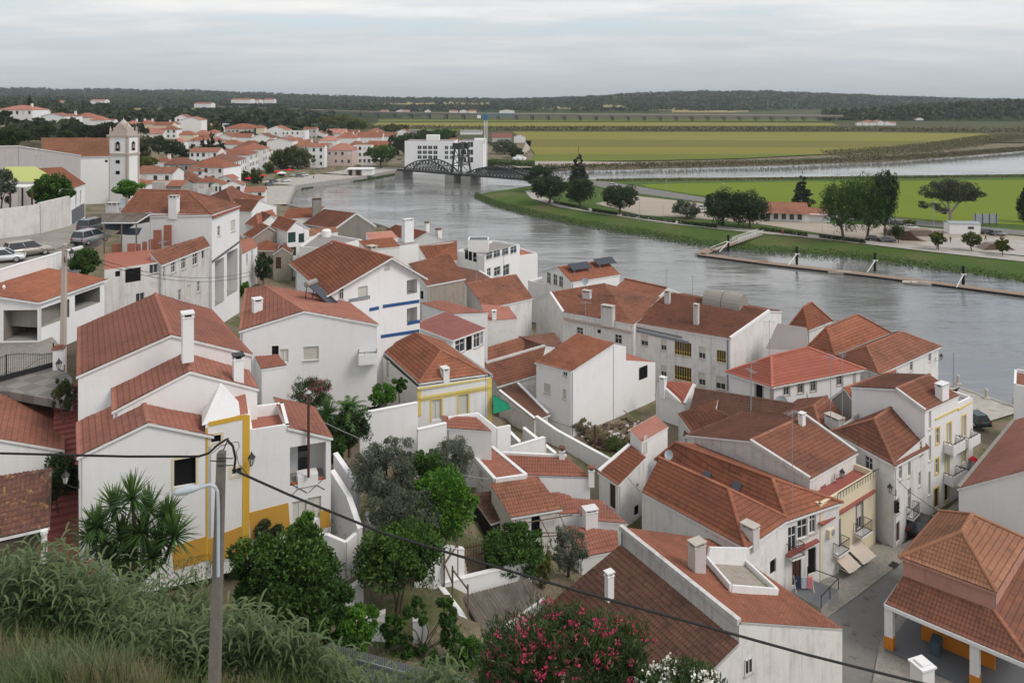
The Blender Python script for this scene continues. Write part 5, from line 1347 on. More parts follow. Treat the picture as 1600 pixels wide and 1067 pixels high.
for i in range(27):
 a=pa+(pb-pa)*i/27;b=pa+(pb-pa)*(i+1)/27
 d=unit((b-a)*V3(1, 1, 0));s=perp(d)
 z=18.95-.172*i
 steps.box(V3(*((a+b)/2)[:2], z-.6), 2.2, np.linalg.norm((b-a)[:2])+.01, .6, WALLS['maroon'], s)
tag(steps.build('stairway'), kind='structure')
sheet('path', [P(40, 905, 14.32), P(60, 850, 14.32), P(106, 838, 14.32), P(150, 850, 14.2), P(150, 905, 14.2)], WALLS['redfloor'], thick=.6)
# far side: fields, river path, lot, road
def field(name, col1, col2, band=0.02, rot=0.0):
 def fn(t, b):
  g=geo(t)
  mp=t.node('ShaderNodeMapping', {0:g, 'Rotation':(0, 0, rot), 'Scale':(0.0016, band, 1)}).outputs[0]
  n=t.noise(mp, 1.0, 4, 0.6);f=t.noise(g, 0.06, 5, 0.65)
  col=t.mix(t.step(n, 0.3, 0.7), col1, col2)
  return t.mix(t.math('MULTIPLY', f, 0.5), col, tuple(0.85*x for x in col1))
 return mat(name, fn, 0.95, 0.1)
field('rice_bright', (0.135, 0.185, 0.018), (0.175, 0.215, 0.026))
field('rice_green', (0.105, 0.145, 0.025), (0.15, 0.18, 0.03))
field('rice_yellow', (0.19, 0.175, 0.035), (0.235, 0.215, 0.05))
field('rice_olive', (0.145, 0.135, 0.035), (0.175, 0.16, 0.04))
field('field_ochre', (0.27, 0.22, 0.10), (0.33, 0.27, 0.13))
field('dirt_track', (0.34, 0.29, 0.235), (0.42, 0.37, 0.31), 0.2)
field('marsh_dark', (0.062, 0.066, 0.03), (0.09, 0.088, 0.042))
FZ=1.62
sheet('rice_field', pp([(826, 252), (836, 241), (1290, 241), (1150, 248), (1010, 251), (900, 252)], FZ), MATS['rice_green'])
sheet('rice_field', pp([(836, 241), (828, 230), (1400, 231), (1290, 241)], FZ), MATS['rice_yellow'])
sheet('rice_field', pp([(828, 230), (818, 218), (1530, 221), (1480, 226), (1400, 231)], FZ), MATS['rice_olive'])
sheet('rice_field', pp([(818, 218), (800, 206), (1360, 207), (1540, 209), (1566, 214), (1530, 221)], FZ), MATS['rice_yellow'])
sheet('rice_field', pp([(640, 206), (620, 200), (1330, 200.5), (1330, 203), (800, 203)], FZ), MATS['rice_green'])
sheet('rice_field', pp([(560, 198.5), (556, 192), (1010, 191), (1300, 192.5), (1310, 197), (900, 197.5)], FZ), MATS['rice_yellow'])
sheet('rice_field', pp([(470, 190), (560, 187), (1330, 187.5), (1330, 190), (800, 190.2)], FZ), MATS['rice_green'])
sheet('rice_field', pp([(1012, 293), (1000, 288), (1200, 284.5), (1600, 281), (1760, 280), (1760, 372), (1600, 352), (1480, 346), (1300, 330), (1180, 316), (1090, 305)], FZ), MATS['rice_bright'])
sheet('road', pp([(905, 284), (930, 281), (1000, 292), (1090, 307), (1180, 319), (1300, 333), (1480, 349), (1640, 364), (1640, 372), (1480, 356), (1300, 341), (1180, 326), (1090, 315), (1000, 303), (940, 293)], 1.66), MATS['asphalt'])
sheet('parking_lot', pp([(930, 318), (990, 306), (1090, 317), (1190, 334), (1300, 350), (1400, 352), (1520, 362), (1640, 374), (1640, 400), (1500, 392), (1390, 380), (1290, 366), (1200, 352), (1100, 342), (1000, 336)], 1.6), MATS['dirt_track'])
sheet('path', pp([(820, 299), (832, 297), (842, 306), (880, 319), (960, 332), (1050, 345), (1150, 356), (1250, 365), (1340, 374), (1460, 387), (1640, 405), (1640, 413), (1460, 394), (1340, 380), (1250, 370), (1150, 361), (1050, 350), (960, 337), (875, 324), (830, 310)], 1.66), MATS['quay_stone'])
sheet('skate_plaza', pp([(1430, 382), (1480, 372), (1560, 372), (1640, 380), (1640, 403), (1540, 394)], 1.64), MATS['quay_stone'])
sheet('track', pp([(796, 246), (806, 240), (818, 232), (822, 220), (830, 220), (828, 234), (816, 243), (808, 250)], FZ), MATS['dirt_track'])
sheet('building_site', pp([(760, 262), (800, 252), (900, 252), (985, 254), (1000, 257), (900, 259), (840, 262)], 1.58), MATS['dirt_track'])
xs=np.unique(np.concatenate([np.arange(-430, -130, 8), np.arange(-130, 130, 2.0), np.arange(130, 440, 8)]))
ys=np.unique(np.concatenate([np.arange(-30, 132, 2.0), np.arange(132, 660, 5)]))
_shore=[p for p in FARBANK]
def landz(x, y):
 z=ground(x, y)
 ins=inpoly(LAND, x, y)
 d=distline(_shore, x, y)
 z=np.where(d<30, np.minimum(z, -0.3+d*0.16), z)
 dq=distline([q*V3(1, 1, 0)for q in QUAY], x, y)
 z=np.where(x<30, np.minimum(z, 1.85+np.maximum(dq-6, 0)*.1), z)
 k=np.clip((x+0.125*y+8)/30, 0, 1)*(y>380)
 z=z*(1-k)+np.minimum(z, 1.1)*k
 for pl, (pa_, pb_, pc_)in SHEETS:
  bx=np.array(pl)
  c=(x>bx[:, 0].min()-3)&(x<bx[:, 0].max()+3)&(y>bx[:, 1].min()-3)&(y<bx[:, 1].max()+3)
  if not c.any():
   continue
  xi, yi=x[c], y[c]
  cl=[np.append(p, 0)for p in pl]+[np.append(pl[0], 0)]
  near=inpoly(pl, xi, yi)|(distline(cl, xi, yi)<2.6)
  sz=pa_*xi+pb_*yi+pc_-.22
  z[c]=np.where(near, np.minimum(z[c], sz), z[c])
 rough=0.12*np.sin(x*1.7+np.sin(y*0.9)*2)*np.sin(y*1.3+0.6*x)
 return np.where(ins, z+np.where(y<70, rough, 0)*np.where(z<3, 0, 1), -3.0)
gridmesh('terrain', xs, ys, landz, MATS['soil'], keep=lambda x, y:inpoly(LAND, x, y))
wm_=MB()
wm_.face([V3(-400, -60, 0), V3(1500, -60, 0), V3(1500, 1300, 0), V3(-400, 1300, 0)], MATS['river_water'])
tag(wm_.build('river'), kind='structure')
def grassf(t, b):
 g=geo(t)
 a=t.noise(g, 0.05, 5, 0.6);c=t.noise(g, 0.5, 6, 0.65);f=t.noise(g, 5, 4, 0.6)
 col=t.mix(c, (0.045, 0.085, 0.018), (0.085, 0.135, 0.03))
 col=t.mix(t.step(a, 0.5, 0.68), col, (0.12, 0.115, 0.05))
 bump(t, b, f, 0.15, 0.8)
 return col
mat('bank_grass', grassf, 0.95, 0.1)
def penz(x, y):
 ins=inpoly(PEN, x, y)
 d=distline([np.append(p, 0)for p in PEN[:19]], x, y)
 return np.where(ins, np.minimum(-0.25+d*0.13, 1.5), -2.0)+np.where(ins, 0.05*np.sin(x*0.9)*np.sin(y*0.7), 0)
gridmesh('riverbank', np.arange(-30, 640, 3.0), np.arange(140, 470, 3.0), penz, MATS['bank_grass'], keep=lambda x, y:inpoly(PEN, x, y))
def hillmat(t, b):
 g=geo(t)
 a=t.noise(g, 0.0018, 5, 0.55);c=t.noise(g, 0.02, 6, 0.65);f=t.noise(g, 0.12, 4, 0.6)
 col=t.mix(t.step(c, 0.3, 0.7), (0.030, 0.048, 0.020), (0.06, 0.078, 0.032))
 col=t.mix(t.math('MULTIPLY', t.step(f, 0.45, 0.65), 0.5), col, (0.016, 0.026, 0.012))
 col=t.mix(t.math('MULTIPLY', t.step(a, 0.60, 0.66), t.step(c, 0.35, 0.5)), col, (0.24, 0.175, 0.105))
 bump(t, b, t.math('ADD', c, t.math('MULTIPLY', f, 0.6)), 14.0, 0.9)
 return col
mat('wooded_hills', hillmat, 0.97, 0.05)
# rows: distance, then horizon line in photo pixels (x, y); None = flat plain
PXS=np.arange(-500, 2150, 10.0)
def rowy(pts, Y):
 return np.interp(PXS, [p[0]for p in pts], [p[1]for p in pts])
def flat(Y, z=1.1):
 return YH+(H-z)*F/Y
HR=[(645, [(-500, 176), (0, 180), (120, 187), (220, 192), (320, 193), (400, 194), (460, 200), (530, flat(645)), (2200, flat(645))]), (850, [(-500, 168), (0, 174), (200, 181), (400, 184), (470, 190), (560, flat(850)), (2200, flat(850))]), (1200, [(-500, 160), (0, 165), (200, 170), (400, 176), (480, 181), (600, flat(1200)), (2200, flat(1200))]), (1650, [(-500, 154), (0, 158), (200, 163), (400, 169), (560, 174), (700, flat(1650)), (2200, flat(1650))]), (1950, [(-500, 151), (200, 160), (400, 166), (600, 170), (800, 171), (950, 169), (1050, 170), (1250, 173), (1350, 174), (2200, 173)]), (2400, [(-500, 147), (200, 155), (400, 161), (600, 163), (800, 164), (950, 160), (1000, 158), (1150, 158), (1280, 162), (1400, 165), (2200, 164)]), (3000, [(-500, 143), (300, 148), (450, 153), (600, 157), (800, 158), (930, 154.5), (1000, 149.5), (1100, 147), (1200, 147), (1290, 150.5), (1400, 155), (1500, 158), (2200, 160)]), (3700, [(-500, 137), (0, 139.5), (300, 143), (450, 149), (600, 154), (800, 156.5), (930, 152.5), (1000, 147), (1100, 144.5), (1200, 144.5), (1290, 148), (1400, 152.5), (1500, 155.5), (1620, 158), (2200, 158)]), (5200, [(-500, 139), (0, 141), (450, 150), (800, 157), (1100, 149), (1400, 155), (2200, 160)]), (8000, [(-500, 150), (2200, 160)])]
rows=[]
for Y, pts in HR:
 yy=rowy(pts, Y)
 rows.append(np.stack([(PXS-CX)/F*Y, np.full(len(PXS), float(Y)), H-(yy-YH)*Y/F], 1))
fine_rows=[]
for r0, r1 in zip(rows, rows[1:]):
 k=7
 for i in range(k):
  t_=i/k
  s_=t_*t_*(3-2*t_)
  q=r0*(1-t_)+r1*t_
  q[:, 2]=r0[:, 2]*(1-s_)+r1[:, 2]*s_
  fine_rows.append(q)
fine_rows.append(rows[-1])
hv=np.stack(fine_rows)
amp=np.clip((hv[:, :, 2]-3)/20, 0, 1)*np.clip(hv[:, :, 1]/900, 0.3, 2.2)
hv[:, :, 2]+=amp*(1.1*np.sin(hv[:, :, 0]/61+hv[:, :, 1]/93)+0.9*np.sin(hv[:, :, 0]/23.0-hv[:, :, 1]/71))*np.where(hv[:, :, 1]<650, 0, 1)
HILLV=hv
nr, nc_=hv.shape[:2]
idx=np.arange(nr*nc_).reshape(nr, nc_)
hq=np.stack([idx[:-1, :-1], idx[:-1, 1:], idx[1:, 1:], idx[1:, :-1]], -1).reshape(-1, 4)
hm=MB()
plainq=(hv.reshape(-1, 3)[hq][:, :, 2].max(1)<2.2)&(hv.reshape(-1, 3)[hq][:, :, 1].max(1)<2400)
hc_=hv.reshape(-1, 3)[hq].mean(1)
hpx, hpy=CX+hc_[:, 0]/hc_[:, 1]*F, YH+(H-hc_[:, 2])/hc_[:, 1]*F
CLEAR=[(640, 161.5, 48, 2.2), (712, 161, 22, 1.6), (742, 162, 26, 1.6), (1050, 171, 42, 2.2), (1110, 174.5, 60, 2.4), (880, 168, 46, 2.0), (960, 165, 22, 3), (250, 170, 60, 1.5), (150, 172, 30, 1.5), (480, 168, 30, 1.5)]
def cleared(px, py):
 r=np.zeros(px.shape, bool)
 for cx_, cy_, rx_, ry_ in CLEAR:
  r|=((px-cx_)/rx_)**2+((py-cy_)/ry_)**2<1
 return r
clr=cleared(hpx, hpy)&~plainq
hm.chunk(hv.reshape(-1, 3), hq[~plainq&~clr], MATS['wooded_hills'])
hm.chunk(hv.reshape(-1, 3), hq[clr], MATS['field_ochre'])
hm.chunk(hv.reshape(-1, 3), hq[plainq], MATS['marsh_dark'])
tag(hm.build('hills', smooth=True), kind='structure')
# nearer wooded hillside on the right with its white village
hr2=[]
for Y, pts in((1170, [(1280, 190.5), (2200, 190.5)]), (1260, [(1280, 182), (1330, 180), (1450, 172), (1600, 166), (2200, 155)]), (1420, [(1280, 178), (1340, 175), (1420, 169), (1500, 164), (1600, 160), (2200, 146)]), (1700, [(1280, 176), (2200, 170)])):
 xs_=np.arange(1290, 2150, 15.0)
 yy=np.interp(xs_, [p[0]for p in pts], [p[1]for p in pts])
 hr2.append(np.stack([(xs_-CX)/F*Y, np.full(len(xs_), float(Y)), H-(yy-YH)*Y/F], 1))
hv2=np.stack(hr2)
nr, nc_=hv2.shape[:2]
idx=np.arange(nr*nc_).reshape(nr, nc_)
hm=MB()
hm.chunk(hv2.reshape(-1, 3), np.stack([idx[:-1, :-1], idx[:-1, 1:], idx[1:, 1:], idx[1:, :-1]], -1).reshape(-1, 4), MATS['wooded_hills'])
tag(hm.build('hillside', smooth=True), kind='structure')
M['pierstone']=plain('viaduct_concrete', (0.20, 0.175, 0.155), 0.9, 0.1)
# ------------------------------------------------------------------ hotel, bridge, viaduct, crane
def blockhouse(name, label, cat, c, ux, W_, D, HH, wall, wins, parapet=.5):
 R=root(name, c, label, cat)
 ux=unit(ux);uy=perp(ux)
 mb=MB()
 mb.box(V3(c[0], c[1], c[2]-2)+uy*D/2, W_, D, HH+2, WALLS[wall], ux)
 mb.build('wall', R)
 rf=MB()
 rf.box(V3(*c[:2], c[2]+HH)+uy*D/2, W_-.6, D-.6, .06, WALLS['flatgrey'], ux)
 rf.build('roof', R)
 for(x, z, w_, h_)in wins:
  wb=MB()
  wb.box(V3(*c[:2], c[2]+z)+ux*x+uy*.02, w_, .1, h_, M['glass'], ux)
  for k in(-.5, 0, .5):
   wb.box(V3(*c[:2], c[2]+z)+ux*(x+k*w_)-uy*.04, .12, .1, h_, M['frame_white'], ux)
  wb.build('window', R)
 return R
hc=P(671, 266, 2.0)
hk=hc[1]/F
hw=[((i-1.5)*8.3*hk-3*hk, (j*7.6+17.5)*hk, 6.4*hk, 5.2*hk)for i in range(4)for j in range(3)]+[((i-1.5)*8.3*hk+31*hk, (j*7.6+17.5)*hk, 5*hk, 5*hk)for i in(1, 2)for j in range(3)]
R=blockhouse('hotel', 'white four-storey hotel block with three rows of square windows by the bridge', 'hotel', hc, (1, -.05, 0), 78*hk, 16, 45*hk, 'clean', hw)
mb=MB();mb.box(hc+V3(4*hk, 6, 45*hk), 20*hk, 6, 9*hk, WALLS['clean']);mb.build('roof_cabin', R)
q=P(736, 262, 2.0);k=q[1]/F
R=blockhouse('hotel_wing', 'half-built white hotel wing with open dark bays beside the crane', 'hotel', q, (1, -.1, 0), 38*k, 14, 41*k, 'clean', [((i-1.1)*11*k, (j*12+8)*k, 9*k, 8*k)for i in range(2)for j in range(3)])
mb=MB();mb.box(q+V3(14*k, 3, 41*k), 18*k, 6, 4*k, WALLS['clean']);mb.build('roof_cabin', R)
# tower crane
cb_=P(759, 258, 1.8);k=cb_[1]/F
R=root('tower_crane', cb_, 'white lattice tower crane with a blue top, beside the hotel', 'crane')
mast=MB()
hh=70*k
for sx in(-.8, .8):
 for sy in(-.8, .8):
  mast.beam(cb_+V3(sx, sy, -1), cb_+V3(sx, sy, hh), .22, .22, M['frame_white'])
n=22
for i in range(n):
 z0, z1=hh*i/n, hh*(i+1)/n
 for(ax, ay), (bx, by)in(((-.8, -.8), (.8, -.8)), ((.8, -.8), (.8, .8)), ((.8, .8), (-.8, .8)), ((-.8, .8), (-.8, -.8))):
  mast.beam(cb_+V3(ax, ay, z0), cb_+V3(bx, by, z1), .12, .12, M['frame_white'])
  mast.beam(cb_+V3(ax, ay, z1), cb_+V3(bx, by, z1), .12, .12, M['frame_white'])
mast.build('mast', R)
jb=MB()
top=cb_+V3(0, 0, hh)
jb.box(top, 2.2, 2.2, 3.2, M['craneblue'])
jb.beam(top+V3(0, 0, 3), top+V3(0, 0, 5.5), .5, .5, M['craneblue'])
jd=unit(V3(.55, .83, 0))
for s in(-.6, .6):
 jb.beam(top+V3(s, 0, 2.2)-jd*7, top+V3(s, 0, 2.2)+jd*30, .25, .3, M['craneblue'])
jb.beam(top+V3(0, 0, 3.6), top+V3(0, 0, 3.2)+jd*30, .2, .2, M['craneblue'])
jb.box(top+V3(0, 0, 1.2)-jd*6.5, 2, 1.6, 1.8, M['whitecloth'])
jb.build('jib', R)
# iron bridge
A, B=P(628, 266.5, 3.6), P(832, 283.5, 3.2)
A[2], B[2]=4.2, 4.2
R=root('bridge', (A+B)/2*V3(1, 1, 0), 'dark green iron bridge with arched trusses and a lifting tower across the river', 'bridge')
d=unit(B-A);s=perp(d);L=np.linalg.norm(B-A)
dk=MB();dk.beam(A, B, 7.5, .9, M['steel_bridge']);dk.beam(A+V3(0, 0, .46), B+V3(0, 0, .46), 6.4, .1, MATS['asphalt']);dk.build('deck', R)
def truss(t0, t1, hgt, base_h, nseg):
 tb=MB()
 for sd in(-3.4, 3.4):
  prev=None
  for i in range(nseg+1):
   t=t0+(t1-t0)*i/nseg
   f=i/nseg
   h_=base_h+hgt*4*f*(1-f)
   p=A+d*L*t+s*sd
   tp=p+V3(0, 0, h_)
   tb.beam(p, tp, .3, .3, M['steel_bridge'])
   if prev is not None:
    tb.beam(prev[1], tp, .5, .5, M['steel_bridge'])
    tb.beam(prev[0], tp, .2, .2, M['steel_bridge']);tb.beam(prev[1], p, .2, .2, M['steel_bridge'])
   prev=(p, tp)
  a_, b_=A+d*L*t0+s*sd, A+d*L*t1+s*sd
  tb.beam(a_+V3(0, 0, 1.1), b_+V3(0, 0, 1.1), .15, .15, M['steel_bridge'])
 for i in range(2, nseg-1, 2):
  t=t0+(t1-t0)*i/nseg;f=i/nseg
  p=A+d*L*t+V3(0, 0, base_h+hgt*4*f*(1-f))
  tb.beam(p-s*3.4, p+s*3.4, .25, .25, M['steel_bridge'])
 tb.build('truss', R)
truss(.06, .42, 4.6, 1.1, 14)
truss(.56, 1.0, 3.6, 1.1, 18)
tw=MB()
for t in(.445, .525):
 for sd in(-3.4, 3.4):
  p=A+d*L*t+s*sd
  tw.beam(p-V3(0, 0, .5), p+V3(0, 0, 12.5)+d*(2.0 if t<.5 else-2.0), .7, .7, M['steel_bridge'])
 p=A+d*L*t
 for z in(5, 8.5, 12):
  k_=(2.0 if t<.5 else-2.0)*z/12.5
  tw.beam(p-s*3.4+d*k_+V3(0, 0, z), p+s*3.4+d*k_+V3(0, 0, z), .4, .4, M['steel_bridge'])
for sd in(-3.4, 3.4):
 for z, q in((4, .0), (8, .0), (12, .0)):
  p=A+d*L*.445+s*sd+d*2.0*z/12.5;r_=A+d*L*.525+s*sd-d*2.0*z/12.5
  tw.beam(p+V3(0, 0, z), r_+V3(0, 0, z), .35, .35, M['steel_bridge'])
  tw.beam(p+V3(0, 0, z), r_+V3(0, 0, z-3.8), .25, .25, M['steel_bridge'])
for sd in(-2.4, 2.4):
 tw.box(A+d*L*.485+s*sd+V3(0, 0, 12.3), 5.5, 1.6, 2.4, M['steel_bridge'], d)
tw.build('lifting_tower', R)
for t, wd in((.435, 9), (.56, 9), (.02, 8)):
 pb_=MB()
 p=A+d*L*t
 pb_.box(V3(p[0], p[1], -2), 5, wd, 5.6, WALLS['concrete'], d)
 pb_.build('pier', R)
 # motorway viaduct across the plain
va=[P(380, 172, 0), None]
def vp(px, py, Y):
 return AT(px, py, Y)
vl=[vp(330, 168, 1500), vp(480, 173.5, 1420), vp(600, 177.5, 1330), vp(760, 180, 1240), vp(900, 181.2, 1200), vp(1100, 182.2, 1180), vp(1315, 183.4, 1170)]
R=root('viaduct', vl[3]*V3(1, 1, 0), 'long concrete motorway viaduct on many piers crossing the rice plain', 'viaduct')
dk=MB()
for a, b in zip(vl, vl[1:]):
 dk.beam(a+V3(0, 0, 1), b+V3(0, 0, 1), 13, 2.6, M['pierstone'])
 dk.beam(a+V3(0, -6.4, 2.8), b+V3(0, -6.4, 2.8), .4, 1.0, M['stonecap'])
dk.build('deck', R)
for px in list(range(562, 790, 27))+list(range(806, 1312, 25)):
 X=np.interp(px, [330, 480, 600, 760, 900, 1100, 1315], [p[1]for p in vl])
 zt=np.interp(px, [330, 480, 600, 760, 900, 1100, 1315], [p[2]for p in vl])
 pr=MB()
 x=(px-CX)/F*X
 for o_ in(-3.5, 3.5):
  pr.box(V3(x+o_*.5, X+o_, -1), 2.6, 2.4, zt+1.3, M['pierstone'])
 pr.box(V3(x, X, zt-2.2), 5.0, 11, 2.0, M['pierstone'])
 pr.build('pier', R)
 # riverside kiosk on the town quay
q=P(558, 274.5, 2.05)
R=root('riverside_kiosk', q, 'low white concrete kiosk with open front on the quay of the bay', 'kiosk')
mb=MB()
for x, w_ in((-4.6, .6), (2.2, .6), (-1.6, 1.6)):
 mb.box(q+V3(x, 2, 0), w_, 4, 2.9, WALLS['tan'])
mb.box(q+V3(-1, 4, 0), 8, .4, 2.9, WALLS['concrete']);mb.box(q+V3(5, 3, 0), 5, 6, 2.9, WALLS['clean']);mb.build('wall', R)
mb=MB();mb.box(q+V3(1.3, 3, 2.9), 13, 7, .5, WALLS['clean']);mb.build('roof', R)
TK=None
for i, (px, lab)in enumerate(((804, 'white upright silo left in the trio by the channel'), (811, 'white upright silo in the middle of the trio by the channel'), (819, 'white upright silo right in the trio by the channel'))):
 p=P(px, 256.5, 1.6)
 if TK is None:
  R=root('silo', (0, 0, 0), lab, 'silo', 'white silos at the building site')
  mb=MB();mb.lathe([(1.25, 0), (1.25, 3.6), (1.1, 3.9), (.2, 4.1)], WALLS['clean'], (0, 0, 0), 12);mb.build('tank', R)
  mb=MB();mb.lathe([(1.32, 1.2), (1.32, 1.3)], M['galv'], (0, 0, 0), 12);mb.build('hoop', R)
  TK=R;R.location=tuple(p)
 else:
  dup(TK, p, 0, lab)
  # pontoon, gangway, piles, boats
R=root('pontoon', P(1300, 420, 0), 'long timber floating pontoon along the far bank of the river', 'pontoon')
line=[P(1093, 397, .45), P(1200, 411, .45), P(1350, 428, .45), P(1470, 443, .45), P(1640, 465, .45)]
mb=MB();fl=MB()
for a, b in zip(line, line[1:]):
 mb.beam(a, b, 2.6, .16, M['deck'])
 fl.beam(a-V3(0, 0, .3), b-V3(0, 0, .3), 2.3, .5, M['rubber'])
mb.build('deck', R);fl.build('float', R)
mb=MB();mb.beam(line[0], P(1112, 389, .45), 3.0, .16, M['deck']);mb.build('platform', R)
R=root('gangway', P(1160, 376, 0), 'sloping gangway with white lattice railings from bank to pontoon', 'gangway')
a, b=P(1114, 391, .7), P(1188, 366, 1.9)
mb=MB();mb.beam(a, b, 1.8, .16, M['deck']);mb.build('deck', R)
d=unit(b-a);s=unit(np.cross(d, (0, 0, 1)))
for sd in(-.9, .9):
 rb=MB()
 n=16
 for i in range(n):
  p, q=a+(b-a)*(.45+.55*i/n)+s*sd, a+(b-a)*(.45+.55*(i+1)/n)+s*sd
  rb.beam(p+V3(0, 0, 1.3), q+V3(0, 0, 1.3), .09, .12, M['frame_white']);rb.beam(p, q+V3(0, 0, 1.3), .07, .07, M['frame_white']);rb.beam(p, p+V3(0, 0, 1.3), .08, .08, M['frame_white'])
 rb.beam(a+s*sd+V3(0, 0, .5), a+(b-a)*.5+s*sd+V3(0, 0, .9), .08, .12, M['frame_white'])
 rb.build('railing', R)
PILE=None
for i, (px, py, lab)in enumerate(((1138, 393, 'mooring pile with white strut at the gangway foot'), (1245, 413, 'mooring pile with white strut, second from the gangway'), (1367, 424, 'mooring pile with white strut in front of the young plaza trees'), (1505, 447, 'mooring pile with white strut nearest the right edge'))):
 p=P(px, py, 0)
 if PILE is None:
  R=root('mooring_pile', (0, 0, 0), lab, 'pile', 'mooring piles along the pontoon')
  mb=MB();mb.tube([(0, 0, -2), (0, 0, 4.4)], .32, M['rubber'], 8);mb.build('post', R)
  mb=MB();mb.beam((-.1, -.3, 2.6), (-3.2, -3.0, .5), .16, .16, M['frame_white']);mb.beam((-.6, -.3, 2.65), (.6, -.3, 2.65), .2, .2, M['frame_white']);mb.build('strut', R)
  R.location=tuple(p);PILE=R
 else:
  dup(PILE, p, 0, lab)
def boat_proto(label, hull, loc, rz, L=5.0):
 R=root('rowing_boat', (0, 0, 0), label, 'boat', 'small boats tied to the pontoon')
 mb=MB()
 ns=12
 sec=[]
 for i in range(ns+1):
  t=i/ns
  x=(t-.5)*L
  wd=.75*(math.sin(math.pi*min(1, .18+t*.82))**.6)if t<1 else.05
  wd=.72*(1-max(0, (t-.45)/.55)**2.2)*(.8+.2*min(1, t/.3))
  zt=.5+.25*t*t
  sec.append([V3(x, -wd, zt), V3(x, -wd*.7, .08), V3(x, 0, -.05), V3(x, wd*.7, .08), V3(x, wd, zt), V3(x, wd*.85, zt), V3(x, wd*.55, .18), V3(x, -wd*.55, .18), V3(x, -wd*.85, zt)])
 for a, b in zip(sec, sec[1:]):
  for k in range(9):
   mb.face([a[k], b[k], b[(k+1)%9], a[(k+1)%9]], M[hull])
 mb.face(sec[0][::-1], M[hull]);mb.face(sec[-1], M[hull])
 mb.build('hull', R)
 for x in(-1.3, 0.3):
  sb=MB();sb.box(V3(x, 0, .38), .3, 1.15, .05, M['wood']);sb.build('seat', R)
 R.location=tuple(loc);R.rotation_euler=(0, 0, rz)
 return R
boat_proto('small open boat with a reddish hull tied to the left part of the pontoon', 'boatred', P(1184, 411.5, .0), -.35)
boat_proto('small white boat tied to the middle of the pontoon', 'boatpaint', P(1312, 428, .0), -.3)
boat_proto('slim pale boat tied to the right part of the pontoon', 'boatpaint', P(1434, 444.5, .0), -.33, 6)
# cafe and the things on the far bank
R=None
q=P(1236, 346, 1.6);k=q[1]/F
R=root('cafe_house', q, 'long low white cafe with a salmon tile roof on the far bank', 'house')
mb=MB();ux=unit(V3(1, -.22, 0));uy=perp(ux)
mb.box(V3(q[0], q[1], .5)+uy*4-ux*2, 14.5, 8, 4.3, WALLS['clean'], ux);mb.box(V3(q[0], q[1], .5)+uy*4+ux*8.5, 6.5, 7, 3.5, WALLS['clean'], ux)
mb.build('wall', R)
rf=MB()
c=V3(q[0], q[1], 0)+uy*4-ux*2
e=[c-ux*8-uy*5.5+V3(0, 0, 4.2), c+ux*7.4-uy*5.5+V3(0, 0, 4.2), c+ux*7.4+V3(0, 0, 7.2), c-ux*8+V3(0, 0, 7.2), c-ux*8+uy*4.6+V3(0, 0, 4.8), c+ux*7.4+uy*4.6+V3(0, 0, 4.8)]
tiled(rf, [e[0], e[1], e[2], e[3]], TILES['brown'], False);tiled(rf, [e[5], e[4], e[3], e[2]], TILES['brown'], False)
c2=V3(q[0], q[1], 0)+uy*4+ux*8.7
tiled(rf, [c2-ux*3.4-uy*4.2+V3(0, 0, 3.7), c2+ux*3.6-uy*4.2+V3(0, 0, 3.7), c2+ux*3.6+uy*3.8+V3(0, 0, 5.2), c2-ux*3.4+uy*3.8+V3(0, 0, 5.2)], TILES['brown'], False)
rf.build('roof', R)
gb=MB();gb.face([e[1]+uy*.9, e[5]-uy*.3, e[2]], WALLS['clean']);gb.build('gable', R)
for x in(-7, -4.6, -2.2, .2, 2.6):
 wb=MB();wb.box(V3(q[0], q[1], 2.2)+ux*x-uy*.03, 1.3, .1, 1.7, M['glass'], ux);wb.build('window', R)
R=root('site_cabin', P(1515, 366, 1.6), 'white prefabricated cabin with a low pitched roof beside the skate ramps', 'cabin')
q=P(1508, 366, 1.6);ux=unit(V3(1, -.12, 0));uy=perp(ux)
mb=MB();mb.box(q+uy*2, 8.4, 4, 3.0, WALLS['clean'], ux);mb.build('wall', R)
mb=MB();mb.beam(q-ux*4.4+uy*1+V3(0, 0, 3.2), q+ux*4.4+uy*1+V3(0, 0, 3.2), 2.4, .12, M['galv'], up=unit(V3(0, -.2, 1)));mb.beam(q-ux*4.4+uy*3.2+V3(0, 0, 3.2), q+ux*4.4+uy*3.2+V3(0, 0, 3.2), 2.4, .12, M['galv'], up=unit(V3(0, .2, 1)));mb.build('roof', R)
mb=MB();mb.box(q+ux*1.6-uy*.03+V3(0, 0, 1.5), 1.6, .08, .7, M['glass'], ux);mb.build('window', R)
R=root('billboard', P(1540, 352, 1.6), 'large grey billboard frame seen from behind at the field edge', 'billboard')
q=P(1540, 352, 1.6)
mb=MB();mb.box(q+V3(0, 0, .6), 7.6, .12, 2.9, M['galv']);mb.build('panel', R)
for x in(-3.2, -1, 1.2, 3.3):
 mb=MB();mb.box(q+V3(x, -.12, -.5), .12, .14, 4.2, M['iron']);mb.build('post', R)
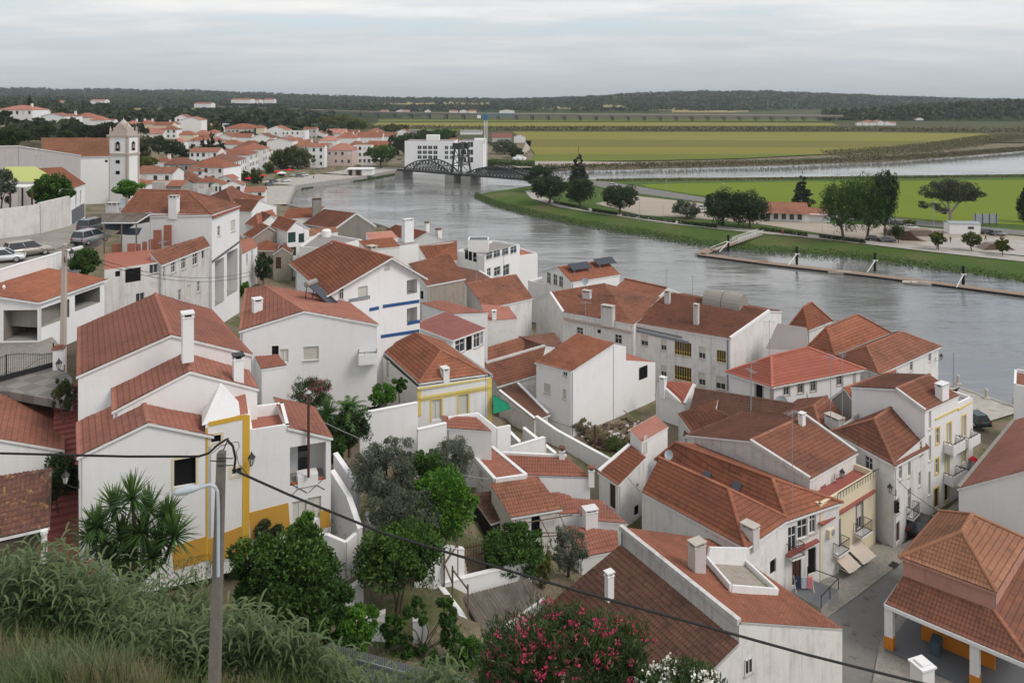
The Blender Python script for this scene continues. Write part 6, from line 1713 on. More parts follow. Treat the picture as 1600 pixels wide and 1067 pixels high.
 # skate ramps
R=root('skate_ramp', P(1450, 372, 1.6), 'brown curved skate ramp with a raised platform on the far bank', 'skate ramp')
q=P(1440, 375, 1.66);ux=unit(V3(1, -.15, 0));uy=perp(ux)
mb=MB()
prof=[(-5.5, 2.6), (-3.5, 2.6)]+[(-3.5+4.2*t, 2.6*(1-t)**2)for t in np.linspace(.12, 1, 8)]
for(a, za), (b, zb)in zip(prof, prof[1:]):
 p0, p1=q+ux*a+V3(0, 0, za), q+ux*b+V3(0, 0, zb)
 mb.face([p0-uy*1.5, p1-uy*1.5, p1+uy*7, p0+uy*7], M['skate'])
 mb.face([V3(*p0[:2], 1.5)-uy*1.5, V3(*p1[:2], 1.5)-uy*1.5, p1-uy*1.5, p0-uy*1.5], M['wood_dark'])
mb.face([V3(*(q+ux*-5.5)[:2], 1.5)-uy*1.5, q+ux*-5.5+V3(0, 0, 2.6)-uy*1.5, q+ux*-5.5+V3(0, 0, 2.6)+uy*7, V3(*(q+ux*-5.5)[:2], 1.5)+uy*7], M['wood_dark'])
mb.build('ramp', R)
mb=MB();mb.box(q+uy*8-ux*1, 12, 3.5, 1.6, M['skate'], ux);mb.build('platform', R)
R=root('skate_bank', P(1560, 390, 1.6), 'low dark skate bank with sloped sides on the plaza', 'skate ramp')
q=P(1556, 389, 1.64)
mb=MB()
b4=[q+V3(x, y, 0)for x, y in((-4.2, -1.5), (4.2, -1.5), (4.2, 2.5), (-4.2, 2.5))]
t4=[q+V3(x, y, 1.5)for x, y in((-1.8, -.9), (1.8, -.9), (1.8, 2), (-1.8, 2))]
for i in range(4):
 mb.face([b4[i], b4[(i+1)%4], t4[(i+1)%4], t4[i]], M['wood_dark']if i==0 else M['skate'])
mb.face(t4, M['skate']);mb.build('bank', R)
# ------------------------------------------------------------------ cars
def car(label, col, kind='hatch', loc=(0, 0, 0), rz=0.0, group=None, spare=False):
 R=root('parked_car', (0, 0, 0), label, 'car', group)
 paint=mat('car_paint_%s'%col, lambda t, b:{'white':(.62, .63, .64), 'silver':(.33, .34, .35), 'grey':(.12, .125, .13), 'black':(.015, .016, .018), 'beige':(.36, .33, .29), 'blue':(.10, .15, .22), 'green':(.03, .07, .06)}[col], 0.28, 0.6, 0.15)
 L, W_=(4.5, 1.78)if kind=='suv' else(4.2, 1.72)
 hb, ht=(1.0, 1.72)if kind=='suv' else(.86, 1.45)
 # side profile, front at +x
 if kind=='suv':
  body=[(-L/2, .35), (-L/2+.02, .95), (-L/2+.05, hb), (L/2-1.35, hb+.02), (L/2-.25, hb-.12), (L/2, .72), (L/2, .35)]
  cab=[(-L/2+.1, hb), (-L/2+.22, ht), (.35, ht), (1.1, hb+.02)]
 else:
  body=[(-L/2, .33), (-L/2+.02, .8), (-L/2+.12, hb), (L/2-1.25, hb+.02), (L/2-.3, hb-.14), (L/2, .6), (L/2, .33)]
  cab=[(-L/2+.18, hb), (-L/2+.62, ht), (.25, ht), (1.05, hb+.02)]
 mb=MB()
 def ring(y, k=1.0):
  return[V3(x, y, z)for x, z in body]
 ys=[-W_/2, -W_/2+.06, W_/2-.06, W_/2]
 rs=[]
 for y in ys:
  f=.96 if abs(y)>W_/2-.03 else 1.0
  rs.append([V3(x*f, y, .33+(z-.33)*(.97 if f<1 else 1))for x, z in body])
 for a, b in zip(rs, rs[1:]):
  for i in range(len(body)):
   j=(i+1)%len(body)
   mb.face([a[i], a[j], b[j], b[i]], paint)
 mb.face(rs[0], paint);mb.face(rs[-1][::-1], paint)
 wt=W_/2-.2
 lo=[V3(x, s*(W_/2-.05), z)for s in(-1, 1)for x, z in(cab[0], cab[3])]
 roof_=[V3(x, s*wt, z)for s in(-1, 1)for x, z in(cab[1], cab[2])]
 r0=roof_[0]-V3(0, 0, .06)
 mb.face([roof_[0], roof_[1], roof_[3], roof_[2]], paint)
 for i in(0, 2):
  s_=-1 if i==0 else 1
  for x in(0.0, .52, 1.0):
   a=lo[i]*(1-x)+lo[i+1]*x;b=roof_[i]*(1-x)+roof_[i+1]*x
   mb.beam(a, b, .07, .05, paint, up=(0, 1, 0))
  mb.beam(roof_[i], roof_[i+1], .07, .06, paint)
 mb.build('body', R, merge=True)
 g_=MB()
 ins=.985
 for i in(0, 2):
  g_.face([lo[i], lo[i+1], roof_[i+1]*1.0, roof_[i]], M['glass'])
 g_.face([lo[1], lo[3], roof_[3], roof_[1]], M['glass'])
 g_.face([lo[0], lo[2], roof_[2], roof_[0]], M['glass'])
 g_.build('window', R)
 for sx in(-1, 1):
  for sy in(-1, 1):
   tb=MB();x=sx*L*.31;y=sy*(W_/2-.1)
   tb.tube([(x, y-.1, .33), (x, y+.1, .33)], .33, M['rubber'], 14)
   o=tb.build('wheel', R)
   rb=MB();rb.tube([(x, y+sy*.09, .33), (x, y+sy*.115, .33)], .2, M['chrome'], 10);rb.build('rim', o)
 for s in(-1, 1):
  tb=MB();tb.box((-L/2+.0, s*(W_/2-.16), .68), .06, .16, .28, M['redlamp']);tb.build('tail_lamp', R)
  tb=MB();tb.box((L/2-.08, s*(W_/2-.28), .6), .12, .34, .14, M['lampglass']);tb.build('headlight', R)
 bp=MB();bp.box((-L/2, 0, .36), .1, W_-.1, .2, M['rubber']);bp.box((L/2, 0, .36), .1, W_-.1, .2, M['rubber']);bp.build('bumper', R)
 if spare:
  tb=MB();tb.tube([(-L/2-.22, 0, .85), (-L/2-.02, 0, .85)], .34, M['rubber'], 14);tb.tube([(-L/2-.25, 0, .85), (-L/2-.2, 0, .85)], .2, M['chrome'], 10);tb.build('spare_wheel', R)
 R.location=tuple(map(float, loc));R.rotation_euler=(0, 0, rz)
 return R
def onroad(px, py, z):
 p=P(px, py, z)
 return p
car('beige off-roader with a spare wheel on its back door, parked by the parapet', 'beige', 'suv', P(44, 400, 24.3), math.radians(50), spare=True)
car('white hatchback partly cut off at the left edge, parked by the parapet', 'white', 'hatch', P(4, 410, 24.3), math.radians(28))
car('silver estate car parked behind the covered terrace', 'silver', 'suv', P(142, 380, 24.3), math.radians(78))
car('dark grey car parked in front of the silver estate', 'grey', 'suv', P(147, 361, 24.3), math.radians(82))
car('black car parked in the narrow street on the right', 'black', 'hatch', P(1441, 829, 2.6), math.radians(50))
car('dark green car half hidden behind the tall white house on the quay', 'green', 'hatch', P(1521, 660, 2.1), math.radians(95))
pr={}
FARCARS=[(413, 281, 'silver', 60, 'silver car parked on the left of the waterfront car park'), (421, 290, 'blue', 55, 'blue car in the waterfront car park'), (428, 285, 'grey', 55, 'grey car behind the blue one in the waterfront car park'), (446, 284, 'white', 30, 'white car driving on the waterfront road'), (459, 276, 'white', 20, 'white van-like car by the red parasols'), (468, 277, 'grey', 15, 'grey car by the plane trees on the waterfront'), (476, 275, 'white', 12, 'white car under the plane trees on the waterfront'), (485, 271, 'black', 10, 'black car beyond the plane trees on the waterfront'), (492, 269, 'grey', 10, 'grey car third from the right in the waterfront row'), (499, 267, 'silver', 8, 'silver car near the right end of the waterfront row'), (507, 266, 'white', 5, 'white car at the right end of the waterfront row'), (524, 259, 'blue', 0, 'blue car before the pinkish house'), (583, 259, 'white', 0, 'white car beside the umbrella tree'), (625, 252, 'black', 20, 'black car at the corner of the hotel'), (632, 256, 'silver', 20, 'silver car at the corner of the hotel'), (958, 291, 'white', -20, 'white car on the road across the far bank'), (1096, 332, 'white', 5, 'white car on the far bank lot by the bushy tree'), (1100, 327, 'silver', 5, 'silver car behind it on the far bank lot'), (1424, 358, 'white', -10, 'white car parked by the skate ramp'), (1366, 376, 'black', -8, 'black car under the tall dark trees'), (1386, 378, 'grey', -8, 'grey car right of the tall dark trees'), (1404, 352, 'black', -5, 'black car on the far road behind the ramp'), (1544, 366, 'black', -5, 'black car right of the white cabin'), (1560, 368, 'grey', -5, 'grey car at the right end of the plaza')]
for px, py, col, rz, lab in FARCARS:
 z=2.06 if px<640 else(1.7 if py<300 else 1.64)
 p=P(px, py, z)
 if col not in pr:
  pr[col]=car(lab, col, 'hatch', p, math.radians(rz), group='small parked cars in the distance')
 else:
  dup(pr[col], p, math.radians(rz), lab)
  # ------------------------------------------------------------------ walls, carport, canopy, sheds
def gwall(name, label, pts, base, th=.28, m='white', cat='wall', cap=True):
 """free-standing wall: pts = (px, py, z of top)"""
 q=[P(*p)for p in pts]
 R=root(name, (*q[0][:2], base), label, cat)
 mb=MB();cb_=MB()
 for a, b in zip(q, q[1:]):
  d=unit((b-a)*V3(1, 1, 0));n=perp(d)
  e=[a-n*th/2, b-n*th/2, b+n*th/2, a+n*th/2]
  lo=[V3(p[0], p[1], base)for p in e]
  for i in range(4):
   j=(i+1)%4
   mb.face([lo[i], lo[j], e[j], e[i]], WALLS[m])
  mb.face(e, WALLS[m])
  if cap:
   cb_.beam(a+V3(0, 0, .02), b+V3(0, 0, .02), th+.08, .08, WALLS['clean' if m in('white', 'clean')else 'concrete'])
 mb.build('wall', R)
 if cap:
  cb_.build('coping', R)
 return R
gwall('garden_wall', 'tall white garden wall behind the big olive tree', [(562, 646, 16.1), (652, 629, 16.1)], 12, m='clean')
gwall('garden_wall', 'white stepped garden wall below the lemon-trimmed house', [(652, 671, 14.6), (697, 661, 14.6)], 9.5, m='clean')
house('x5', 'small white outhouse with a stained salmon roof in front of the lemon-trimmed house', 'a 698 669 12.0;b 768 674 12.0;c 744 653 12.5;d 690 650 12.5', 'abcd', 8.4, 'clean', 'red', over=.03)
gwall('terrace_wall', 'white terrace wall with a lemon yellow coping', [(700, 651, 12.6), (747, 645, 12.4), (776, 668, 11.0), (797, 664, 11.0)], 8.4, m='clean', cap=False)
gwall('stair_wall', 'long white wall running down beside the ruin', [(838, 650, 7.6), (870, 672, 7.0), (962, 722, 6.0)], 3.5)
gwall('stair_wall', 'white slanting wall between the terrace and the long wall', [(818, 668, 7.8), (868, 708, 6.6)], 4)
gwall('yard_wall', 'white wall with a row of tile vents above the salmon cottage roofs', [(776, 705, 8.4), (850, 683, 8.4), (851, 706, 6.8)], 5.6, m='clean')
gwall('yard_wall', 'white yard wall left of the narrow lean-to', [(790, 668, 8.8), (812, 690, 8.0)], 6)
gwall('retaining_wall', 'white retaining wall behind the corrugated shed in the garden', [(686, 911, 9.9), (829, 877, 9.6)], 6.5, m='clean')
gwall('garden_kerb', 'low white kerb wall running down past the corrugated shed', [(686, 913, 9.8), (714, 950, 9.3), (754, 1010, 8.6)], 6.8, m='clean')
gwall('planter_wall', 'white stair wall beside the wing with the brown stove pipe', [(519, 735, 16.4), (545, 775, 15.4), (563, 826, 14.3)], 12.2, m='clean')
gwall('planter_wall', 'short white planter wall with dry flowers by the olive trees', [(524, 708, 16.4), (560, 760, 15.4)], 13, m='clean')
gwall('terrace_wall', 'white curved wall of the red-tiled lower terrace', [(488, 836, 14.2), (512, 834, 14.4), (540, 846, 13.9), (563, 826, 14.1)], 11.5, m='clean', cap=False)
gwall('stair_wall', 'white wall leading down between the garden trees', [(572, 800, 14.2), (598, 852, 12.8)], 10.6, m='clean')
gwall('retaining_wall', 'white bent wall under the dark citrus trees', [(538, 925, 12.6), (566, 905, 12.8)], 9.4, m='clean')
gwall('garden_wall', 'low white wall with a curved end in the lower garden', [(553, 969, 11.7), (585, 962, 11.7), (602, 955, 11.9)], 9.2, m='clean')
gwall('garden_wall', 'short white wall beside the wooden garden steps', [(648, 836, 13.2), (676, 850, 12.6), (724, 857, 11.6)], 8.8, m='clean')
gwall('garden_wall', 'short white wall piece inside the ring-shaped tree', [(645, 968, 11.4), (668, 966, 11.4)], 9.0, m='clean')
gwall('road_parapet', 'white parapet wall along the upper road, above the carport', [(-60, 440, 25.1), (36, 411, 25.1), (128, 385, 25.1)], 20, m='white')
q0=[P(-60, 381, 24.3), P(60, 365, 24.3), P(106, 353, 24.3)]
R=root('retaining_wall', q0[1], 'tall stained concrete retaining wall along the upper road', 'wall')
mb=MB()
for a, b, za, zb in((q0[0], q0[1], 27.8, 28.2), (q0[1], q0[2], 28.2, 28.4)):
 mb.beam(a+V3(0, .2, (za-24.3)/2-1), b+V3(0, .2, (zb-24.3)/2-1), .4, za-24.3+2.0, WALLS['peel'])
mb.build('wall', R)
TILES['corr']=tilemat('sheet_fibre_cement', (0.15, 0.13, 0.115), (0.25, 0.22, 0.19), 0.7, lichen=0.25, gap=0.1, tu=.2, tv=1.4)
R=house('shed', 'garden shed with a weathered corrugated sheet roof', 'a 760 992 7.7;b 846 934 7.7;c 826 907 8.9;d 728 934 8.9', 'abcd', 6.4, 'concrete', 'corr', over=.1, name='shed', cat='shed', near=True)
house('lean', 'pale corrugated sheet shelter over the ruined terrace', 'a 160 347 26.8;b 213 347 26.8;c 234 334 27.5;d 160 334 27.5', 'abcd', 26.6, 'dark', 'corr', over=.1, name='shelter', cat='shelter', deep=.1, near=True)
for px, py in((163, 349), (190, 349), (213, 349)):
 mb=MB();p=P(px, py, 26.7);mb.beam(p, p-V3(0, 0, 3.6), .12, .12, M['wood']);mb.build('post', HOUSE['lean']['root'])
for lab, pts, m in(('slate coloured tarpaulin hanging under the corrugated shelter', [(162, 358, 25.8), (196, 361, 25.6), (212, 350, 26.3), (162, 349, 26.3)], 'bluecloth'), ('dark tarpaulin sagging lower beside the shelter', [(180, 366, 24.9), (216, 368, 24.9), (222, 356, 25.6), (192, 357, 25.6)], 'bluecloth'), ('blue tarpaulin patch on the ruined house', [(170, 415, 23.2), (180, 408, 23.5), (186, 413, 23.3), (176, 418, 23.1)], 'craneblue')):
 q=[P(*p)for p in pts]
 mb=MB();n=6
 for i in range(n):
  for j in range(n):
   f=lambda a, b:(q[0]*(1-a)+q[1]*a)*(1-b)+(q[3]*(1-a)+q[2]*a)*b-V3(0, 0, .35*math.sin(math.pi*a)*math.sin(math.pi*b))
   mb.face([f(i/n, j/n), f((i+1)/n, j/n), f((i+1)/n, (j+1)/n), f(i/n, (j+1)/n)], M[m])
 tag(mb.build('tarpaulin', smooth=True), lab, 'tarpaulin')
 # brick pillars of the ruined terrace
brick=mat('red_brick', lambda t, b:t.mix(t.noise(geo(t), 6, 5, .6), (.20, .07, .05), (.38, .17, .12)), .9, .1)
for i, (px, py, w_, h_)in enumerate(((182, 398, 1.0, 1.3), (205, 402, .8, 1.6), (216, 400, .5, 1.4), (226, 396, .5, 1.4), (236, 392, .5, 1.4), (246, 390, .9, 2.4), (262, 384, .9, 2.6))):
 p=P(px, py, 22.9)
 mb=MB();mb.box(p, w_, .3, h_, brick, (1, .3, 0))
 tag(mb.build('brick_pillar'), 'red brick stump of a broken wall on the ruined terrace', 'brick wall', 'broken brick stumps on the ruined terrace')
 # carport with the tiled roof
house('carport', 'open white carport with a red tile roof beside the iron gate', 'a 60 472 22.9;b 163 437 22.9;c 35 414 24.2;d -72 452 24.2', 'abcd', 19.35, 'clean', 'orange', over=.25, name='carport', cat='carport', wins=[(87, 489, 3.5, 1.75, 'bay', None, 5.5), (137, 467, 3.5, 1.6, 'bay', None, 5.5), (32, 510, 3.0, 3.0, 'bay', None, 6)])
# gate, pillars
R=root('iron_gate', P(40, 590, 19.25), 'black wrought iron double gate with a curved top edge', 'gate')
a, b=P(-70, 617, 19.3), P(84, 575, 19.3)
d=unit(b-a);L=np.linalg.norm(b-a)
n=int(L/.13)
for half in(0, 1):
 gb=MB()
 t0, t1=half*.5, half*.5+.495
 pa_, pb_=a+d*L*t0, a+d*L*t1
 gb.beam(pa_+V3(0, 0, .3), pb_+V3(0, 0, .3), .04, .42, M['iron'])
 prev=None
 for i in range(n//2+1):
  f=i/(n//2)
  p=pa_+(pb_-pa_)*f
  ff=f if half==0 else 1-f
  h_=1.25+.75*(3*ff*ff-2*ff**3)
  gb.beam(p+V3(0, 0, .3), p+V3(0, 0, h_+.12), .022, .022, M['iron'])
  w2=V3(0, 0, .75+.3*math.sin(f*6.3+half*3.14))
  if prev is not None:
   gb.beam(prev[0], p+V3(0, 0, h_), .035, .035, M['iron']);gb.beam(prev[1], p+w2, .025, .025, M['iron'])
  prev=(p+V3(0, 0, h_), p+w2)
 gb.beam(pb_+V3(0, 0, .1), pb_+V3(0, 0, 2.1), .08, .08, M['iron'])
 gb.build('gate_leaf', R)
def pillar(label, p, w_, h_, capm, base_m=None, urn=False, wallm='clean', pyramid=False, name='gate_pillar'):
 R=root(name, p, label, 'pillar')
 mb=MB();mb.box(p-V3(0, 0, .6), w_, w_, h_+.6, WALLS[wallm], (1, .35, 0));mb.build('shaft', R)
 if base_m:
  mb=MB();mb.box(p-V3(0, 0, .6), w_+.05, w_+.05, 1.5, WALLS[base_m], (1, .35, 0));mb.build('plinth', R)
 mb=MB();mb.box(p+V3(0, 0, h_), w_+.2, w_+.2, .12, WALLS['clean']if capm=='clean' else TILES[capm], (1, .35, 0))
 mb.box(p+V3(0, 0, h_+.12), w_*.7, w_*.7, .14, WALLS['clean']if capm=='clean' else TILES[capm], (1, .35, 0))
 if urn:
  mb.lathe([(.12, .26), (.2, .4), (.34, .6), (.3, .85), (.14, .95), (.1, 1.05), (.16, 1.15), (.02, 1.4)], WALLS['clean'], p+V3(0, 0, h_), 10)
 mb.build('cap', R)
 return R
pillar('white gate pillar with a tiled cap and a small lantern', P(92, 577, 19.2), .75, 1.75, 'red')
pillar('white pillar with an urn finial at the left edge', P(6, 524, 19.3), .8, 3.4, 'clean', urn=True)
pillar('white gate pillar with a stepped cap at the bottom right', P(1441, 1098, 2.4), 1.0, 2.5, 'clean')
# market canopy skirt roof, posts, back wall
g=HOUSE['r20']['g'];Rm=HOUSE['r20']['root']
w0, s0, e0, n0=[V3(*G['r20'][k][:2], 6.8)for k in 'wsen']
out=-perp(unit(s0-w0));rt=-perp(unit(e0-s0));lf=-perp(unit(w0-n0))
w1, s1=w0+out*2.7+lf*.5-V3(0, 0, .95), s0+out*2.7+rt*2.7-V3(0, 0, .95)
e1=e0+rt*2.7-V3(0, 0, .95);n1_=n0+lf*.5-V3(0, 0, .3)
sk=MB()
tiled(sk, [w1, s1, s0, w0], TILES['brown'], True);tiled(sk, [s1, e1, e0, s0], TILES['brown'], True);tiled(sk, [n1_, w1, w0, n0], TILES['brown'], True)
for f in((w1, s1, s0, w0), (s1, e1, e0, s0), (n1_, w1, w0, n0)):
 sk.face([p-V3(0, 0, .12)for p in f][::-1], WALLS['clean'])
for a, b in((w1, s1), (s1, e1), (n1_, w1)):
 sk.beam(a-V3(0, 0, .1), b-V3(0, 0, .1), .14, .26, WALLS['clean'])
o=sk.build('skirt_roof', Rm)
mr=MB();ridgecap(mr, s1+V3(0, 0, .07), s0+V3(0, 0, .07), TILES['brown']);mr.build('ridge_tile', o)
for t in(0.02, .62):
 p=w1*(1-t)+s1*t-out*.5
 pb_=MB();pb_.box(V3(p[0], p[1], 1.8), .55, .55, 4.0, WALLS['clean'], out);o=pb_.build('post', Rm)
 pb_=MB();pb_.box(V3(p[0], p[1], 1.8), .6, .6, 1.7, WALLS['orange'], out);pb_.build('plinth', o)
bw=MB()
c0_, c1_=w0*.8+s0*.2-out*.4, s0-out*.4
bw.beam(V3(*c0_[:2], 2.6), V3(*c1_[:2], 2.6), .3, 1.9, WALLS['orange']);bw.beam(V3(*(w0-out*5)[:2], 4.6), V3(*(s0-out*5)[:2], 4.6), .3, 5.0, WALLS['clean'])
bw.build('back_wall', Rm)
sheet('canopy_floor', [V3(*p[:2], 2.64)for p in(w1, s1, e1, n1_)], WALLS['greypaint'])
p=c0_*.75+c1_*.25+out*.9
mb=MB();mb.box(V3(p[0], p[1], 2.6), 1.0, .6, 1.0, M['bluecloth'], out);tag(mb.build('storage_chest'), 'slate blue chest under the market canopy', 'chest')
# white building at the right with shell ornament and cornice
house('r22', 'white block with a brown tile top and cornice at the right edge of the quay', 'a 1584 606 9.3;b 1640 616 9.3;c L b a b 6;d L a a b 6', 'abcd', 2.2, 'clean', 'brown', flat=True, par=.4)
# column of the old shed
p=P(69, 893, 14.3)
mb=MB();mb.lathe([(.2, -.3), (.17, 0.1), (.15, 2.1), (.2, 2.25), (.2, 2.42)], WALLS['clean'], p, 14);mb.build('column', HOUSE['l2']['root'])
for px in(-60, 10):
 q=P(px, 862, 16.4);mb=MB();mb.beam(q, q-V3(0, 0, 2.4), .14, .14, M['wood_dark']);mb.build('column', HOUSE['l2']['root'])
 # yellow trims on the terrace group
trim('h4', (326, 663), (386, 650), .28, 'yellow', name='band');trim('h4', (385, 649), (384, 868), .42, 'yellow', .035, name='corner_band')
trim('h4', (323.5, 668), (323.5, 875), .10, 'yellow', .035, name='thin_band')
trim('h4', (325, 862), (386, 838), 1.6, 'ochre', .034, name='plinth');trim('h3', (270, 872), (326, 855), 1.5, 'ochre', name='plinth');trim('h5t', (391, 822), (452, 806), 1.8, 'ochre', name='plinth');trim('h5', (500, 812), (516, 808), 1.2, 'ochre', name='plinth')
pt=h4top=(G['h4']['a']+G['h4']['b']+G['h4']['c']+G['h4']['d'])/4
mb=MB();d_=unit(G['h4']['b']-G['h4']['a']);n_=perp(d_)
pc=pt-n_*1.1-d_*.35
bs=[pc+d_*x*1.15+n_*y*1.15 for x, y in((-1, -1), (1, -1), (1, 1), (-1, 1))]
ap=pc+V3(0, 0, 2.0)
for i in range(4):
 mb.face([bs[i], bs[(i+1)%4], ap], WALLS['clean'])
mb.build('pyramid_chimney', HOUSE['h4']['roof'])
for hid in('h7', ):
 trim(hid, (653, 608), (768, 591), .14, 'lemon', .05, name='band');trim(hid, (655, 622), (768, 603), .22, 'lemon', .12, name='cornice');trim(hid, (655, 626.5), (768, 607.5), .1, 'lemon', .05, name='band')
 trim(hid, (655, 606), (655, 650), .35, 'lemon', .04, name='corner_band');trim(hid, (765, 592), (765, 662), .42, 'lemon', .04, name='corner_band')
for p1, p2, c in(((598, 479), (655, 470.5), 'blue'), ((577, 484), (592, 481), 'blue'), ((595, 526), (655, 517), 'blue'), ((637, 505), (656, 502), 'blue'), ((545, 470), (578, 464), 'greyblue')):
 trim('h8', p1, p2, .34, c, name='band')
trim('h21', (332, 409), (374, 378), .3, 'greypaint', name='band');trim('h21', (333, 339), (374, 324), .3, 'bright', .2, .3, name='tile_course')
trim('r10', (992, 511), (1066, 527), .25, 'greyblue', .1, name='cornice');trim('r10', (992, 516), (1076, 535), .3, 'greyblue', .14, name='cornice');trim('r10', (1137, 531), (1137, 610), .2, 'greyblue', name='downpipe')
trim('r11', (882, 497), (988, 519), .35, 'tan', .2, .25, name='cornice')
trim('r7', (1461, 655), (1496, 638), .16, 'lemon', .08, name='cornice');trim('r7b', (1498, 640), (1519, 628), .16, 'lemon', .08, name='cornice')
trim('m3', (1283, 817), (1367, 764), .12, 'maroon', .5, .55, name='tile_course');trim('m2', (1232, 866), (1279, 841), .14, 'maroon', .5, .5, name='balcony_edge')
trim('r9', (1206, 606), (1206, 660), .5, 'tan', .03, name='corner_band');trim('r9', (1335, 578), (1335, 600), .5, 'tan', .03, name='corner_band')
# balconies
balcony('m3', 1306, 858, 1.7, .75);balcony('m3', 1342, 829, 1.7, .75);balcony('m2', 1238, 864, 1.3, .7);balcony('r6', 1421, 803, 1.6, .6)
for x, y in((1484, 700), (1484, 748)):
 balcony('r7', x, y, 2.4, .9, 'wall', 'clean')
for x, y in((1508, 690), (1508, 738)):
 balcony('r7b', x, y, 2.4, .9, 'wall', 'clean')
balcony('h6', 575, 562, 1.6, 1.0, 'wall', 'clean')
R4=HOUSE['r4']['root']
p0_, d_, nn_=wallpoint('r4', 1300, 790)
rb=MB()
for i in range(16):
 q=p0_+d_*(-3.2+i*.45)+nn_*2.3
 rb.beam(V3(q[0], q[1], 8.75), V3(q[0], q[1], 9.3), .03, .03, M['iron'])
a, b=p0_+d_*-3.2+nn_*2.3, p0_+d_*3.6+nn_*2.3
rb.beam(V3(*a[:2], 9.3), V3(*b[:2], 9.3), .05, .05, M['iron']);rb.build('railing', HOUSE['m3']['root'])
def cloth(label, hid, p1, p2, outm, drop, m, cat='awning', name='awning'):
 a, b=wallpoint(hid, *p1)[0], wallpoint(hid, *p2)[0]
 nn=wallpoint(hid, *p1)[2]
 c, d=b+nn*outm-V3(0, 0, drop), a+nn*outm-V3(0, 0, drop)
 R=root(name, a, label, cat)
 mb=MB();n=5
 for i in range(n):
  f0, f1=i/n, (i+1)/n
  s0_, s1_=.12*math.sin(f0*3.14), .12*math.sin(f1*3.14)
  for t0, t1 in((0, .5), (.5, 1)):
   q=lambda f, t, s:(a*(1-f)+b*f)*(1-t)+(d*(1-f)+c*f)*t-V3(0, 0, s*t)
   mb.face([q(f0, t0, s0_), q(f1, t0, s1_), q(f1, t1, s1_), q(f0, t1, s0_)], M[m])
 mb.build('canvas', R)
 fb=MB();fb.beam(d, c, .05, .05, M['frame_white']);fb.beam(a-V3(0, 0, drop), d, .04, .04, M['frame_white']);fb.beam(b-V3(0, 0, drop), c, .04, .04, M['frame_white']);fb.build('frame', R)
cloth('sand canvas awning over the left shop window of the cream house', 'm3', (1300, 868), (1318, 857), 1.5, .7, 'awning')
cloth('sand canvas awning over the right shop door of the cream house', 'm3', (1322, 855), (1342, 842), 1.5, .7, 'awning')
cloth('red awning at the quay end of the tall white house', 'r7b', (1513, 716), (1520, 712), 2.2, .6, 'redcloth')
q=[P(771, 617, 13.2), P(771, 646, 11.9), P(798, 638, 11.6), P(792, 629, 12.3)]
mb=MB();mb.face(q, M['greencloth']);mb.face([p-V3(0, 0, .05)for p in q][::-1], M['greencloth'])
for a, b in zip(q, q[1:]+q[:1]):
 mb.beam(a, b, .06, .06, M['greencloth'])
tag(mb.build('awning'), 'green cloth awning beside the lemon-trimmed house', 'awning')
# lime tarpaulin roof of the terrace bar
R=root('party_tent', P(40, 300, 27), 'lime green tarpaulin roof on posts over a terrace at the left edge', 'tent')
q=[P(4, 284, 29.6), P(72, 284, 29.6), P(82, 276, 30), P(54, 260, 31.2), P(8, 261, 31.2)]
mb=MB();mb.face(q, M['lime']);mb.build('canvas', R)
mb=MB();mb.beam(P(16, 291, 29.2), P(52, 291, 29.2), 3.2, .12, M['whitecloth']);mb.build('lower_roof', R)
for px, py in((35, 292), (16, 300), (50, 300)):
 pb_=MB();p=P(px, py, 29.0);pb_.beam(p, p-V3(0, 0, 3.4), .18, .18, M['rustpipe']);pb_.build('post', R)
 # ------------------------------------------------------------------ roof things
def roofpt(hid, px, py):
 r=V3((px-CX)/F, 1, -(py-YH)/F);o=V3(0, 0, H)
 best=None
 for f in HOUSE[hid]['fl']:
  pts=[G[hid][k]for k in f]
  aa, bb, cc=plane(pts)
  t=(aa*o[0]+bb*o[1]+cc-o[2])/(r[2]-aa*r[0]-bb*r[1])
  p=o+r*t
  ins=min((pts[(i+1)%len(pts)][0]-pts[i][0])*(p[1]-pts[i][1])-(pts[(i+1)%len(pts)][1]-pts[i][1])*(p[0]-pts[i][0])for i in range(len(pts)))
  if t>0 and(best is None or ins>best[0]):
   best=(ins, p)
 return best[1]
R=root('solar_water_heater', roofpt('h6', 495, 470), 'solar water heater with a beige tank on a brown frame', 'water heater')
a, b=roofpt('h6', 486, 470), roofpt('h6', 522, 478)
d=unit((b-a)*V3(1, 1, 0));s=perp(d)
tk=a+V3(0, 0, 1.75)
mb=MB();mb.tube([tk-s*.8, tk-s*.75, tk+s*.75, tk+s*.8], [.2, .3, .3, .2], M['tankgrey'], 14);mb.build('tank', R, smooth=False)
fb=MB()
for k in(-.6, .6):
 fb.beam(tk+s*k, b+s*k+V3(0, 0, .1), .07, .07, M['rustpipe']);fb.beam(tk+s*k, a+s*k-d*.3, .06, .06, M['rustpipe']);fb.beam(a+s*k-d*.3, a+s*k+d*.9, .05, .05, M['rustpipe'])
fb.build('frame', R)
pn=MB();pn.beam(tk+d*.2-V3(0, 0, .15), b+V3(0, 0, .15), 1.3, .06, M['panel'], up=unit(V3(0, 0, 1)+d));pn.build('collector', R)
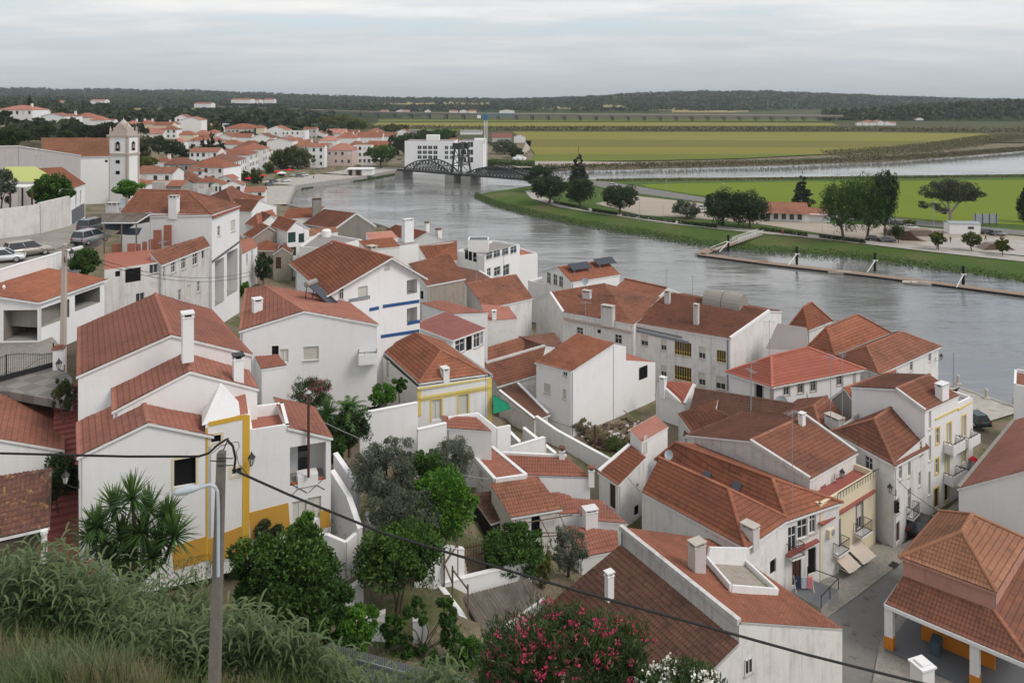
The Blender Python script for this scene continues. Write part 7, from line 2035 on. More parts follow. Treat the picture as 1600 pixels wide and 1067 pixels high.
for i, (px, py)in enumerate(((906, 424), (945, 416))):
 p=roofpt('h15', px, py)
 R=root('solar_collector', p, ('tilted solar panel frame on the glazed gable house, left one', 'tilted solar panel frame on the glazed gable house, right one')[i], 'solar collector')
 u_=unit(V3(.85, .52, 0));w_=perp(u_)
 mb=MB();mb.beam(p-u_*2+V3(0, 0, .9), p+u_*2+V3(0, 0, .9), 1.6, .08, M['panel'], up=unit(V3(.3, -.5, 1)));mb.build('panel', R)
 for k in(-1.6, 1.6):
  mb=MB()
  mb.beam(p+u_*k+w_*.7, p+u_*k+w_*.7+V3(0, 0, 1.5), .06, .06, M['galv']);mb.beam(p+u_*k-w_*.7-V3(0, 0, .2), p+u_*k-w_*.7+V3(0, 0, .5), .06, .06, M['galv'])
  mb.build('support', R)
  # barrel vault on the apartment house
p=(G['r10']['r']*.58+G['r10']['s']*.42);d=unit(G['r10']['r']-G['r10']['s']);s=perp(d)
vb=MB()
n=12
for x0, x1 in((-2.6, -.04), (.04, 2.6)):
 A_=[p+d*x0+s*1.55*math.cos(math.pi*i/n)+V3(0, 0, -.5+2.1*math.sin(math.pi*i/n))for i in range(n+1)]
 B_=[p+d*x1+s*1.55*math.cos(math.pi*i/n)+V3(0, 0, -.5+2.1*math.sin(math.pi*i/n))for i in range(n+1)]
 for i in range(n):
  vb.face([A_[i], B_[i], B_[i+1], A_[i+1]], M['tankgrey'])
 vb.face(A_, M['tankgrey']);vb.face(B_[::-1], M['tankgrey'])
vb.build('vault', HOUSE['r10']['roof'])
# brown flue of the terrace barbecue
a=roofpt('h5', 481, 688)
p, d, nn=wallpoint('h5', 481, 735)
R=root('stove_pipe', p, 'tall brown stove pipe with a small hood over a barbecue', 'stove pipe')
zt=AT(480, 616, p[1]-.5)[2]
mb=MB();mb.tube([p+nn*.32-V3(0, 0, .3), V3(*(p+nn*.32)[:2], zt)], .085, M['rustpipe'], 10);mb.build('pipe', R)
mb=MB();mb.lathe([(.02, .2), (.2, .05), (.2, .0), (.12, 0)][::-1], M['galv'], V3(*(p+nn*.32)[:2], zt), 10);mb.build('hood', R)
mb=MB();mb.box(p-nn*.35-V3(0, 0, 1.0), 1.3, .9, .75, WALLS['clean'], d);mb.build('hearth', R)
mb=MB();q=p-nn*.2
for s_ in(-1.12, .02):
 mb.beam(q+d*s_+nn*.17-V3(0, 0, 1.05), q+d*(s_+1.1)+nn*.17-V3(0, 0, 1.05), .05, .85, M['orangepanel'])
 for sg in(0, 1):
  mb.beam(q+d*(s_+.02)+nn*.21-V3(0, 0, 1.45-.8*sg), q+d*(s_+1.08)+nn*.21-V3(0, 0, .65+.8*sg), .05, .03, M['iron'])
mb.build('balustrade', HOUSE['h5']['root'])
# water drum on the lilac terrace, dish aerials, aerial masts
p=P(510, 372, 13.1)
R=root('water_drum', p, 'white round water drum on the lilac terrace roof', 'water tank')
mb=MB();mb.lathe([(.9, 0), (.95, .2), (.95, 1.5), (.6, 1.75), (.2, 1.8)], WALLS['clean'], p, 16);mb.build('drum', R)
mb=MB();mb.box(p-V3(0, 0, .1), 2.2, 2.2, .12, WALLS['concrete']);mb.build('base', R)
def dish(label, p, dirv, r=.55):
 R=root('dish_aerial', p, label, 'satellite dish')
 dirv=unit(dirv);s=unit(np.cross(dirv, (0, 0, 1)));t=np.cross(s, dirv)
 c=p+V3(0, 0, .9)
 mb=MB();n=14
 for k in range(3):
  r0, r1=r*k/3, r*(k+1)/3
  for i in range(n):
   A_, B_=2*math.pi*i/n, 2*math.pi*(i+1)/n
   f=lambda rr, a:c+(s*math.cos(a)+t*math.sin(a))*rr+dirv*(rr*rr/r*.3)
   mb.face([f(r0, A_), f(r1, A_), f(r1, B_), f(r0, B_)], M['lampgrey'])
 mb.build('dish', R)
 mb=MB();mb.beam(p, c, .05, .05, M['galv']);mb.beam(c-t*r, c+dirv*r*.9, .03, .03, M['galv']);mb.build('bracket', R)
dish('large grey satellite dish on the orange-brown roof beside the stair cabin', P(1046, 716, 9.6)-V3(0, 0, .6), V3(-.6, -.7, .5), .42)
dish('round white satellite dish in front of the bright red roof house', P(1221, 632, 8.2)-V3(0, 0, .7), V3(-.4, -.8, .5), .7)
dish('tilted satellite dish beside the wide cream chimney', P(1261, 623, 8.6)-V3(0, 0, .7), V3(.9, -.3, .4), .6)
dish('white satellite dish on the wall of the tall hipped house', P(191, 318, 28.2)-V3(0, 0, .9), V3(-.3, -.9, .4), .6)
dish('small satellite dish behind the long patched roof', P(915, 442, 12.6)-V3(0, 0, .7), V3(-.6, -.7, .4), .6)
AER=None
for i, (px, pt_, pb_, Y, lab)in enumerate(((617, 322, 352, 172, 'bare aerial mast on the waterfront gable'), (703, 332, 378, 158, 'thin aerial left of the waterside terrace block'), (577, 300, 360, 168, 'aerial in front of the wide bay'), (728, 340, 392, 138, 'aerial on the stair side of the terrace block'), (475, 340, 372, 150, 'aerial above the orange strip roof'), (787, 395, 440, 130, 'tall aerial before the waterside block'), (745, 400, 446, 110, 'aerial over the plain brown slope'), (915, 470, 523, 102, 'aerial on the cornice of the patched-roof house'), (1041, 420, 452, 112, 'aerial with crossbars beside the apartment chimney'), (1082, 430, 466, 108, 'aerial left of the barrel vault'), (1111, 525, 606, 93, 'drooping aerial on the wall of the yellow-shuttered house'), (1174, 560, 668, 82, 'tall aerial over the mossy brown roof'), (1202, 500, 560, 94, 'aerial before the blank white firewall'), (1316, 550, 690, 74, 'leaning aerial beside the wide white chimney'), (1298, 555, 680, 76, 'aerial left of the leaning one'), (1238, 640, 800, 62, 'thin aerial over the brown setback roof'), (1173, 575, 690, 78, 'short aerial by the crumbling chimney'), (759, 585, 700, 72, 'slim mast at the corner of the lemon-trimmed house'), (254, 375, 425, 88, 'mast on the ruined terrace'), (235, 330, 400, 90, 'iron pipe mast before the tall hipped house'))):
 p0_, p1_=AT(px, pb_, Y), AT(px, pt_, Y)
 R=root('aerial', p0_, lab, 'aerial', 'television aerials on the roofs')
 mb=MB();r_=.022+.00012*Y
 mb.tube([p0_-V3(0, 0, .3), p1_], r_, M['galv'], 5);mb.build('mast', R)
 mb=MB();hl=p1_[2]-p0_[2]
 ad=unit(V3(math.cos(i*1.3), math.sin(i*1.3), 0));c=p1_-V3(0, 0, .25)
 mb.beam(c-ad*.7, c+ad*.7, .025, .025, M['galv'])
 for k in range(7):
  q=c+ad*(-.65+k*.21);s_=perp(ad)
  mb.beam(q-s_*(.42-.03*k), q+s_*(.42-.03*k), .018, .018, M['galv'])
 mb.build('dipole', R)
 # ------------------------------------------------------------------ poles, lamps and wires
def mastpole(name, label, px, pbase, ptop, Y, w0_, w1_, m):
 a, b=AT(px[0], pbase, Y), AT(px[1], ptop, Y)
 R=root(name, a, label, 'utility pole')
 mb=MB()
 h_=b[2]-a[2]+1.5
 q=[[a-V3(0, 0, 1.5)+V3(x*w0_/2, y*w0_/2, 0)for x, y in((-1, -1), (1, -1), (1, 1), (-1, 1))], [b+V3(x*w1_/2, y*w1_/2, 0)for x, y in((-1, -1), (1, -1), (1, 1), (-1, 1))]]
 for i in range(4):
  mb.face([q[0][i], q[0][(i+1)%4], q[1][(i+1)%4], q[1][i]], m)
 c=b+V3(0, 0, w1_*.35)
 for i in range(4):
  mb.face([q[1][i], q[1][(i+1)%4], c], m)
 mb.build('shaft', R)
 return R, a, b
YP=19.5
R, a, b=mastpole('utility_pole', 'grey concrete utility pole standing in the reeds, carrying the thick cable', (332, 346), 1075, 706, YP, .27, .18, M['polegrey'])
mb=MB()
for px, py in((352, 716), (352, 727), (341, 720)):
 p=AT(px, py, YP-.1);mb.beam(p-V3(.2, 0, 0), p+V3(.2, 0, 0), .02, .02, M['iron'])
mb.beam(AT(349, 703, YP-.1), AT(357, 684, YP-.1), .025, .025, M['iron'])
mb.build('bracket', R)
L_=root('street_lamp', AT(342, 800, YP), 'grey street lamp on a curved arm fixed to the concrete pole', 'street lamp')
mb=MB();mb.tube([AT(341, 900, YP-.22), AT(341, 800, YP-.22), AT(340, 768, YP-.22), AT(336, 760, YP-.24), AT(328, 757, YP-.26), AT(308, 763, YP-.32)], .042, M['lampgrey'], 8);mb.build('arm', L_, smooth=True)
mb=MB();p0_, p1_=AT(312, 761, YP-.3), AT(271, 770, YP-.45)
d=p1_-p0_
mb.tube([p0_, p0_+d*.25, p0_+d*.55, p0_+d*.9, p1_], [.05, .09, .10, .07, .03], M['lampgrey'], 10);mb.build('lamp_head', L_, smooth=True)
mb=MB();mb.tube([p0_+d*.45-V3(0, 0, .05), p0_+d*.92-V3(0, 0, .04)], [.075, .05], M['lampglass'], 10);mb.build('lens', L_, smooth=True)
def cable(label, pts, r, m, name='cable', cat='cable', sag=0.0, n=8):
 mb=MB()
 q=[]
 for a, b in zip(pts, pts[1:]):
  for i in range(n):
   t=i/n
   q.append(a+(b-a)*t-V3(0, 0, sag*4*t*(1-t)))
 q.append(pts[-1])
 mb.tube(q, r, m, 6)
 return tag(mb.build(name, smooth=True), label, cat)
cable('thick black bundled cable sweeping over the concrete pole to the lower right', [AT(*p, y)for p, y in(((-120, 703), 20.5), ((0, 708), 20.2), ((200, 713), 19.8), ((310, 713), 19.5), ((326, 708), 19.4), ((340, 695), 19.35), ((354, 686), 19.3), ((364, 697), 19.3), ((368, 716), 19.3), ((366, 733), 19.3), ((376, 739), 19.2), ((450, 772), 19.1), ((600, 833), 18.9), ((750, 878), 18.6), ((900, 922), 18.4), ((1080, 972), 18.2), ((1260, 1022), 18), ((1420, 1062), 17.8), ((1620, 1108), 17.5))], .029, M['cable'], n=3)
mb=MB()
cable('thin black wire looping from the pole top to the thick cable', [AT(*p, 19.25)for p in((330, 709), (345, 697), (360, 692), (372, 690), (374, 698), (369, 706), (373, 725), (388, 742))], .008, M['cable'], 'wire', 'wire', n=3)
cable('pale thin wire crossing the garden from the terrace to the salmon cottage', [AT(440, 625, 55), AT(640, 715, 56), AT(764, 748, 60)], .02, M['wire'], 'wire', 'wire', sag=.25)
R, a, b=mastpole('utility_pole', 'concrete utility pole between the carport and the iron gate', (98, 101), 562, 382, 66.5, .42, .3, WALLS['tan'])
for k, (x, y)in enumerate(((390, 425), (390, 431))):
 cable(('upper', 'lower')[k]+' black wire from the carport pole to the tall hipped house', [AT(102, 386+6*k, 66), AT(x, y, 101)], .025, M['cable'], 'wire', 'wire', sag=1.6)
cable('black wire from the carport pole along the upper road', [AT(100, 384, 66), AT(60, 386, 80), AT(-60, 392, 100)], .025, M['cable'], 'wire', 'wire', sag=.4)
R, a, b=mastpole('utility_pole', 'dark wooden utility pole beside the ruin in mid town', (929, 929), 728, 664, 78, .22, .18, M['wood_dark'])
cable('black wire from the wooden pole to the orange-brown roof', [AT(931, 668, 78), AT(1000, 768, 64.5)], .022, M['cable'], 'wire', 'wire', sag=.4)
cable('black wire from the wooden pole to the narrow lean-to', [AT(928, 668, 78), AT(850, 650, 86)], .022, M['cable'], 'wire', 'wire', sag=.5)
cable('black wire along the front of the hipped house and over the street', [wallpoint('r6', 1399, 745)[0]+V3(0, -.3, 0), AT(1440, 780, 68), AT(1490, 808, 66)], .022, M['cable'], 'wire', 'wire', sag=.2)
LAN=None
def lantern(label, p, d, nn, rz=None):
 """iron wall lantern on a bracket; copies share one build"""
 global LAN
 if LAN is None:
  R=root('wall_lantern', (0, 0, 0), label, 'lantern', 'iron wall lanterns')
  mb=MB();mb.tube([(0, 0, -.3), (0, -.3, -.22), (0, -.62, 0), (0, -.7, .1)], .02, M['iron'], 6);mb.beam((0, 0, -.35), (0, 0, .15), .05, .05, M['iron']);mb.build('bracket', R)
  mb=MB();mb.lathe([(.1, .1), (.2, .5), (.2, .52)], M['lampglass'], (0, -.7, 0), 6);mb.build('glass', R)
  mb=MB()
  for k in range(6):
   a_=math.pi*k/3
   mb.beam(V3(.1*math.cos(a_), -.7+.1*math.sin(a_), .1), V3(.21*math.cos(a_), -.7+.21*math.sin(a_), .52), .025, .025, M['iron'])
  mb.lathe([(.26, .52), (.2, .6), (.1, .74), (.05, .78), (.06, .84), (.01, .9)], M['iron'], (0, -.7, 0), 6);mb.lathe([(.02, .0), (.11, .08), (.11, .11)], M['iron'], (0, -.7, 0), 6);mb.build('cage', R)
  LAN=R
 else:
  R=dup(LAN, (0, 0, 0), 0, label)
 R.location=tuple(p)
 R.rotation_euler=(0, 0, math.atan2(nn[1], nn[0])+math.pi/2)
p, d, nn=wallpoint('h5t', 392, 720);lantern('iron wall lantern beside the ochre corner stripe', p, d, nn)
hh=HOUSE['h3'];p=G['h3']['a']-V3(0, 0, 1.6);lantern('iron wall lantern over the red stepped path', p+V3(-.02, 0, 0), 0, unit(V3(-1, -.4, 0)))
p, d, nn=wallpoint('r6', 1400, 768);lantern('iron wall lantern on the corner of the hipped street house', p, d, nn)
p, d, nn=wallpoint('r4', 1304, 742);lantern('iron wall lantern on the white setback house', p, d, nn)
p=AT(101, 404, 66.3);lantern('large iron lantern on the carport pole', p, 0, unit(V3(1, -.2, 0)))
p, d, nn=wallpoint('r13', 1462, 560);lantern('iron lantern at the river corner of the brown hipped house', p, d, nn)
p=P(92, 577, 21.3);R=dup(LAN, p+V3(0, .7, -.05), 0, 'small lantern standing on the tiled gate pillar')
# lamp posts on the far bank and the waterfront
LP=None
for i, (px, pb_, pt_, lab)in enumerate(((952, 292, 268, 'lamp post at the road bend by the red-brown cedar'), (1041, 304, 280, 'lamp post by the rice field, second along the far road'), (1073, 312, 287, 'lamp post by the small road sign'), (1131, 318, 286, 'lamp post behind the broad dark trees'), (999, 346, 310, 'lamp post on the river path beside the lot'), (1036, 340, 318, 'lamp post in the pale lot'), (937, 326, 304, 'lamp post between the round trees'), (1285, 366, 350, 'lamp post in front of the dark trees'), (1459, 356, 315, 'lamp post beside the eucalyptus'), (1091, 349, 332, 'lamp post at the bushy tree'), (1330, 298, 280, 'lamp post far behind the dark trees'), (875, 302, 272, 'lamp post beside the red-brown cedar'), (450, 288, 268, 'lamp post on the bay quay, leftmost'), (520, 274, 256, 'lamp post on the bay quay by the kiosk'), (537, 272, 252, 'slender lamp post just left of the kiosk'))):
 p=P(px, pb_, 1.65 if px>640 else 2.05)
 hgt=(pb_-pt_)*p[1]/F
 if LP is None:
  R=root('lamp_post', (0, 0, 0), lab, 'lamp post', 'lamp posts by the river')
  mb=MB();mb.tube([(0, 0, 0), (0, 0, .97)], [.013, .008], M['galv'], 6);mb.build('post', R)
  mb=MB();mb.box((.03, 0, .965), .12, .035, .018, M['lampgrey']);mb.build('lamp_head', R)
  LP=R;R.location=tuple(p);R.scale=(hgt, )*3
 else:
  dup(LP, p, .7*i, lab, sc=hgt)
  # ------------------------------------------------------------------ garden and street furniture
  # pergola of poles
R=root('pergola', P(850, 850, 5), 'rickety pergola of grey poles over the cottage yard', 'pergola')
mb=MB()
for a, b in(((832, 785, 7.8), (862, 845, 6.9)), ((868, 790, 7.7), (890, 838, 6.9)), ((800, 806, 7.6), (815, 826, 7.2)), ((830, 806, 7.5), (886, 790, 7.5)), ((846, 832, 7.1), (912, 832, 7.1)), ((800, 820, 7.2), (895, 804, 7.4)), ((845, 838, 7.0), (915, 833, 7.0))):
 mb.beam(P(*a), P(*b), .07, .07, M['wood'])
mb.build('rail', R)
for px, py in((874, 834), (846, 838)):
 pb_=MB();p=P(px, py, 7.0);pb_.beam(p, p-V3(0, 0, 3.0), .1, .1, M['wood']);pb_.build('post', R)
R=root('paling_fence', P(735, 870, 10), 'short brown paling fence beside the garden steps', 'fence')
mb=MB()
a, b=P(722, 880, 10.0), P(757, 872, 9.6)
for i in range(9):
 p=a+(b-a)*i/8;mb.beam(p-V3(0, 0, .3), p+V3(0, 0, 1.25), .07, .05, M['wood_dark'])
mb.build('pale', R)
mb=MB();mb.beam(a+V3(0, 0, .4), b+V3(0, 0, .4), .05, .08, M['wood_dark']);mb.beam(a+V3(0, 0, 1.0), b+V3(0, 0, 1.0), .05, .08, M['wood_dark']);mb.build('rail', R)
R=root('garden_trellis', P(720, 940, 9), 'grey timber trellis posts with cross rails in the vegetable garden', 'trellis')
pp_=[P(x, y, z)for x, y, z in((715, 897, 10.1), (707, 940, 9.4), (731, 970, 8.9), (694, 920, 9.6))]
for p in pp_:
 pb_=MB();pb_.beam(p-V3(0, 0, .5), p+V3(0, 0, 2.3), .11, .11, M['wood']);pb_.build('post', R)
mb=MB();mb.beam(pp_[0]+V3(0, 0, 2), pp_[3]+V3(0, 0, 1.6), .08, .08, M['wood']);mb.beam(pp_[1]+V3(0, 0, 2.1), pp_[2]+V3(0, 0, 2.0), .08, .08, M['wood']);mb.beam(pp_[3]+V3(0, 0, 1.7), pp_[1]+V3(0, 0, 1.2), .08, .08, M['wood']);mb.build('rail', R)
R=root('garden_steps', P(705, 880, 10), 'reddish plank steps climbing between the garden trees', 'steps')
mb=MB()
for i in range(7):
 p=P(712-i*1.2, 893-i*6, 9.7+i*.17);mb.box(p-V3(0, 0, .5), 1.5, .5, .5, WALLS['tan'], (1, -.2, 0))
mb.build('tread', R)
R=root('sheet_metal_fence', AT(620, 1030, 36), 'grey corrugated metal fence behind the reeds', 'fence')
mb=MB()
a, b=AT(512, 1003, 36.5), AT(790, 1078, 34.0)
n=150
for i in range(n):
 t0, t1=i/n, (i+1)/n
 o0, o1=.035*(i%2), .035*((i+1)%2)
 p, q=a+(b-a)*t0, a+(b-a)*t1
 mb.face([p-V3(0, o0, 2.2), q-V3(0, o1, 2.2), q-V3(0, o1, 0), p-V3(0, o0, 0)], M['galv'])
mb.build('sheet', R)
mb=MB();mb.beam(a+V3(0, -.06, -.4), b+V3(0, -.06, -.4), .05, .08, M['galv']);mb.beam(a+V3(0, -.06, -1.2), b+V3(0, -.06, -1.2), .05, .08, M['galv']);mb.build('rail', R)
# street terrace with drying rack
R=root('street_deck', P(1262, 925, 3), 'grey raised deck with railing in front of the balcony house', 'deck')
q=[P(x, y, 3.3)for x, y in((1236, 925), (1262, 903), (1310, 921), (1283, 950))]
mb=MB();mb.face(q, WALLS['greypaint'])
for a, b in zip(q, q[1:]+q[:1]):
 mb.face([a-V3(0, 0, .9), b-V3(0, 0, .9), b, a], WALLS['concrete'])
mb.build('floor', R)
mb=MB();mb.beam(q[2]+V3(0, 0, .9), q[3]+V3(0, 0, .9), .05, .05, M['iron']);mb.beam(q[1]+V3(0, 0, .9), q[2]+V3(0, 0, .9), .05, .05, M['iron'])
for p in(q[1], q[2], (q[2]+q[3])/2, q[3]):
 mb.beam(p, p+V3(0, 0, .92), .05, .05, M['iron'])
mb.build('railing', R)
R=root('drying_rack', P(1256, 920, 3.3), 'drying rack hung with pink and dark laundry', 'laundry rack')
p=P(1256, 922, 3.3)
mb=MB()
for s_ in(-.7, .7):
 mb.beam(p+V3(s_, -.3, 0), p+V3(s_, .3, 1), .03, .03, M['frame_white']);mb.beam(p+V3(s_, .3, 0), p+V3(s_, -.3, 1), .03, .03, M['frame_white'])
mb.build('frame', R)
for x, m in((-.45, 'jeans'), (.0, 'lampgrey'), (.45, 'pinkcloth')):
 mb=MB();mb.box(p+V3(x, 0, .2), .4, .12, .85, M[m]);mb.build('garment', R)
p, d, nn=wallpoint('m3', 1294, 829)
R=root('air_conditioner', p, 'white air conditioner box on the cream wall', 'air conditioner')
mb=MB();mb.box(p+nn*.2-V3(0, 0, .35), .85, .35, .65, WALLS['cream'], d);mb.build('casing', R)
mb=MB();mb.tube([p+nn*.38+d*.1, p+nn*.40+d*.1], .24, M['galv'], 14);mb.build('fan', R)
R=root('road_sign', P(1402, 838, 2.6), 'grey back of a road sign at the street corner', 'sign')
p=P(1404, 842, 2.6)
mb=MB();mb.tube([p, p+V3(0, 0, 2.6)], .035, M['galv'], 6);mb.build('post', R)
mb=MB();mb.box(p+V3(0, -.05, 2.0), .75, .04, .55, M['galv'], (1, .3, 0));mb.build('plate', R)
p, d, nn=wallpoint('r6', 1396.5, 790)
R=root('traffic_light', p, 'black traffic signal fixed to the corner of the hipped street house', 'traffic light')
mb=MB();mb.box(p+nn*.2-V3(0, 0, .5), .35, .25, 1.0, M['iron'], d);mb.build('housing', R)
for k in range(3):
 mb=MB();c=p+nn*.34+V3(0, 0, .32-.32*k);mb.tube([c, c+nn*.1], .12, M['void'], 10);mb.build('lens', R)
for i, (px, py, lab)in enumerate(((1345, 858, 'terracotta pot with a dark bush at the end of the cream house'), (1296, 892, 'pot of pink flowers at the foot of the cream house'))):
 p=P(px, py, 2.75)
 R=root('flower_pot', p, lab, 'flower pot')
 mb=MB();mb.lathe([(.2, -.15), (.22, 0), (.3, .45), (.33, .45), (.33, .5), (.27, .5)], TILES['red'], p, 12);mb.build('pot', R)
 # bollards and steps on the quay
BO=None
for px, py, lab in((1541, 622, 'stone bollard with a chain on the quay edge'), (1497, 600, 'stone bollard nearest the lamp mast on the quay'), (1584, 634, 'stone bollard at the right end of the quay')):
 p=P(px, py, 2.05)
 if BO is None:
  R=root('bollard', (0, 0, 0), lab, 'bollard', 'bollards on the quay edge')
  mb=MB();mb.lathe([(.32, -.1), (.32, .15), (.2, .25), (.17, .9), (.26, 1.0), (.2, 1.2), (.04, 1.3)], M['stonecap'], (0, 0, 0), 10);mb.build('shaft', R)
  mb=MB();mb.box((0, 0, -.1), .8, .8, .2, M['stonecap']);mb.build('base', R);BO=R;R.location=tuple(p)
 else:
  dup(BO, p, 0, lab)
R, a, b=mastpole('lamp_mast', 'tall thin green mast on the quay behind the white house', (1490, 1490), 606, 550, 105, .16, .12, M['galv'])
# ------------------------------------------------------------------ people on the far bank
def person(label, p, top, legs, rz=0, walk=.25):
 R=root('person', (0, 0, 0), label, 'person')
 def skin(name, nodes, edges, m, par):
  me=bpy.data.meshes.new(name)
  me.from_pydata([n[:3]for n in nodes], edges, [])
  o=bpy.data.objects.new(name, me);COL.objects.link(o);o.parent=par
  sm=o.modifiers.new('skin', 'SKIN');o.modifiers.new('sub', 'SUBSURF').levels=1
  for i, n in enumerate(nodes):
   me.skin_vertices[0].data[i].radius=(n[3], n[3])
  me.skin_vertices[0].data[0].use_root=True
  me.materials.append(M[m])
  return o
 w_=walk
 nodes=[(0, 0, .95, .13), (0, 0, 1.2, .14), (0, 0, 1.42, .13), (0, 0, 1.52, .055), (0, .01, 1.6, .085), (0, .02, 1.7, .095), (0, .02, 1.78, .05), (-.19, 0, 1.42, .06), (-.24, w_*.5, 1.15, .045), (-.25, w_*.9, .92, .036), (-.25, w_, .82, .03), (.19, 0, 1.42, .06), (.24, -w_*.5, 1.15, .045), (.25, -w_*.3, .92, .036), (.25, -w_*.2, .82, .03), (-.1, 0, .88, .085), (-.1, -w_*.6, .5, .062), (-.1, -w_, .1, .045), (-.1, -w_+.14, .04, .04), (.1, 0, .88, .085), (.1, w_*.8, .5, .062), (.1, w_*.9, .1, .045), (.1, w_*.9+.15, .05, .04)]
 ed=[(0, 1), (1, 2), (2, 3), (3, 4), (4, 5), (5, 6), (2, 7), (7, 8), (8, 9), (9, 10), (2, 11), (11, 12), (12, 13), (13, 14), (0, 15), (15, 16), (16, 17), (17, 18), (0, 19), (19, 20), (20, 21), (21, 22)]
 skin('body', nodes, ed, 'skin', R)
 k=1.16
 sn=[(*n[:3], n[3]*k)for n in nodes]
 skin('shirt', [sn[0], sn[1], sn[2], sn[7], sn[8], sn[11], sn[12]], [(0, 1), (1, 2), (2, 3), (3, 4), (2, 5), (5, 6)], top, R)
 skin('trousers', [sn[0], sn[15], sn[16], sn[17], sn[19], sn[20], sn[21]], [(0, 1), (1, 2), (2, 3), (0, 4), (4, 5), (5, 6)], legs, R)
 mb=MB();mb.lathe([(.05, 1.66), (.108, 1.7), (.1, 1.78), (.05, 1.825)], M['wood_dark'], (0, .0, 0), 10);mb.build('hair', R)
 R.location=tuple(p);R.rotation_euler=(0, 0, rz)
person('person in a red top standing on the river path', P(1223, 367, 1.68), 'redcloth', 'redcloth', .4, .08)
person('person in a white shirt walking along the hedge', P(1303, 374, 1.68), 'whitecloth', 'jeans', 1.5)
person('person in dark clothes walking on the path below the skate plaza', P(1465, 391, 1.68), 'blackcloth', 'blackcloth', 1.4)
person('skater in dark clothes in the middle of the plaza', P(1485, 379, 1.66), 'blackcloth', 'jeans', -.5, .3)
person('skater in black near the right plaza tree', P(1540, 376, 1.66), 'blackcloth', 'blackcloth', .9, .3)
person('walker in dark clothes on the bay quay', P(490, 280, 2.04), 'jeans', 'blackcloth', .2)
# parasols of the waterfront cafes
PA=None
for px, py, z, m, lab in((390, 287, 2.05, 'redcloth', 'red cafe parasol beside the small waterfront trees'), (410, 283, 2.05, 'redcloth', 'red cafe parasol right of the small waterfront trees'), (382, 283, 2.05, 'whitecloth', 'white cafe parasol before the row houses'), (434, 276, 2.05, 'redcloth', 'red parasol below the plane trees'), (440, 278, 2.05, 'whitecloth', 'white cafe tent below the plane trees'), (452, 273, 2.05, 'redcloth', 'red parasol right of the white cafe tent'), (512, 258, 2.05, 'redcloth', 'red awning tent before the pinkish house')):
 p=P(px, py, z)
 R=root('parasol', p, lab, 'parasol')
 mb=MB();mb.tube([p, p+V3(0, 0, 2.7)], .05, M['galv'], 6);mb.build('pole', R)
 mb=MB();mb.lathe([(2.4, 2.2), (2.3, 2.3), (.1, 3.0)], M[m], p, 8);mb.build('canopy', R)
 # rubble of the ruin
rb=MB()
for i in range(420):
 x, y=RNG.uniform(880, 1010), RNG.uniform(650, 705)
 if y>650+(x-840)*.75 or y<700-(x-860)*.45:continue
 p=P(x, y, 4.5);p[2]=gz(p[0], p[1])
 a_=RNG.uniform(0, 6.28)
 if i%4==0:
  d=V3(math.cos(a_), math.sin(a_), RNG.normal(0, .25));rb.beam(p, p+d*RNG.uniform(.6, 2.2)+V3(0, 0, .15), .16, .04, M['wood'])
 else:
  sz=RNG.uniform(.1, .45);rb.box(p-V3(0, 0, .1), sz, sz*.8, sz*.7, [WALLS['stone'], WALLS['dirty'], TILES['old'], M['wood_dark']][i%4 if i%4 else 1], (math.cos(a_), math.sin(a_), 0))
tag(rb.build('rubble'), 'planks, stones and broken tiles strewn over the ruin', 'rubble', kind='stuff')
# roof terrace cut into the corner house, skylights
Rr=HOUSE['r1']['roof']
q=[roofpt('r1', *p)for p in((1105, 882), (1165, 886), (1214, 931), (1142, 926))]
mb=MB()
for i, (a, b, h_)in enumerate(((q[0], q[1], .95), (q[1], q[2], .3), (q[2], q[3], .25), (q[3], q[0], .3))):
 a1, b1=a+V3(0, 0, h_), b+V3(0, 0, h_ if i else h_+.35)
 mb.beam((a+a1)/2, (b+b1)/2, .16, h_+.5, WALLS['white'])
mb.face([p+V3(0, 0, .14)for p in q], WALLS['stone']);mb.build('roof_terrace', Rr)
for px, py in((1104, 746), (1151, 762)):
 p=roofpt('m2', px, py);mb=MB();n_=plane([G['m2'][k]for k in 'dars']if 0 else[p, p+V3(1, 0, 0), p+V3(0, 1, 0)])
 f=min(HOUSE['m2']['fl'], key=lambda f:abs(plane([G['m2'][k]for k in f])[0]*p[0]+plane([G['m2'][k]for k in f])[1]*p[1]+plane([G['m2'][k]for k in f])[2]-p[2]))
 a_, b_, c_=plane([G['m2'][k]for k in f]);nz=unit(V3(-a_, -b_, 1))
 mb.box(p+nz*.02, .75, .9, .14, M['panel'], unit(V3(nz[1], -nz[0], 0))if abs(nz[0])+abs(nz[1])>.01 else(1, 0, 0), nz);mb.build('skylight', HOUSE['m2']['roof'])
for i, (px, py)in enumerate(((1412, 868), (1397, 882), (1440, 851))):
 p=P(px, py, 2.62 if i else 2.63);mb=MB();mb.box(p, .9, .55, .02, M['iron'], (.75, .65, 0))
 tag(mb.build('drain_cover'), ('dark iron drain cover nearest the cream house', 'dark iron drain cover at the kerb', 'dark iron drain cover at the street bend')[i], 'drain cover')
HAZE=0.00008
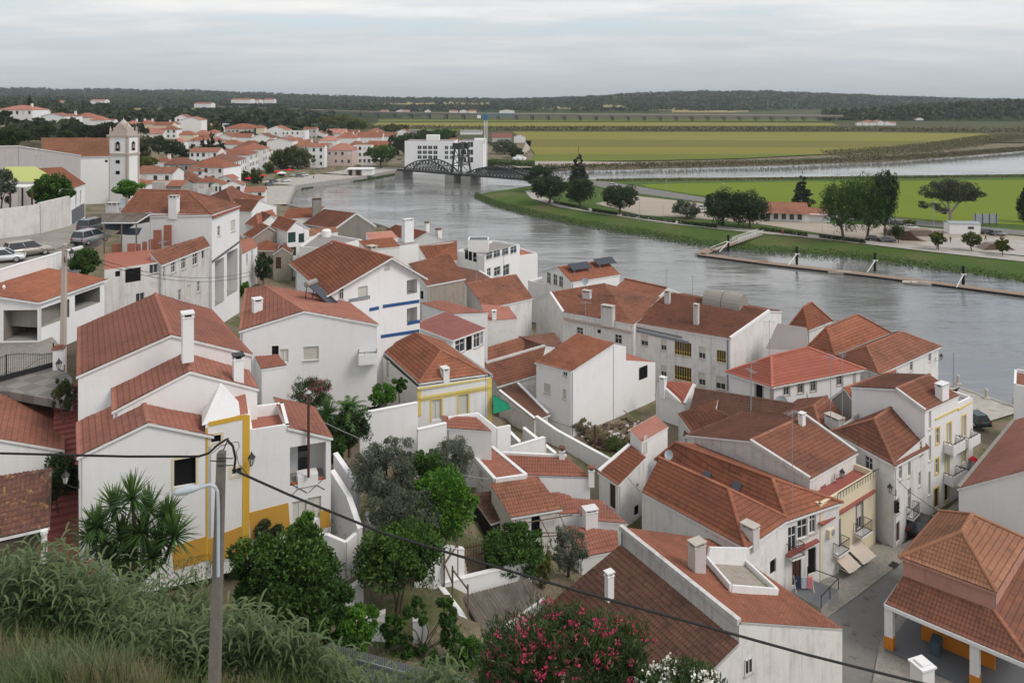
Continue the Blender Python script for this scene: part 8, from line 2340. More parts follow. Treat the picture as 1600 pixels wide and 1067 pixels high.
# ------------------------------------------------------------------ plants
def leafquads(mb, pts, L, W_, m, up=0.0, out_=None, hue=None):
 """one small kite-shaped leaf per point"""
 n=len(pts)
 a=RNG.normal(size=(n, 3))
 if out_ is not None:
  a=a*.7+out_
 a[:, 2]+=up
 a/=np.linalg.norm(a, axis=1)[:, None]+1e-9
 b=np.cross(a, RNG.normal(size=(n, 3)));b/=np.linalg.norm(b, axis=1)[:, None]+1e-9
 l=L*RNG.uniform(.6, 1.3, n)[:, None];w_=W_*RNG.uniform(.7, 1.2, n)[:, None]
 v=np.stack([pts-a*l*.5, pts+b*w_*.5, pts+a*l*.5, pts-b*w_*.5], 1).reshape(-1, 3)
 h_=RNG.uniform(0, 1, n)if hue is None else np.clip(hue+RNG.normal(0, .16, n), 0, 1)
 mb.chunk(v, np.arange(4*n).reshape(n, 4), m, np.repeat(np.stack([h_, h_], 1), 4, 0))
def clumps(ells, n, k, spread=.3):
 """leaf points gathered in clumps near the shells of ellipsoids (cx, cy, cz, rx, ry, rz); also outward directions and a tone per clump"""
 vol=np.array([e[3]*e[4]*e[5]for e in ells]);vol=vol/vol.sum()
 P_, O_, T_=[], [], []
 for e, f in zip(ells, vol):
  kk, nn_=max(4, int(k*f)), int(n*f)
  d=RNG.normal(size=(kk, 3));d/=np.linalg.norm(d, axis=1)[:, None]
  r=RNG.uniform(.45, 1.0, kk)**.55
  cc=np.array(e[:3])+d*np.array(e[3:])*r[:, None]
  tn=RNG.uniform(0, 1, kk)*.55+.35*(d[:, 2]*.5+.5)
  i=RNG.integers(0, kk, nn_)
  g_=RNG.normal(size=(nn_, 3));g_/=np.linalg.norm(g_, axis=1)[:, None]+1e-9
  rr=RNG.uniform(0.3, 1, nn_)[:, None]**.5
  p=cc[i]+g_*rr*np.array(e[3:])*spread*RNG.uniform(.6, 1.35, kk)[i][:, None]
  P_.append(p);O_.append(g_*.5+d[i]*.5);T_.append(tn[i])
 return np.concatenate(P_), np.concatenate(O_), np.concatenate(T_)
def tree(name, label, base, W_, Hh, m, cat='tree', trunk=.25, ells=None, n=2500, k=60, L=.2, wl=.1, bark='bark', tr=None, group=None, up=.0, spread=.3, proto=False, stems=1):
 base=np.asarray(base, float)
 R=root(name, (0, 0, 0)if proto else base, label, cat, group)
 o=np.zeros(3)if proto else base
 if ells is None:
  ells=[(0, 0, Hh*(trunk+(1-trunk)*.5), W_/2*.92, W_/2*.92, Hh*(1-trunk)/2)]
  for i in range(4):
   a=i*1.6+RNG.uniform(0, 1)
   ells.append((W_*.24*math.cos(a), W_*.24*math.sin(a), Hh*(trunk+(1-trunk)*RNG.uniform(.35, .72)), W_*.27, W_*.27, Hh*(1-trunk)*.3))
 tb=MB();r0=tr or max(.06, W_*.035)
 for s_ in range(stems):
  off=V3(math.cos(s_*2.3), math.sin(s_*2.3), 0)*(0 if stems==1 else r0*2)
  fork=o+V3(RNG.normal(0, .04)*Hh, RNG.normal(0, .04)*Hh, Hh*max(trunk, .22)*.9)+off*2
  tb.tube([o+off-V3(0, 0, .4), o+off+V3(0, 0, .1), fork], [r0*1.3, r0, r0*.75], M[bark], 7)
  for e in ells[:7]:
   c=o+np.array(e[:3])
   tb.tube([fork, (fork+c)/2+RNG.normal(0, .05, 3)*Hh-V3(0, 0, .02*Hh), c, c+V3(RNG.normal(0, .3)*e[3], RNG.normal(0, .3)*e[4], e[5]*.5)], [r0*.6, r0*.42, r0*.22, r0*.1], M[bark], 5)
 tb.build('trunk', R)
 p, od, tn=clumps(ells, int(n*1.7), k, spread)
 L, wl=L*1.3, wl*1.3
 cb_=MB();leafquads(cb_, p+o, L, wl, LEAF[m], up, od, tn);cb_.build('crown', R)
 return R
def Pg(px, py, z):
 return P(px, py, z)
def ptree(name, label, px, py, Wp, Hp, m, z, **kw):
 p=P(px, py, z);k=p[1]/F
 return tree(name, label, p, Wp*k, Hp*k, m, **kw)
 # garden trees below the terrace group
ptree('citrus_tree', 'largest dark citrus tree, in front of the ochre-based wing', 452, 985, 165, 165, 'citrus', 12.6, trunk=.1, n=16000, k=170, L=.2, wl=.11, ells=[(0, 0, 2.6, 2.6, 2.2, 2.3), (-1.6, .2, 3.6, 1.5, 1.5, 1.5), (1.3, 0, 3.6, 1.3, 1.3, 1.4), (.4, .5, 4.6, 1.3, 1.2, 1.1), (2.1, -.4, 1.6, 1.3, 1.3, 1.3), (-2.0, -.5, 1.8, 1.4, 1.3, 1.4), (2.6, -1.4, .6, 1.5, 1.2, 1.0)])
ptree('bright_shrub', 'fresh bright green bush rising behind the dark citrus tree', 478, 905, 60, 95, 'bright', 13, cat='shrub', trunk=.1, n=4000, k=60, L=.2, wl=.1, up=.4)
ptree('red_shrub', 'small dark red-leaved shrub at the ochre plinth', 420, 850, 40, 40, 'geranium', 13.2, cat='shrub', trunk=.05, n=1200, k=24, L=.22, wl=.1)
ptree('citrus_tree', 'round citrus tree with several thin trunks in the lower garden', 622, 948, 136, 118, 'citrus', 11, trunk=.3, n=9000, k=110, L=.18, wl=.1, stems=3, tr=.09)
ptree('ring_tree', 'dark glossy tree grown into an open ring around a white panel', 660, 1037, 110, 95, 'citrus', 9.8, trunk=.2, n=6500, k=90, L=.17, wl=.1, stems=2, tr=.07, ells=[(1.75*math.cos(a), .3*math.sin(a*2), 1.75+1.35*math.sin(a), .72, .7, .62)for a in np.linspace(0, 2*math.pi, 9)[:-1]])
ptree('olive_tree', 'biggest grey-green olive tree, before the tall garden wall', 600, 808, 112, 122, 'olive', 13.4, trunk=.25, n=9000, k=120, L=.16, wl=.045, ells=[(0, 0, 3.0, 2.0, 1.8, 1.6), (-1.2, 0, 3.6, 1.2, 1.2, 1.1), (1.3, .3, 4.1, 1.0, 1.0, .9), (.1, .2, 4.6, .9, .9, .8), (1.7, 0, 3.0, .8, .9, 1.0)])
ptree('olive_tree', 'low spreading olive tree with twin trunks, above the thick cable', 628, 858, 110, 98, 'olive', 12.4, trunk=.3, n=8000, k=110, L=.16, wl=.045, stems=2, ells=[(-.9, 0, 2.9, 1.5, 1.4, 1.1), (1.0, 0, 2.3, 1.4, 1.4, 1.2), (0, .3, 2.3, 1.5, 1.3, 1.0)])
ptree('citrus_tree', 'bright citrus tree behind the low olive tree', 690, 868, 104, 130, 'bright', 10.7, trunk=.3, n=9000, k=110, L=.18, wl=.1, stems=2, tr=.08)
ptree('citrus_tree', 'dark citrus tree between the olive trees and the salmon cottage', 660, 800, 80, 90, 'citrus', 11.6, trunk=.15, n=4500, k=70, L=.18, wl=.1)
ptree('olive_tree', 'small olive tree at the corner of the salmon cottage', 711, 775, 66, 92, 'olive', 9.4, trunk=.25, n=5000, k=80, L=.15, wl=.045)
ptree('citrus_tree', 'flat-topped citrus tree in front of the pergola cottage', 800, 906, 98, 84, 'citrus', 7.8, trunk=.2, n=7500, k=100, L=.17, wl=.1, tr=.1)
ptree('shrub', 'feathery shrub beside the rickety pergola', 888, 892, 62, 62, 'olive', 6.2, cat='shrub', trunk=.1, n=2600, k=50, L=.2, wl=.05, up=.3)
ptree('shrub', 'tall yellowish weeds between citrus tree and pergola', 845, 912, 44, 56, 'yellowgreen', 6.6, cat='shrub', trunk=.05, n=1600, k=40, L=.25, wl=.04, up=.6)
ptree('citrus_tree', 'small bright citrus at the front edge of the lower garden', 560, 1010, 70, 60, 'bright', 12, trunk=.1, n=3000, k=50, L=.18, wl=.1)
ptree('shrub', 'small green bush beside the sheet metal fence', 735, 1045, 46, 44, 'bright', 9.0, cat='shrub', trunk=.1, n=1500, k=30, L=.18, wl=.09)
ptree('lemon_tree', 'small citrus tree in the yard before the lemon-trimmed house', 598, 640, 40, 38, 'bright', 14.8, trunk=.2, n=2200, k=40, L=.17, wl=.1)
ptree('lemon_tree', 'second small citrus beside the side wall of the lemon-trimmed house', 624, 622, 24, 30, 'citrus', 14.6, trunk=.3, n=1200, k=26, L=.17, wl=.1)
ptree('dark_shrub', 'big dark shrub below the palm, beside the tiled wing', 546, 706, 66, 66, 'dark', 14.8, cat='shrub', trunk=.1, n=5000, k=70, L=.2, wl=.06)
ptree('shrub', 'dark green creeper behind the tiled wing', 522, 720, 36, 50, 'citrus', 14.8, cat='shrub', trunk=.05, n=1800, k=30, L=.2, wl=.1)
ptree('rose_bush', 'straggly red-flowered bush beside the tiled driveway', 100, 652, 34, 62, 'geranium', 18.8, cat='shrub', trunk=.1, n=1600, k=34, L=.16, wl=.07)
ptree('creeper', 'dark creeper on the wall beside the red stepped path', 90, 800, 26, 95, 'dark', 15.2, cat='shrub', trunk=.05, n=3500, k=60, L=.15, wl=.1, spread=.5, ells=[(RNG.normal(0, .25), i*.45-.6, 3.2-i*.1-.55*abs(i-2), .6, .6, .9)for i in range(6)])
ptree('shrub', 'dark shrub at the foot of the single yucca', 146, 652, 34, 38, 'dark', 18.0, cat='shrub', trunk=.05, n=1600, k=30, L=.2, wl=.09)
ptree('tree', 'dark round tree over the wall of the lime tent terrace', 80, 322, 64, 48, 'citrus', 26.5, trunk=.1, n=4500, k=70, L=.34, wl=.2)
ptree('olive_tree', 'grey tree at the left edge beside the lime tent', 2, 326, 38, 62, 'olive', 26.5, trunk=.15, n=3000, k=60, L=.34, wl=.16)
ptree('shrub', 'bushy green shrub behind the large iron lantern', 132, 430, 46, 40, 'citrus', 22.5, cat='shrub', trunk=.1, n=2400, k=46, L=.26, wl=.15)
ptree('tree', 'green round tree between church foot and tall hipped house', 202, 308, 46, 26, 'bright', 18, trunk=.1, n=1800, k=40, L=.5, wl=.3)
ptree('shrub', 'dark climbing bush in the alley below the stone cottages', 412, 442, 28, 46, 'dark', 7.6, cat='shrub', trunk=.05, n=1800, k=40, L=.34, wl=.2)
ptree('shrub', 'green bush at the foot of the tall hipped house', 382, 468, 16, 30, 'bright', 10.5, cat='shrub', trunk=.1, n=600, k=20, L=.3, wl=.16)
for lab, x, y in(('dry brown scrub on the overgrown ruin, left clump', 935, 690), ('green weeds on the overgrown ruin, right clump', 965, 700), ('dry brown scrub along the long white wall', 905, 672)):
 ptree('scrub', lab, x, y, 40, 18, 'grass' if 'green' in lab else 'drygrass', 4.6, cat='shrub', trunk=.02, n=1200, k=30, L=.3, wl=.05, up=.5)
 # flowers
def flowers(R, ells, n, m, size=.06, rad=.1, name='flower_cluster', top=.1):
 e=np.array(ells);i=RNG.integers(0, len(e), n)
 d=RNG.normal(size=(n, 3));d[:, 2]=np.abs(d[:, 2])*.9+top;d[:, 1]-=.45
 d/=np.linalg.norm(d, axis=1)[:, None]
 c=e[i, :3]+d*e[i, 3:]*RNG.uniform(.98, 1.12, n)[:, None]
 q=np.repeat(c, 13, 0)+RNG.normal(0, rad*.5, (n*13, 3))
 mb=MB();leafquads(mb, q+np.array(R.location), size, size, M[m]);return tag(mb.build(name, R), kind='stuff')
def oleander(label, c, ells, nl, nf, fm, z0):
 R=tree('oleander', label, (c[0], c[1], z0), 1, 1, 'oleander', cat='shrub', ells=ells, n=nl, k=max(60, nl//70), L=.2, wl=.032, up=.8, spread=.34, tr=.05, stems=3, trunk=.2)
 flowers(R, ells, nf, fm, .06 if fm!='whiteflower' else.075, .11)
c=AT(885, 1015, 22.0);zz0=gz(c[0], c[1]);h0=c[2]-zz0
oleander('large pink-flowering oleander at the bottom centre', c, [(0, 0, h0-.7, 2.2, 1.5, 1.75), (-1.4, .2, h0-.9, 1.2, 1.1, 1.2), (1.5, .1, h0-.6, 1.1, 1.1, 1.3), (.2, -.3, h0+.15, 1.3, 1.0, .9), (-.8, -.2, h0+.05, .9, .9, .8)], 15000, 150, 'pinkflower', zz0)
c=AT(1064, 1066, 21.0);zz0=gz(c[0], c[1]);h0=c[2]-zz0
oleander('white-flowering oleander beside the pink one', c, [(0, 0, h0-.55, 1.2, .9, .95), (-.6, 0, h0-.5, .7, .7, .8), (.6, 0, h0-.6, .6, .7, .75)], 4500, 210, 'whiteflower', zz0)
c=P(486, 650, 15.3)
oleander('pink oleander against the white wall behind the palm', c, [(0, 0, 2.1, 1.6, 1.2, 1.2), (.6, 0, 2.6, 1.0, 1.0, .8)], 4000, 60, 'pinkflower', 15.0)
def rosette(mb, c, r, n, m, tilt=0.0, wdt=.095, droop=.25):
 for i in range(n):
  el=math.radians(RNG.uniform(-35, 88));az=RNG.uniform(0, 6.283)
  d=V3(math.cos(el)*math.cos(az), math.cos(el)*math.sin(az), math.sin(el))
  s=unit(np.cross(d, (0, 0, 1))+1e-6);l=r*RNG.uniform(.75, 1.1)
  p0, p1, p2=c, c+d*l*.5, c+d*l-V3(0, 0, droop*l*(1-abs(math.sin(el)))*.6)
  h_=float(np.clip(.3+.5*math.sin(el)+RNG.normal(0, .15), 0, 1));uv=[(h_, h_)]*4
  mb.face([p0-s*wdt*.35, p0+s*wdt*.35, p1+s*wdt*.5, p1-s*wdt*.5], m, uv);mb.face([p1-s*wdt*.5, p1+s*wdt*.5, p2+s*.006, p2-s*.006], m, uv)
def yucca(label, heads, base, r, n=70):
 R=root('yucca', base, label, 'yucca')
 tb=MB()
 for h_ in heads:
  tb.tube([base+V3(RNG.normal(0, .25), RNG.normal(0, .2), -.4), (base+h_)/2+V3((h_-base)[0]*.2, 0, -.2), h_], [.16, .12, .09], M['bark'], 7)
 tb.build('trunk', R)
 cb_=MB()
 for h_ in heads:
  rosette(cb_, h_, r*RNG.uniform(.85, 1.15), n, LEAF['yucca'])
 cb_.build('crown', R)
 return R
yucca('big clump of spiky yuccas in front of the white gabled house', [AT(x, y, 43.3+RNG.uniform(-.8, .8))for x, y in((152, 822), (178, 792), (206, 778), (232, 798), (262, 806), (160, 850), (192, 838), (222, 832), (250, 846), (272, 838), (205, 862), (176, 872), (238, 872), (140, 838))], P(208, 902, 13.8), 1.35, 130)
yucca('single bright yucca beside the stepped path, left of the second salmon roof', [AT(157, 624, 54.5)], P(157, 668, 17.6), 1.15, 110)
yucca('two-headed yucca behind the tiled wing', [AT(512, 648, 58.5), AT(505, 668, 58.2)], P(512, 700, 15), 1.45, 110)
R=root('palm', P(548, 690, 15), 'young date palm with arching fronds beside the two-headed yucca', 'palm')
c=AT(546, 640, 59);tb=MB();tb.tube([P(548, 695, 14.6), c], [.25, .2], M['bark'], 8);tb.build('trunk', R)
mb=MB()
for i in range(26):
 az=RNG.uniform(0, 6.283);el=RNG.uniform(.15, 1.25);l=2.1
 prev=c
 for j in range(1, 9):
  t=j/8;p=c+V3(math.cos(az)*math.cos(el), math.sin(az)*math.cos(el), math.sin(el))*l*t-V3(0, 0, 1.1*t*t)
  s=unit(np.cross(p-prev, (0, 0, 1))+1e-6);h_=float(RNG.uniform(.1, .9))
  for sg in(-1, 1):
   q=(p+prev)/2;e=q+s*sg*.42*(1.1-t*.6)+(p-prev)*.7-V3(0, 0, .1);mb.face([prev, p, e, (prev+e)/2], LEAF['yucca'], [(h_, h_)]*4)
  prev=p
mb.build('crown', R)
# reeds and rough grass on the castle slope
def blades(mb, roots_, hgt, wd, m, seg=3, bend=.5, hue=.5):
 n=len(roots_)
 az=RNG.uniform(0, 6.283, n);d=np.stack([np.cos(az), np.sin(az), np.zeros(n)], 1);s=np.stack([-d[:, 1], d[:, 0], np.zeros(n)], 1)
 h_=hgt*RNG.uniform(.55, 1.25, n);bd=bend*RNG.uniform(.3, 1.3, n)
 vs=[]
 for k in range(seg+1):
  t=k/seg
  c=roots_+d*(bd*h_*t**1.8)[:, None]+np.array([0, 0, 1.0])*(h_*(t-.35*bd*t*t))[:, None]
  w_=(wd*(1-t)**.7+.002)
  vs+=[c-s*w_/2, c+s*w_/2]
 V=np.stack(vs, 1);q=[]
 for k in range(seg):
  q.append(np.arange(n)[:, None]*(2*seg+2)+np.array([2*k, 2*k+1, 2*k+3, 2*k+2]))
 u_=np.clip(hue+RNG.normal(0, .22, n), 0, 1)
 mb.chunk(V.reshape(-1, 3), np.concatenate(q), m, np.repeat(np.stack([u_, u_], 1), 2*seg+2, 0))
def scatter(px0, px1, y0, y1, n, bias=1.0):
 Y=y0+(y1-y0)*RNG.uniform(0, 1, n)**bias;X=(RNG.uniform(px0, px1, n)-CX)/F*Y
 return np.stack([X, Y, ground(X, Y)-.1], 1)
rm=MB()
st=np.concatenate([scatter(20, 335, 30.5, 36.5, 420), scatter(335, 560, 31, 35.5, 190), scatter(560, 720, 30, 33.5, 60), scatter(-80, 140, 30, 35, 90)])
for p in st:
 hgt=RNG.uniform(1.5, 3.3)*(1.0 if p[0]<-11 else.7);ph=RNG.normal(0, .16);lean=RNG.normal(0, .12, 2)
 nl=13;t=np.linspace(.18, 1, nl)
 c=p+np.stack([lean[0]*hgt*t**2, lean[1]*hgt*t**2, hgt*t], 1)
 az=RNG.uniform(0, 6.28)+np.arange(nl)*2.4+RNG.normal(0, .4, nl);ll=RNG.uniform(.45, .9, nl)
 d=np.stack([np.cos(az), np.sin(az), np.zeros(nl)], 1);s=np.stack([-d[:, 1], d[:, 0], np.zeros(nl)], 1)
 V=[]
 for f, zf, wf in((0, 0, .5), (.35, .30, 1), (.72, .30, .75), (1.0, .05, .03)):
  q=c+d*(ll*f)[:, None]+np.array([0, 0, 1])*(ll*zf)[:, None];V+=[q-s*.05*wf, q+s*.05*wf]
 V=np.stack(V, 1);u_=np.clip(.2+.5*t+ph+RNG.normal(0, .12, nl), 0, 1)
 rm.chunk(V.reshape(-1, 3), np.concatenate([np.arange(nl)[:, None]*8+np.array([2*k, 2*k+1, 2*k+3, 2*k+2])for k in range(3)]), LEAF['reed'], np.repeat(np.stack([u_, u_], 1), 8, 0))
 rm.chunk(np.stack([p-V3(.012, 0, 0), p+V3(.012, 0, 0), c[-1]+V3(.004, 0, 0), c[-1]-V3(.004, 0, 0)]), np.array([[0, 1, 2, 3]]), LEAF['reed'], np.full((4, 2), .4))
tag(rm.build('giant_reed'), 'dense stand of grey-green giant reeds on the castle slope', 'reeds', kind='stuff')
gm=MB()
blades(gm, scatter(-100, 760, 19, 31, 16000), .8, .04, LEAF['grass'], hue=.4, bend=.8);blades(gm, scatter(-100, 760, 20, 28, 9000), 1.5, .03, LEAF['grass'], hue=.5, bend=.45);blades(gm, scatter(-100, 200, 22, 28, 3500), 1.9, .055, LEAF['reed'], hue=.35, bend=.9)
tag(gm.build('rough_grass'), 'rough green grass along the bottom left slope', 'grass', kind='stuff')
dm=MB()
blades(dm, scatter(110, 260, 21, 26, 2600), 1.5, .02, LEAF['drygrass'], hue=.4, bend=.35);blades(dm, scatter(380, 470, 21, 26, 900), 1.2, .02, LEAF['drygrass'], hue=.5, bend=.35);blades(dm, scatter(-60, 40, 25, 29, 1800), 1.5, .02, LEAF['drygrass'], hue=.5, bend=.35);blades(dm, scatter(560, 700, 22, 30, 900), .9, .02, LEAF['drygrass'], hue=.3)
tag(dm.build('dry_grass'), 'straw coloured seed grass among the green', 'grass', kind='stuff')
wm2=MB()
ps=[]
for x, y, z in((560, 900, 12.5), (700, 920, 9.6), (640, 780, 12), (600, 850, 12.6), (760, 870, 8.8), (690, 1000, 9.4), (620, 1020, 10.5), (930, 700, 4.6), (860, 900, 6.2), (540, 760, 14.4), (330, 880, 13.2), (250, 900, 13.2)):
 c=P(x, y, z);ps.append(np.stack([RNG.normal(c[0], 2.2, 700), RNG.normal(c[1], 2.2, 700)], 1))
ps=np.concatenate(ps);ps=np.stack([ps[:, 0], ps[:, 1], ground(ps[:, 0], ps[:, 1])-.05], 1)
blades(wm2, ps, .22, .05, LEAF['grass'], seg=2, bend=.9, hue=.3)
tag(wm2.build('weeds'), 'low weeds over the bare garden soil', 'weeds', kind='stuff')
# ------------------------------------------------------------------ trees in the distance
FT=[('plane_tree', 'left of the two big plane trees on the bay', 440, 268, 36, 36, 'plane', 2), ('plane_tree', 'right of the two big plane trees on the bay', 466, 268, 46, 40, 'plane', 2), ('umbrella_tree', 'dark domed tree alone on the quay beside the kiosk', 595, 263, 48, 36, 'citrus', 2), ('avenue_tree', 'dark tree left of the white hotel', 622, 246, 34, 34, 'dark', 2), ('avenue_tree', 'dark tree at the hotel corner, behind the first one', 640, 236, 40, 30, 'dark', 2), ('avenue_tree', 'green tree behind the hotel roof', 668, 222, 36, 20, 'plane', 2), ('avenue_tree', 'broad green tree right of the hotel roof cabin', 694, 222, 40, 20, 'citrus', 2), ('poplar_group', 'yellow-green tree crown left end of the group before the viaduct', 502, 208, 34, 25, 'yellowgreen', 2), ('poplar_group', 'largest yellow-green tree of the group before the viaduct', 528, 209, 44, 29, 'yellowgreen', 2), ('poplar_group', 'yellow-green tree right end of the group before the viaduct', 556, 209, 34, 24, 'yellowgreen', 2), ('avenue_tree', 'small yellow-green tree behind the long red roofs', 612, 208, 28, 14, 'yellowgreen', 2), ('avenue_tree', 'second small yellow-green tree behind the long red roofs', 630, 207, 18, 12, 'yellowgreen', 2), ('conifer', 'dark conifer leftmost by the churchyard', 302, 250, 16, 30, 'conifer', 9), ('conifer', 'tall dark conifer second in the churchyard row', 316, 248, 16, 36, 'conifer', 9), ('conifer', 'tallest dark conifer in the churchyard row', 330, 248, 18, 46, 'conifer', 8), ('conifer', 'broad dark conifer right end of the churchyard row', 343, 249, 20, 36, 'conifer', 8), ('conifer', 'dark conifer behind the white stepped gable', 286, 246, 18, 24, 'conifer', 10), ('cypress', 'tall slim cypress in the far town', 346, 214, 8, 28, 'conifer', 9), ('round_tree', 'green round tree left of the tall cypress', 333, 213, 26, 26, 'plane', 10), ('round_tree', 'dark tree behind the bell tower', 222, 252, 30, 40, 'geranium', 14), ('round_tree', 'low green tree right of the bell tower', 228, 262, 34, 16, 'yellowgreen', 14), ('round_tree', 'dark churchyard tree left of the conifers', 270, 246, 34, 28, 'dark', 11), ('round_tree', 'dark tree on the churchyard slope', 248, 240, 30, 26, 'dark', 13), ('round_tree', 'dark bush beside the long pink house', 385, 216, 30, 10, 'dark', 8), ('round_tree', 'green tree left of the blank white gable', 411, 242, 16, 20, 'plane', 5), ('waterfront_tree', 'small tree between the red parasols on the bay', 400, 290, 20, 26, 'plane', 2.05), ('waterfront_tree', 'small tree nearest the row houses on the bay', 382, 286, 16, 18, 'plane', 2.05), ('waterfront_tree', 'small tree at the right end of the row houses', 420, 276, 18, 22, 'plane', 2.05), ('hill_tree', 'dark tree below the hill villa', 138, 217, 36, 22, 'conifer', 24), ('hill_tree', 'dark bushy tree right of the hill gables', 116, 214, 28, 15, 'dark', 24), ('hill_tree', 'big dark tree just left of the bell tower', 168, 220, 32, 28, 'conifer', 23), ('hill_tree', 'dark spreading tree behind the church nave', 152, 219, 28, 20, 'conifer', 23), ('hill_tree', 'dark bush over the church nave roof', 100, 217, 34, 13, 'dark', 26), ('hill_tree', 'dark bush on the brown slope', 70, 212, 30, 16, 'dark', 27), ('hill_tree', 'dark tree at the left edge above the pale building', 6, 238, 40, 38, 'dark', 31), ('hill_tree', 'dark bush under the hill villa, left', 30, 222, 36, 18, 'dark', 30), ('cypress', 'dark cypress beside the hill villa', 47, 168, 9, 20, 'conifer', 32), ('hill_tree', 'small tree before the hill villa', 10, 183, 16, 10, 'dark', 30), ('cedar', 'tall red-brown cedar between the round river trees', 904, 290, 30, 56, 'conifer', 1.6), ('river_tree', 'round tree at the bridge end', 842, 300, 46, 40, 'dark', 1.5), ('river_tree', 'round tree leaning over the path bend', 858, 318, 58, 44, 'dark', 1.5), ('river_tree', 'round dark tree in front of the cedar', 906, 324, 48, 46, 'dark', 1.5), ('river_tree', 'lone round tree by the pale lot', 968, 335, 56, 46, 'dark', 1.5), ('bushy_tree', 'grey bushy shrub in the pale lot', 1072, 341, 42, 28, 'olive', 1.5), ('broad_tree', 'left half of the broad dark tree pair by the cafe', 1130, 354, 62, 56, 'dark', 1.5), ('broad_tree', 'right half of the broad dark tree pair by the cafe', 1172, 357, 64, 58, 'dark', 1.5), ('cedar', 'dark narrow cedar behind the cafe', 1254, 322, 30, 52, 'conifer', 1.6), ('tall_tree', 'tall dark tree left in the big group by the river path', 1318, 377, 70, 96, 'citrus', 1.5), ('tall_tree', 'tallest tree in the middle of the big group by the river path', 1354, 376, 60, 104, 'citrus', 1.5), ('tall_tree', 'slender tall tree right in the big group by the river path', 1382, 377, 40, 112, 'dark', 1.5), ('edge_tree', 'dark tree cut by the right edge beyond the road', 1600, 348, 22, 54, 'dark', 1.5), ('plaza_tree', 'young yellowish tree leftmost on the skate plaza', 1466, 390, 24, 28, 'yellowgreen', 1.6), ('plaza_tree', 'young yellowish tree in the middle of the skate plaza', 1518, 392, 28, 28, 'yellowgreen', 1.6), ('plaza_tree', 'young yellowish tree right on the skate plaza', 1567, 400, 20, 28, 'yellowgreen', 1.6), ('plaza_tree', 'thin bent young tree beside the skate ramp', 1404, 379, 20, 26, 'plane', 1.6), ('plaza_tree', 'small yellowish tree on the lot behind the white car', 1421, 357, 18, 14, 'yellowgreen', 1.6), ('site_tree', 'dark scrub tree beside the sandy track', 788, 240, 40, 22, 'olive', 1.5), ('site_tree', 'low dark bushes right of the building site houses', 806, 246, 30, 16, 'dark', 1.5)]
for nm, lab, px, py, Wp, Hp, m, z in FT:
 p=P(px, py, z);k=p[1]/F;big=Wp*Hp
 con=nm in('conifer', 'cypress', 'cedar')
 kw=dict(n=int(min(8000, 900+big*1.9)), k=int(34+big/40), L=max(.25, 1.8*k), wl=max(.16, 1.2*k), trunk=.28 if nm in('umbrella_tree', 'plaza_tree')else.2 if 'river' in nm or nm=='tall_tree' else.1)
 if con:
  W_, Hh=Wp*k, Hp*k
  kw['ells']=[(0, 0, Hh*(.12+.8*t), W_*.5*(1.02-t)**.7*RNG.uniform(.85, 1.1), W_*.5*(1.02-t)**.7, Hh*.12)for t in np.linspace(0, 1, 7)]
  kw['spread']=.38
 tree(nm if nm not in('tree', )else 'tree', lab, p, Wp*k, Hp*k, m, **kw)
p=P(1486, 352, 1.5);k=p[1]/F
tree('eucalyptus', 'eucalyptus with pale forked branches and an open umbrella crown', p, 100*k, 72*k, 'euca', trunk=.3, n=7000, k=110, L=.42, wl=.2, bark='palebark', tr=.55, spread=.55, ells=[(x*k, 0, z*k, rx*k, rx*k*.9, rz*k)for x, z, rx, rz in((-28, 52, 18, 9), (-8, 60, 22, 10), (14, 58, 20, 10), (36, 46, 16, 8), (-36, 34, 14, 6), (-20, 22, 12, 5), (28, 52, 14, 8), (2, 44, 20, 7))])
for i, (pts, lab)in enumerate(((((865, 318), (920, 330)), 'clipped dark hedge by the round river trees'), (((925, 331), (965, 337)), 'short clipped hedge under the lone round tree'), (((972, 338), (1055, 349)), 'long clipped hedge along the pale lot'), (((1060, 350), (1120, 357)), 'clipped hedge before the broad dark trees'), (((1188, 361), (1262, 370)), 'long clipped hedge in front of the cafe lot'), (((1280, 372), (1352, 381)), 'clipped hedge at the foot of the tall tree group'))):
 a, b=P(*pts[0], 1.5), P(*pts[1], 1.5)
 R=root('hedge', (a+b)/2, lab, 'hedge')
 n=1100;t=RNG.uniform(0, 1, n)[:, None]
 q=a+(b-a)*t+np.stack([np.zeros(n), RNG.uniform(-.7, .7, n), RNG.uniform(0, 1.1, n)], 1)
 mb=MB();leafquads(mb, q, .5, .3, LEAF['hedge']);mb.build('foliage', R)
def strip(name, lab, line, z, n, hgt, wdt, m, size, cat='reeds'):
 q=[P(x, y, z)for x, y in line];seg=np.array([np.linalg.norm(b-a)for a, b in zip(q, q[1:])]);i=RNG.choice(len(seg), n, p=seg/seg.sum())
 t=RNG.uniform(0, 1, n)[:, None];A_=np.array(q)[i];B_=np.array(q)[i+1]
 p=A_+(B_-A_)*t;p[:, 1]+=RNG.uniform(-wdt, wdt, n);p[:, 2]+=RNG.uniform(0, 1, n)**.8*hgt
 mb=MB();leafquads(mb, p, size, size*.55, LEAF[m], .8);return tag(mb.build(name), lab, cat, kind='stuff')
strip('reed_bed', 'brown reed bed along the far channel bank', [(840, 264), (920, 263), (1000, 261.5), (1200, 257), (1400, 249.5), (1500, 242.5), (1640, 231.5)], 1.0, 12000, 2.4, 5, 'reedbed', 1.1)
strip('reed_bed', 'brown reed bed behind, widening to the right', [(1300, 244), (1420, 236), (1500, 226), (1560, 216), (1640, 214)], 1.2, 14000, 2.2, 26, 'reedbed', 1.1)
strip('reed_bed', 'reddish reed strip on the near side of the channel', [(930, 284.5), (1000, 283.5), (1200, 282), (1400, 279.5), (1640, 277)], 1.0, 8000, 1.1, 4, 'reedbed', .8)
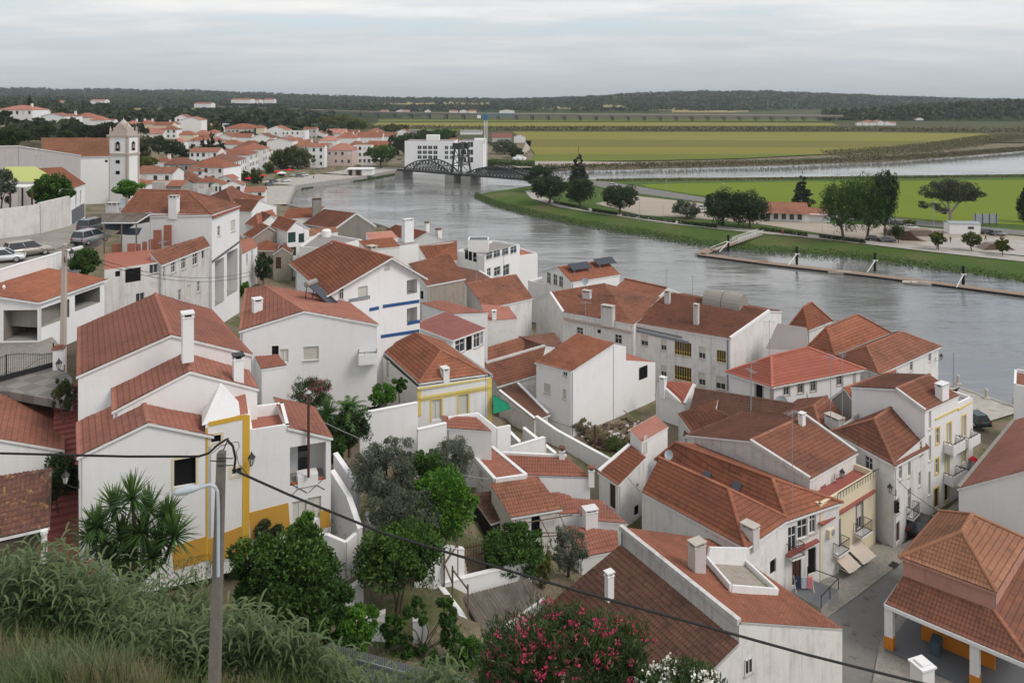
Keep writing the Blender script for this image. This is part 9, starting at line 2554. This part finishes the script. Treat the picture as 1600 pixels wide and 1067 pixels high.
strip('reed_bed', 'dark reed line beyond the rice fields', [(560, 201), (800, 203.5), (1100, 204.5), (1340, 204.5), (1480, 206), (1640, 207)], 1.1, 3500, 4, 14, 'reedbed', 3.5)
strip('reed_bed', 'olive reeds behind the iron bridge', [(700, 259), (760, 258), (835, 261)], 1.0, 2600, 3.2, 6, 'marsh', 1.7)
strip('marsh_grass', 'tall marsh grass at the near water edge of the far bank', [(742, 306), (770, 318), (820, 332), (900, 349), (1000, 365), (1090, 380), (1180, 390), (1300, 397), (1450, 415), (1640, 440)], .0, 16000, .75, 7.0, 'marsh', .55, 'grass')
strip('marsh_grass', 'green strip of weeds at the foot of the bay quay', [(474, 296), (520, 287), (570, 282), (632, 271)], -.1, 2600, .6, 3.0, 'marsh', 1.0, 'grass')
# woods on the hills
def woodmass(name, lab, pts, size, m, nl=11):
 n=len(pts);sc_=size*RNG.uniform(.6, 1.4, n)
 g_=RNG.normal(size=(n, nl, 3));g_/=np.linalg.norm(g_, axis=2)[:, :, None];g_[:, :, 2]=np.abs(g_[:, :, 2])*.8
 p=pts[:, None, :]+g_*sc_[:, None, None]*np.array([.5, .5, .55])+np.array([0, 0, .1])*sc_[:, None, None]
 hue=np.clip(RNG.uniform(.0, .9, n)[:, None]+RNG.normal(0, .1, (n, nl)), 0, 1)
 mb=MB();L=np.repeat(sc_, nl)[:, None]
 q=p.reshape(-1, 3);k=len(q)
 a=RNG.normal(size=(k, 3));a/=np.linalg.norm(a, axis=1)[:, None];b=np.cross(a, RNG.normal(size=(k, 3)));b/=np.linalg.norm(b, axis=1)[:, None]
 v=np.stack([q-a*L*.34, q+b*L*.26, q+a*L*.34, q-b*L*.26], 1).reshape(-1, 3);h_=hue.ravel()
 mb.chunk(v, np.arange(4*k).reshape(k, 4), LEAF[m], np.repeat(np.stack([h_, h_], 1), 4, 0))
 return tag(mb.build(name), lab, 'wood', kind='stuff')
def hillpick(n, f):
 V=HILLV;i=RNG.integers(0, V.shape[0]-1, n*6);j=RNG.integers(0, V.shape[1]-1, n*6);a, b=RNG.uniform(0, 1, (2, n*6, 1))
 p=(V[i, j]*(1-a)+V[i+1, j]*a)*(1-b)+(V[i, j+1]*(1-a)+V[i+1, j+1]*a)*b
 px=CX+p[:, 0]/p[:, 1]*F
 ok=f(px, p)&(px>-120)&(px<1720)
 return p[ok][:n]
woodmass('woodland', 'scattered olive and cork trees over the left hills', hillpick(2600, lambda px, p:(px<520)&(p[:, 1]<1750)&(p[:, 2]>4)&~cleared(px, YH+(H-p[:, 2]-3)/p[:, 1]*F)), 9, 'wood')
woodmass('woodland', 'dark pine woods on the far ridge', hillpick(11000, lambda px, p:(p[:, 1]>1700)&(p[:, 1]<4200)&(p[:, 2]>3)&~cleared(px, YH+(H-p[:, 2]-6)/p[:, 1]*F)), 11, 'wood', 7)
V=hv2;n=1500;i=RNG.integers(0, V.shape[0]-1, n);j=RNG.integers(0, V.shape[1]-22, n);a=RNG.uniform(.15, 1, (n, 1))
woodmass('woodland', 'dark wood on the nearer right hillside', V[i, j]*(1-a)+V[i+1, j]*a, 9, 'wood')
X=RNG.uniform(-420, -60, 9000);Y=RNG.uniform(215, 645, 9000);Z=ground(X, Y);px=CX+X/Y*F;py=YH+(H-Z)/Y*F
C=np.array([c[:2]for c in CTRL]);dm_=np.array([np.hypot(C[:, 0]-x, C[:, 1]-y).min()for x, y in zip(X, Y)])
ok=(px>-80)&(px<470)&(py<np.interp(px, [-80, 60, 180, 300, 400, 470], [228, 222, 215, 200, 197, 204]))&(py>np.interp(px, [-80, 60, 140], [186, 186, 160]))&(dm_>15)
woodmass('woodland', 'scrubby trees between the hill houses and the far town', np.stack([X, Y, Z], 1)[ok][:1100], 5, 'wood', 14)
# the damp air over the plain
hz=bpy.data.materials.new('haze_air');hz.use_nodes=True
t=NT(hz.node_tree);t.n.remove(t.n['Principled BSDF'])
vol=t.node('ShaderNodeVolumePrincipled', {'Color':(.80, .86, .92, 1), 'Density':HAZE, 'Anisotropy':.2})
t.l.new(vol.outputs[0], t.n['Material Output'].inputs['Volume'])
hb=MB();hb.box(V3(0, 4200, -6), 13000, 9000, 96, hz)
tag(hb.build('haze'), kind='stuff')
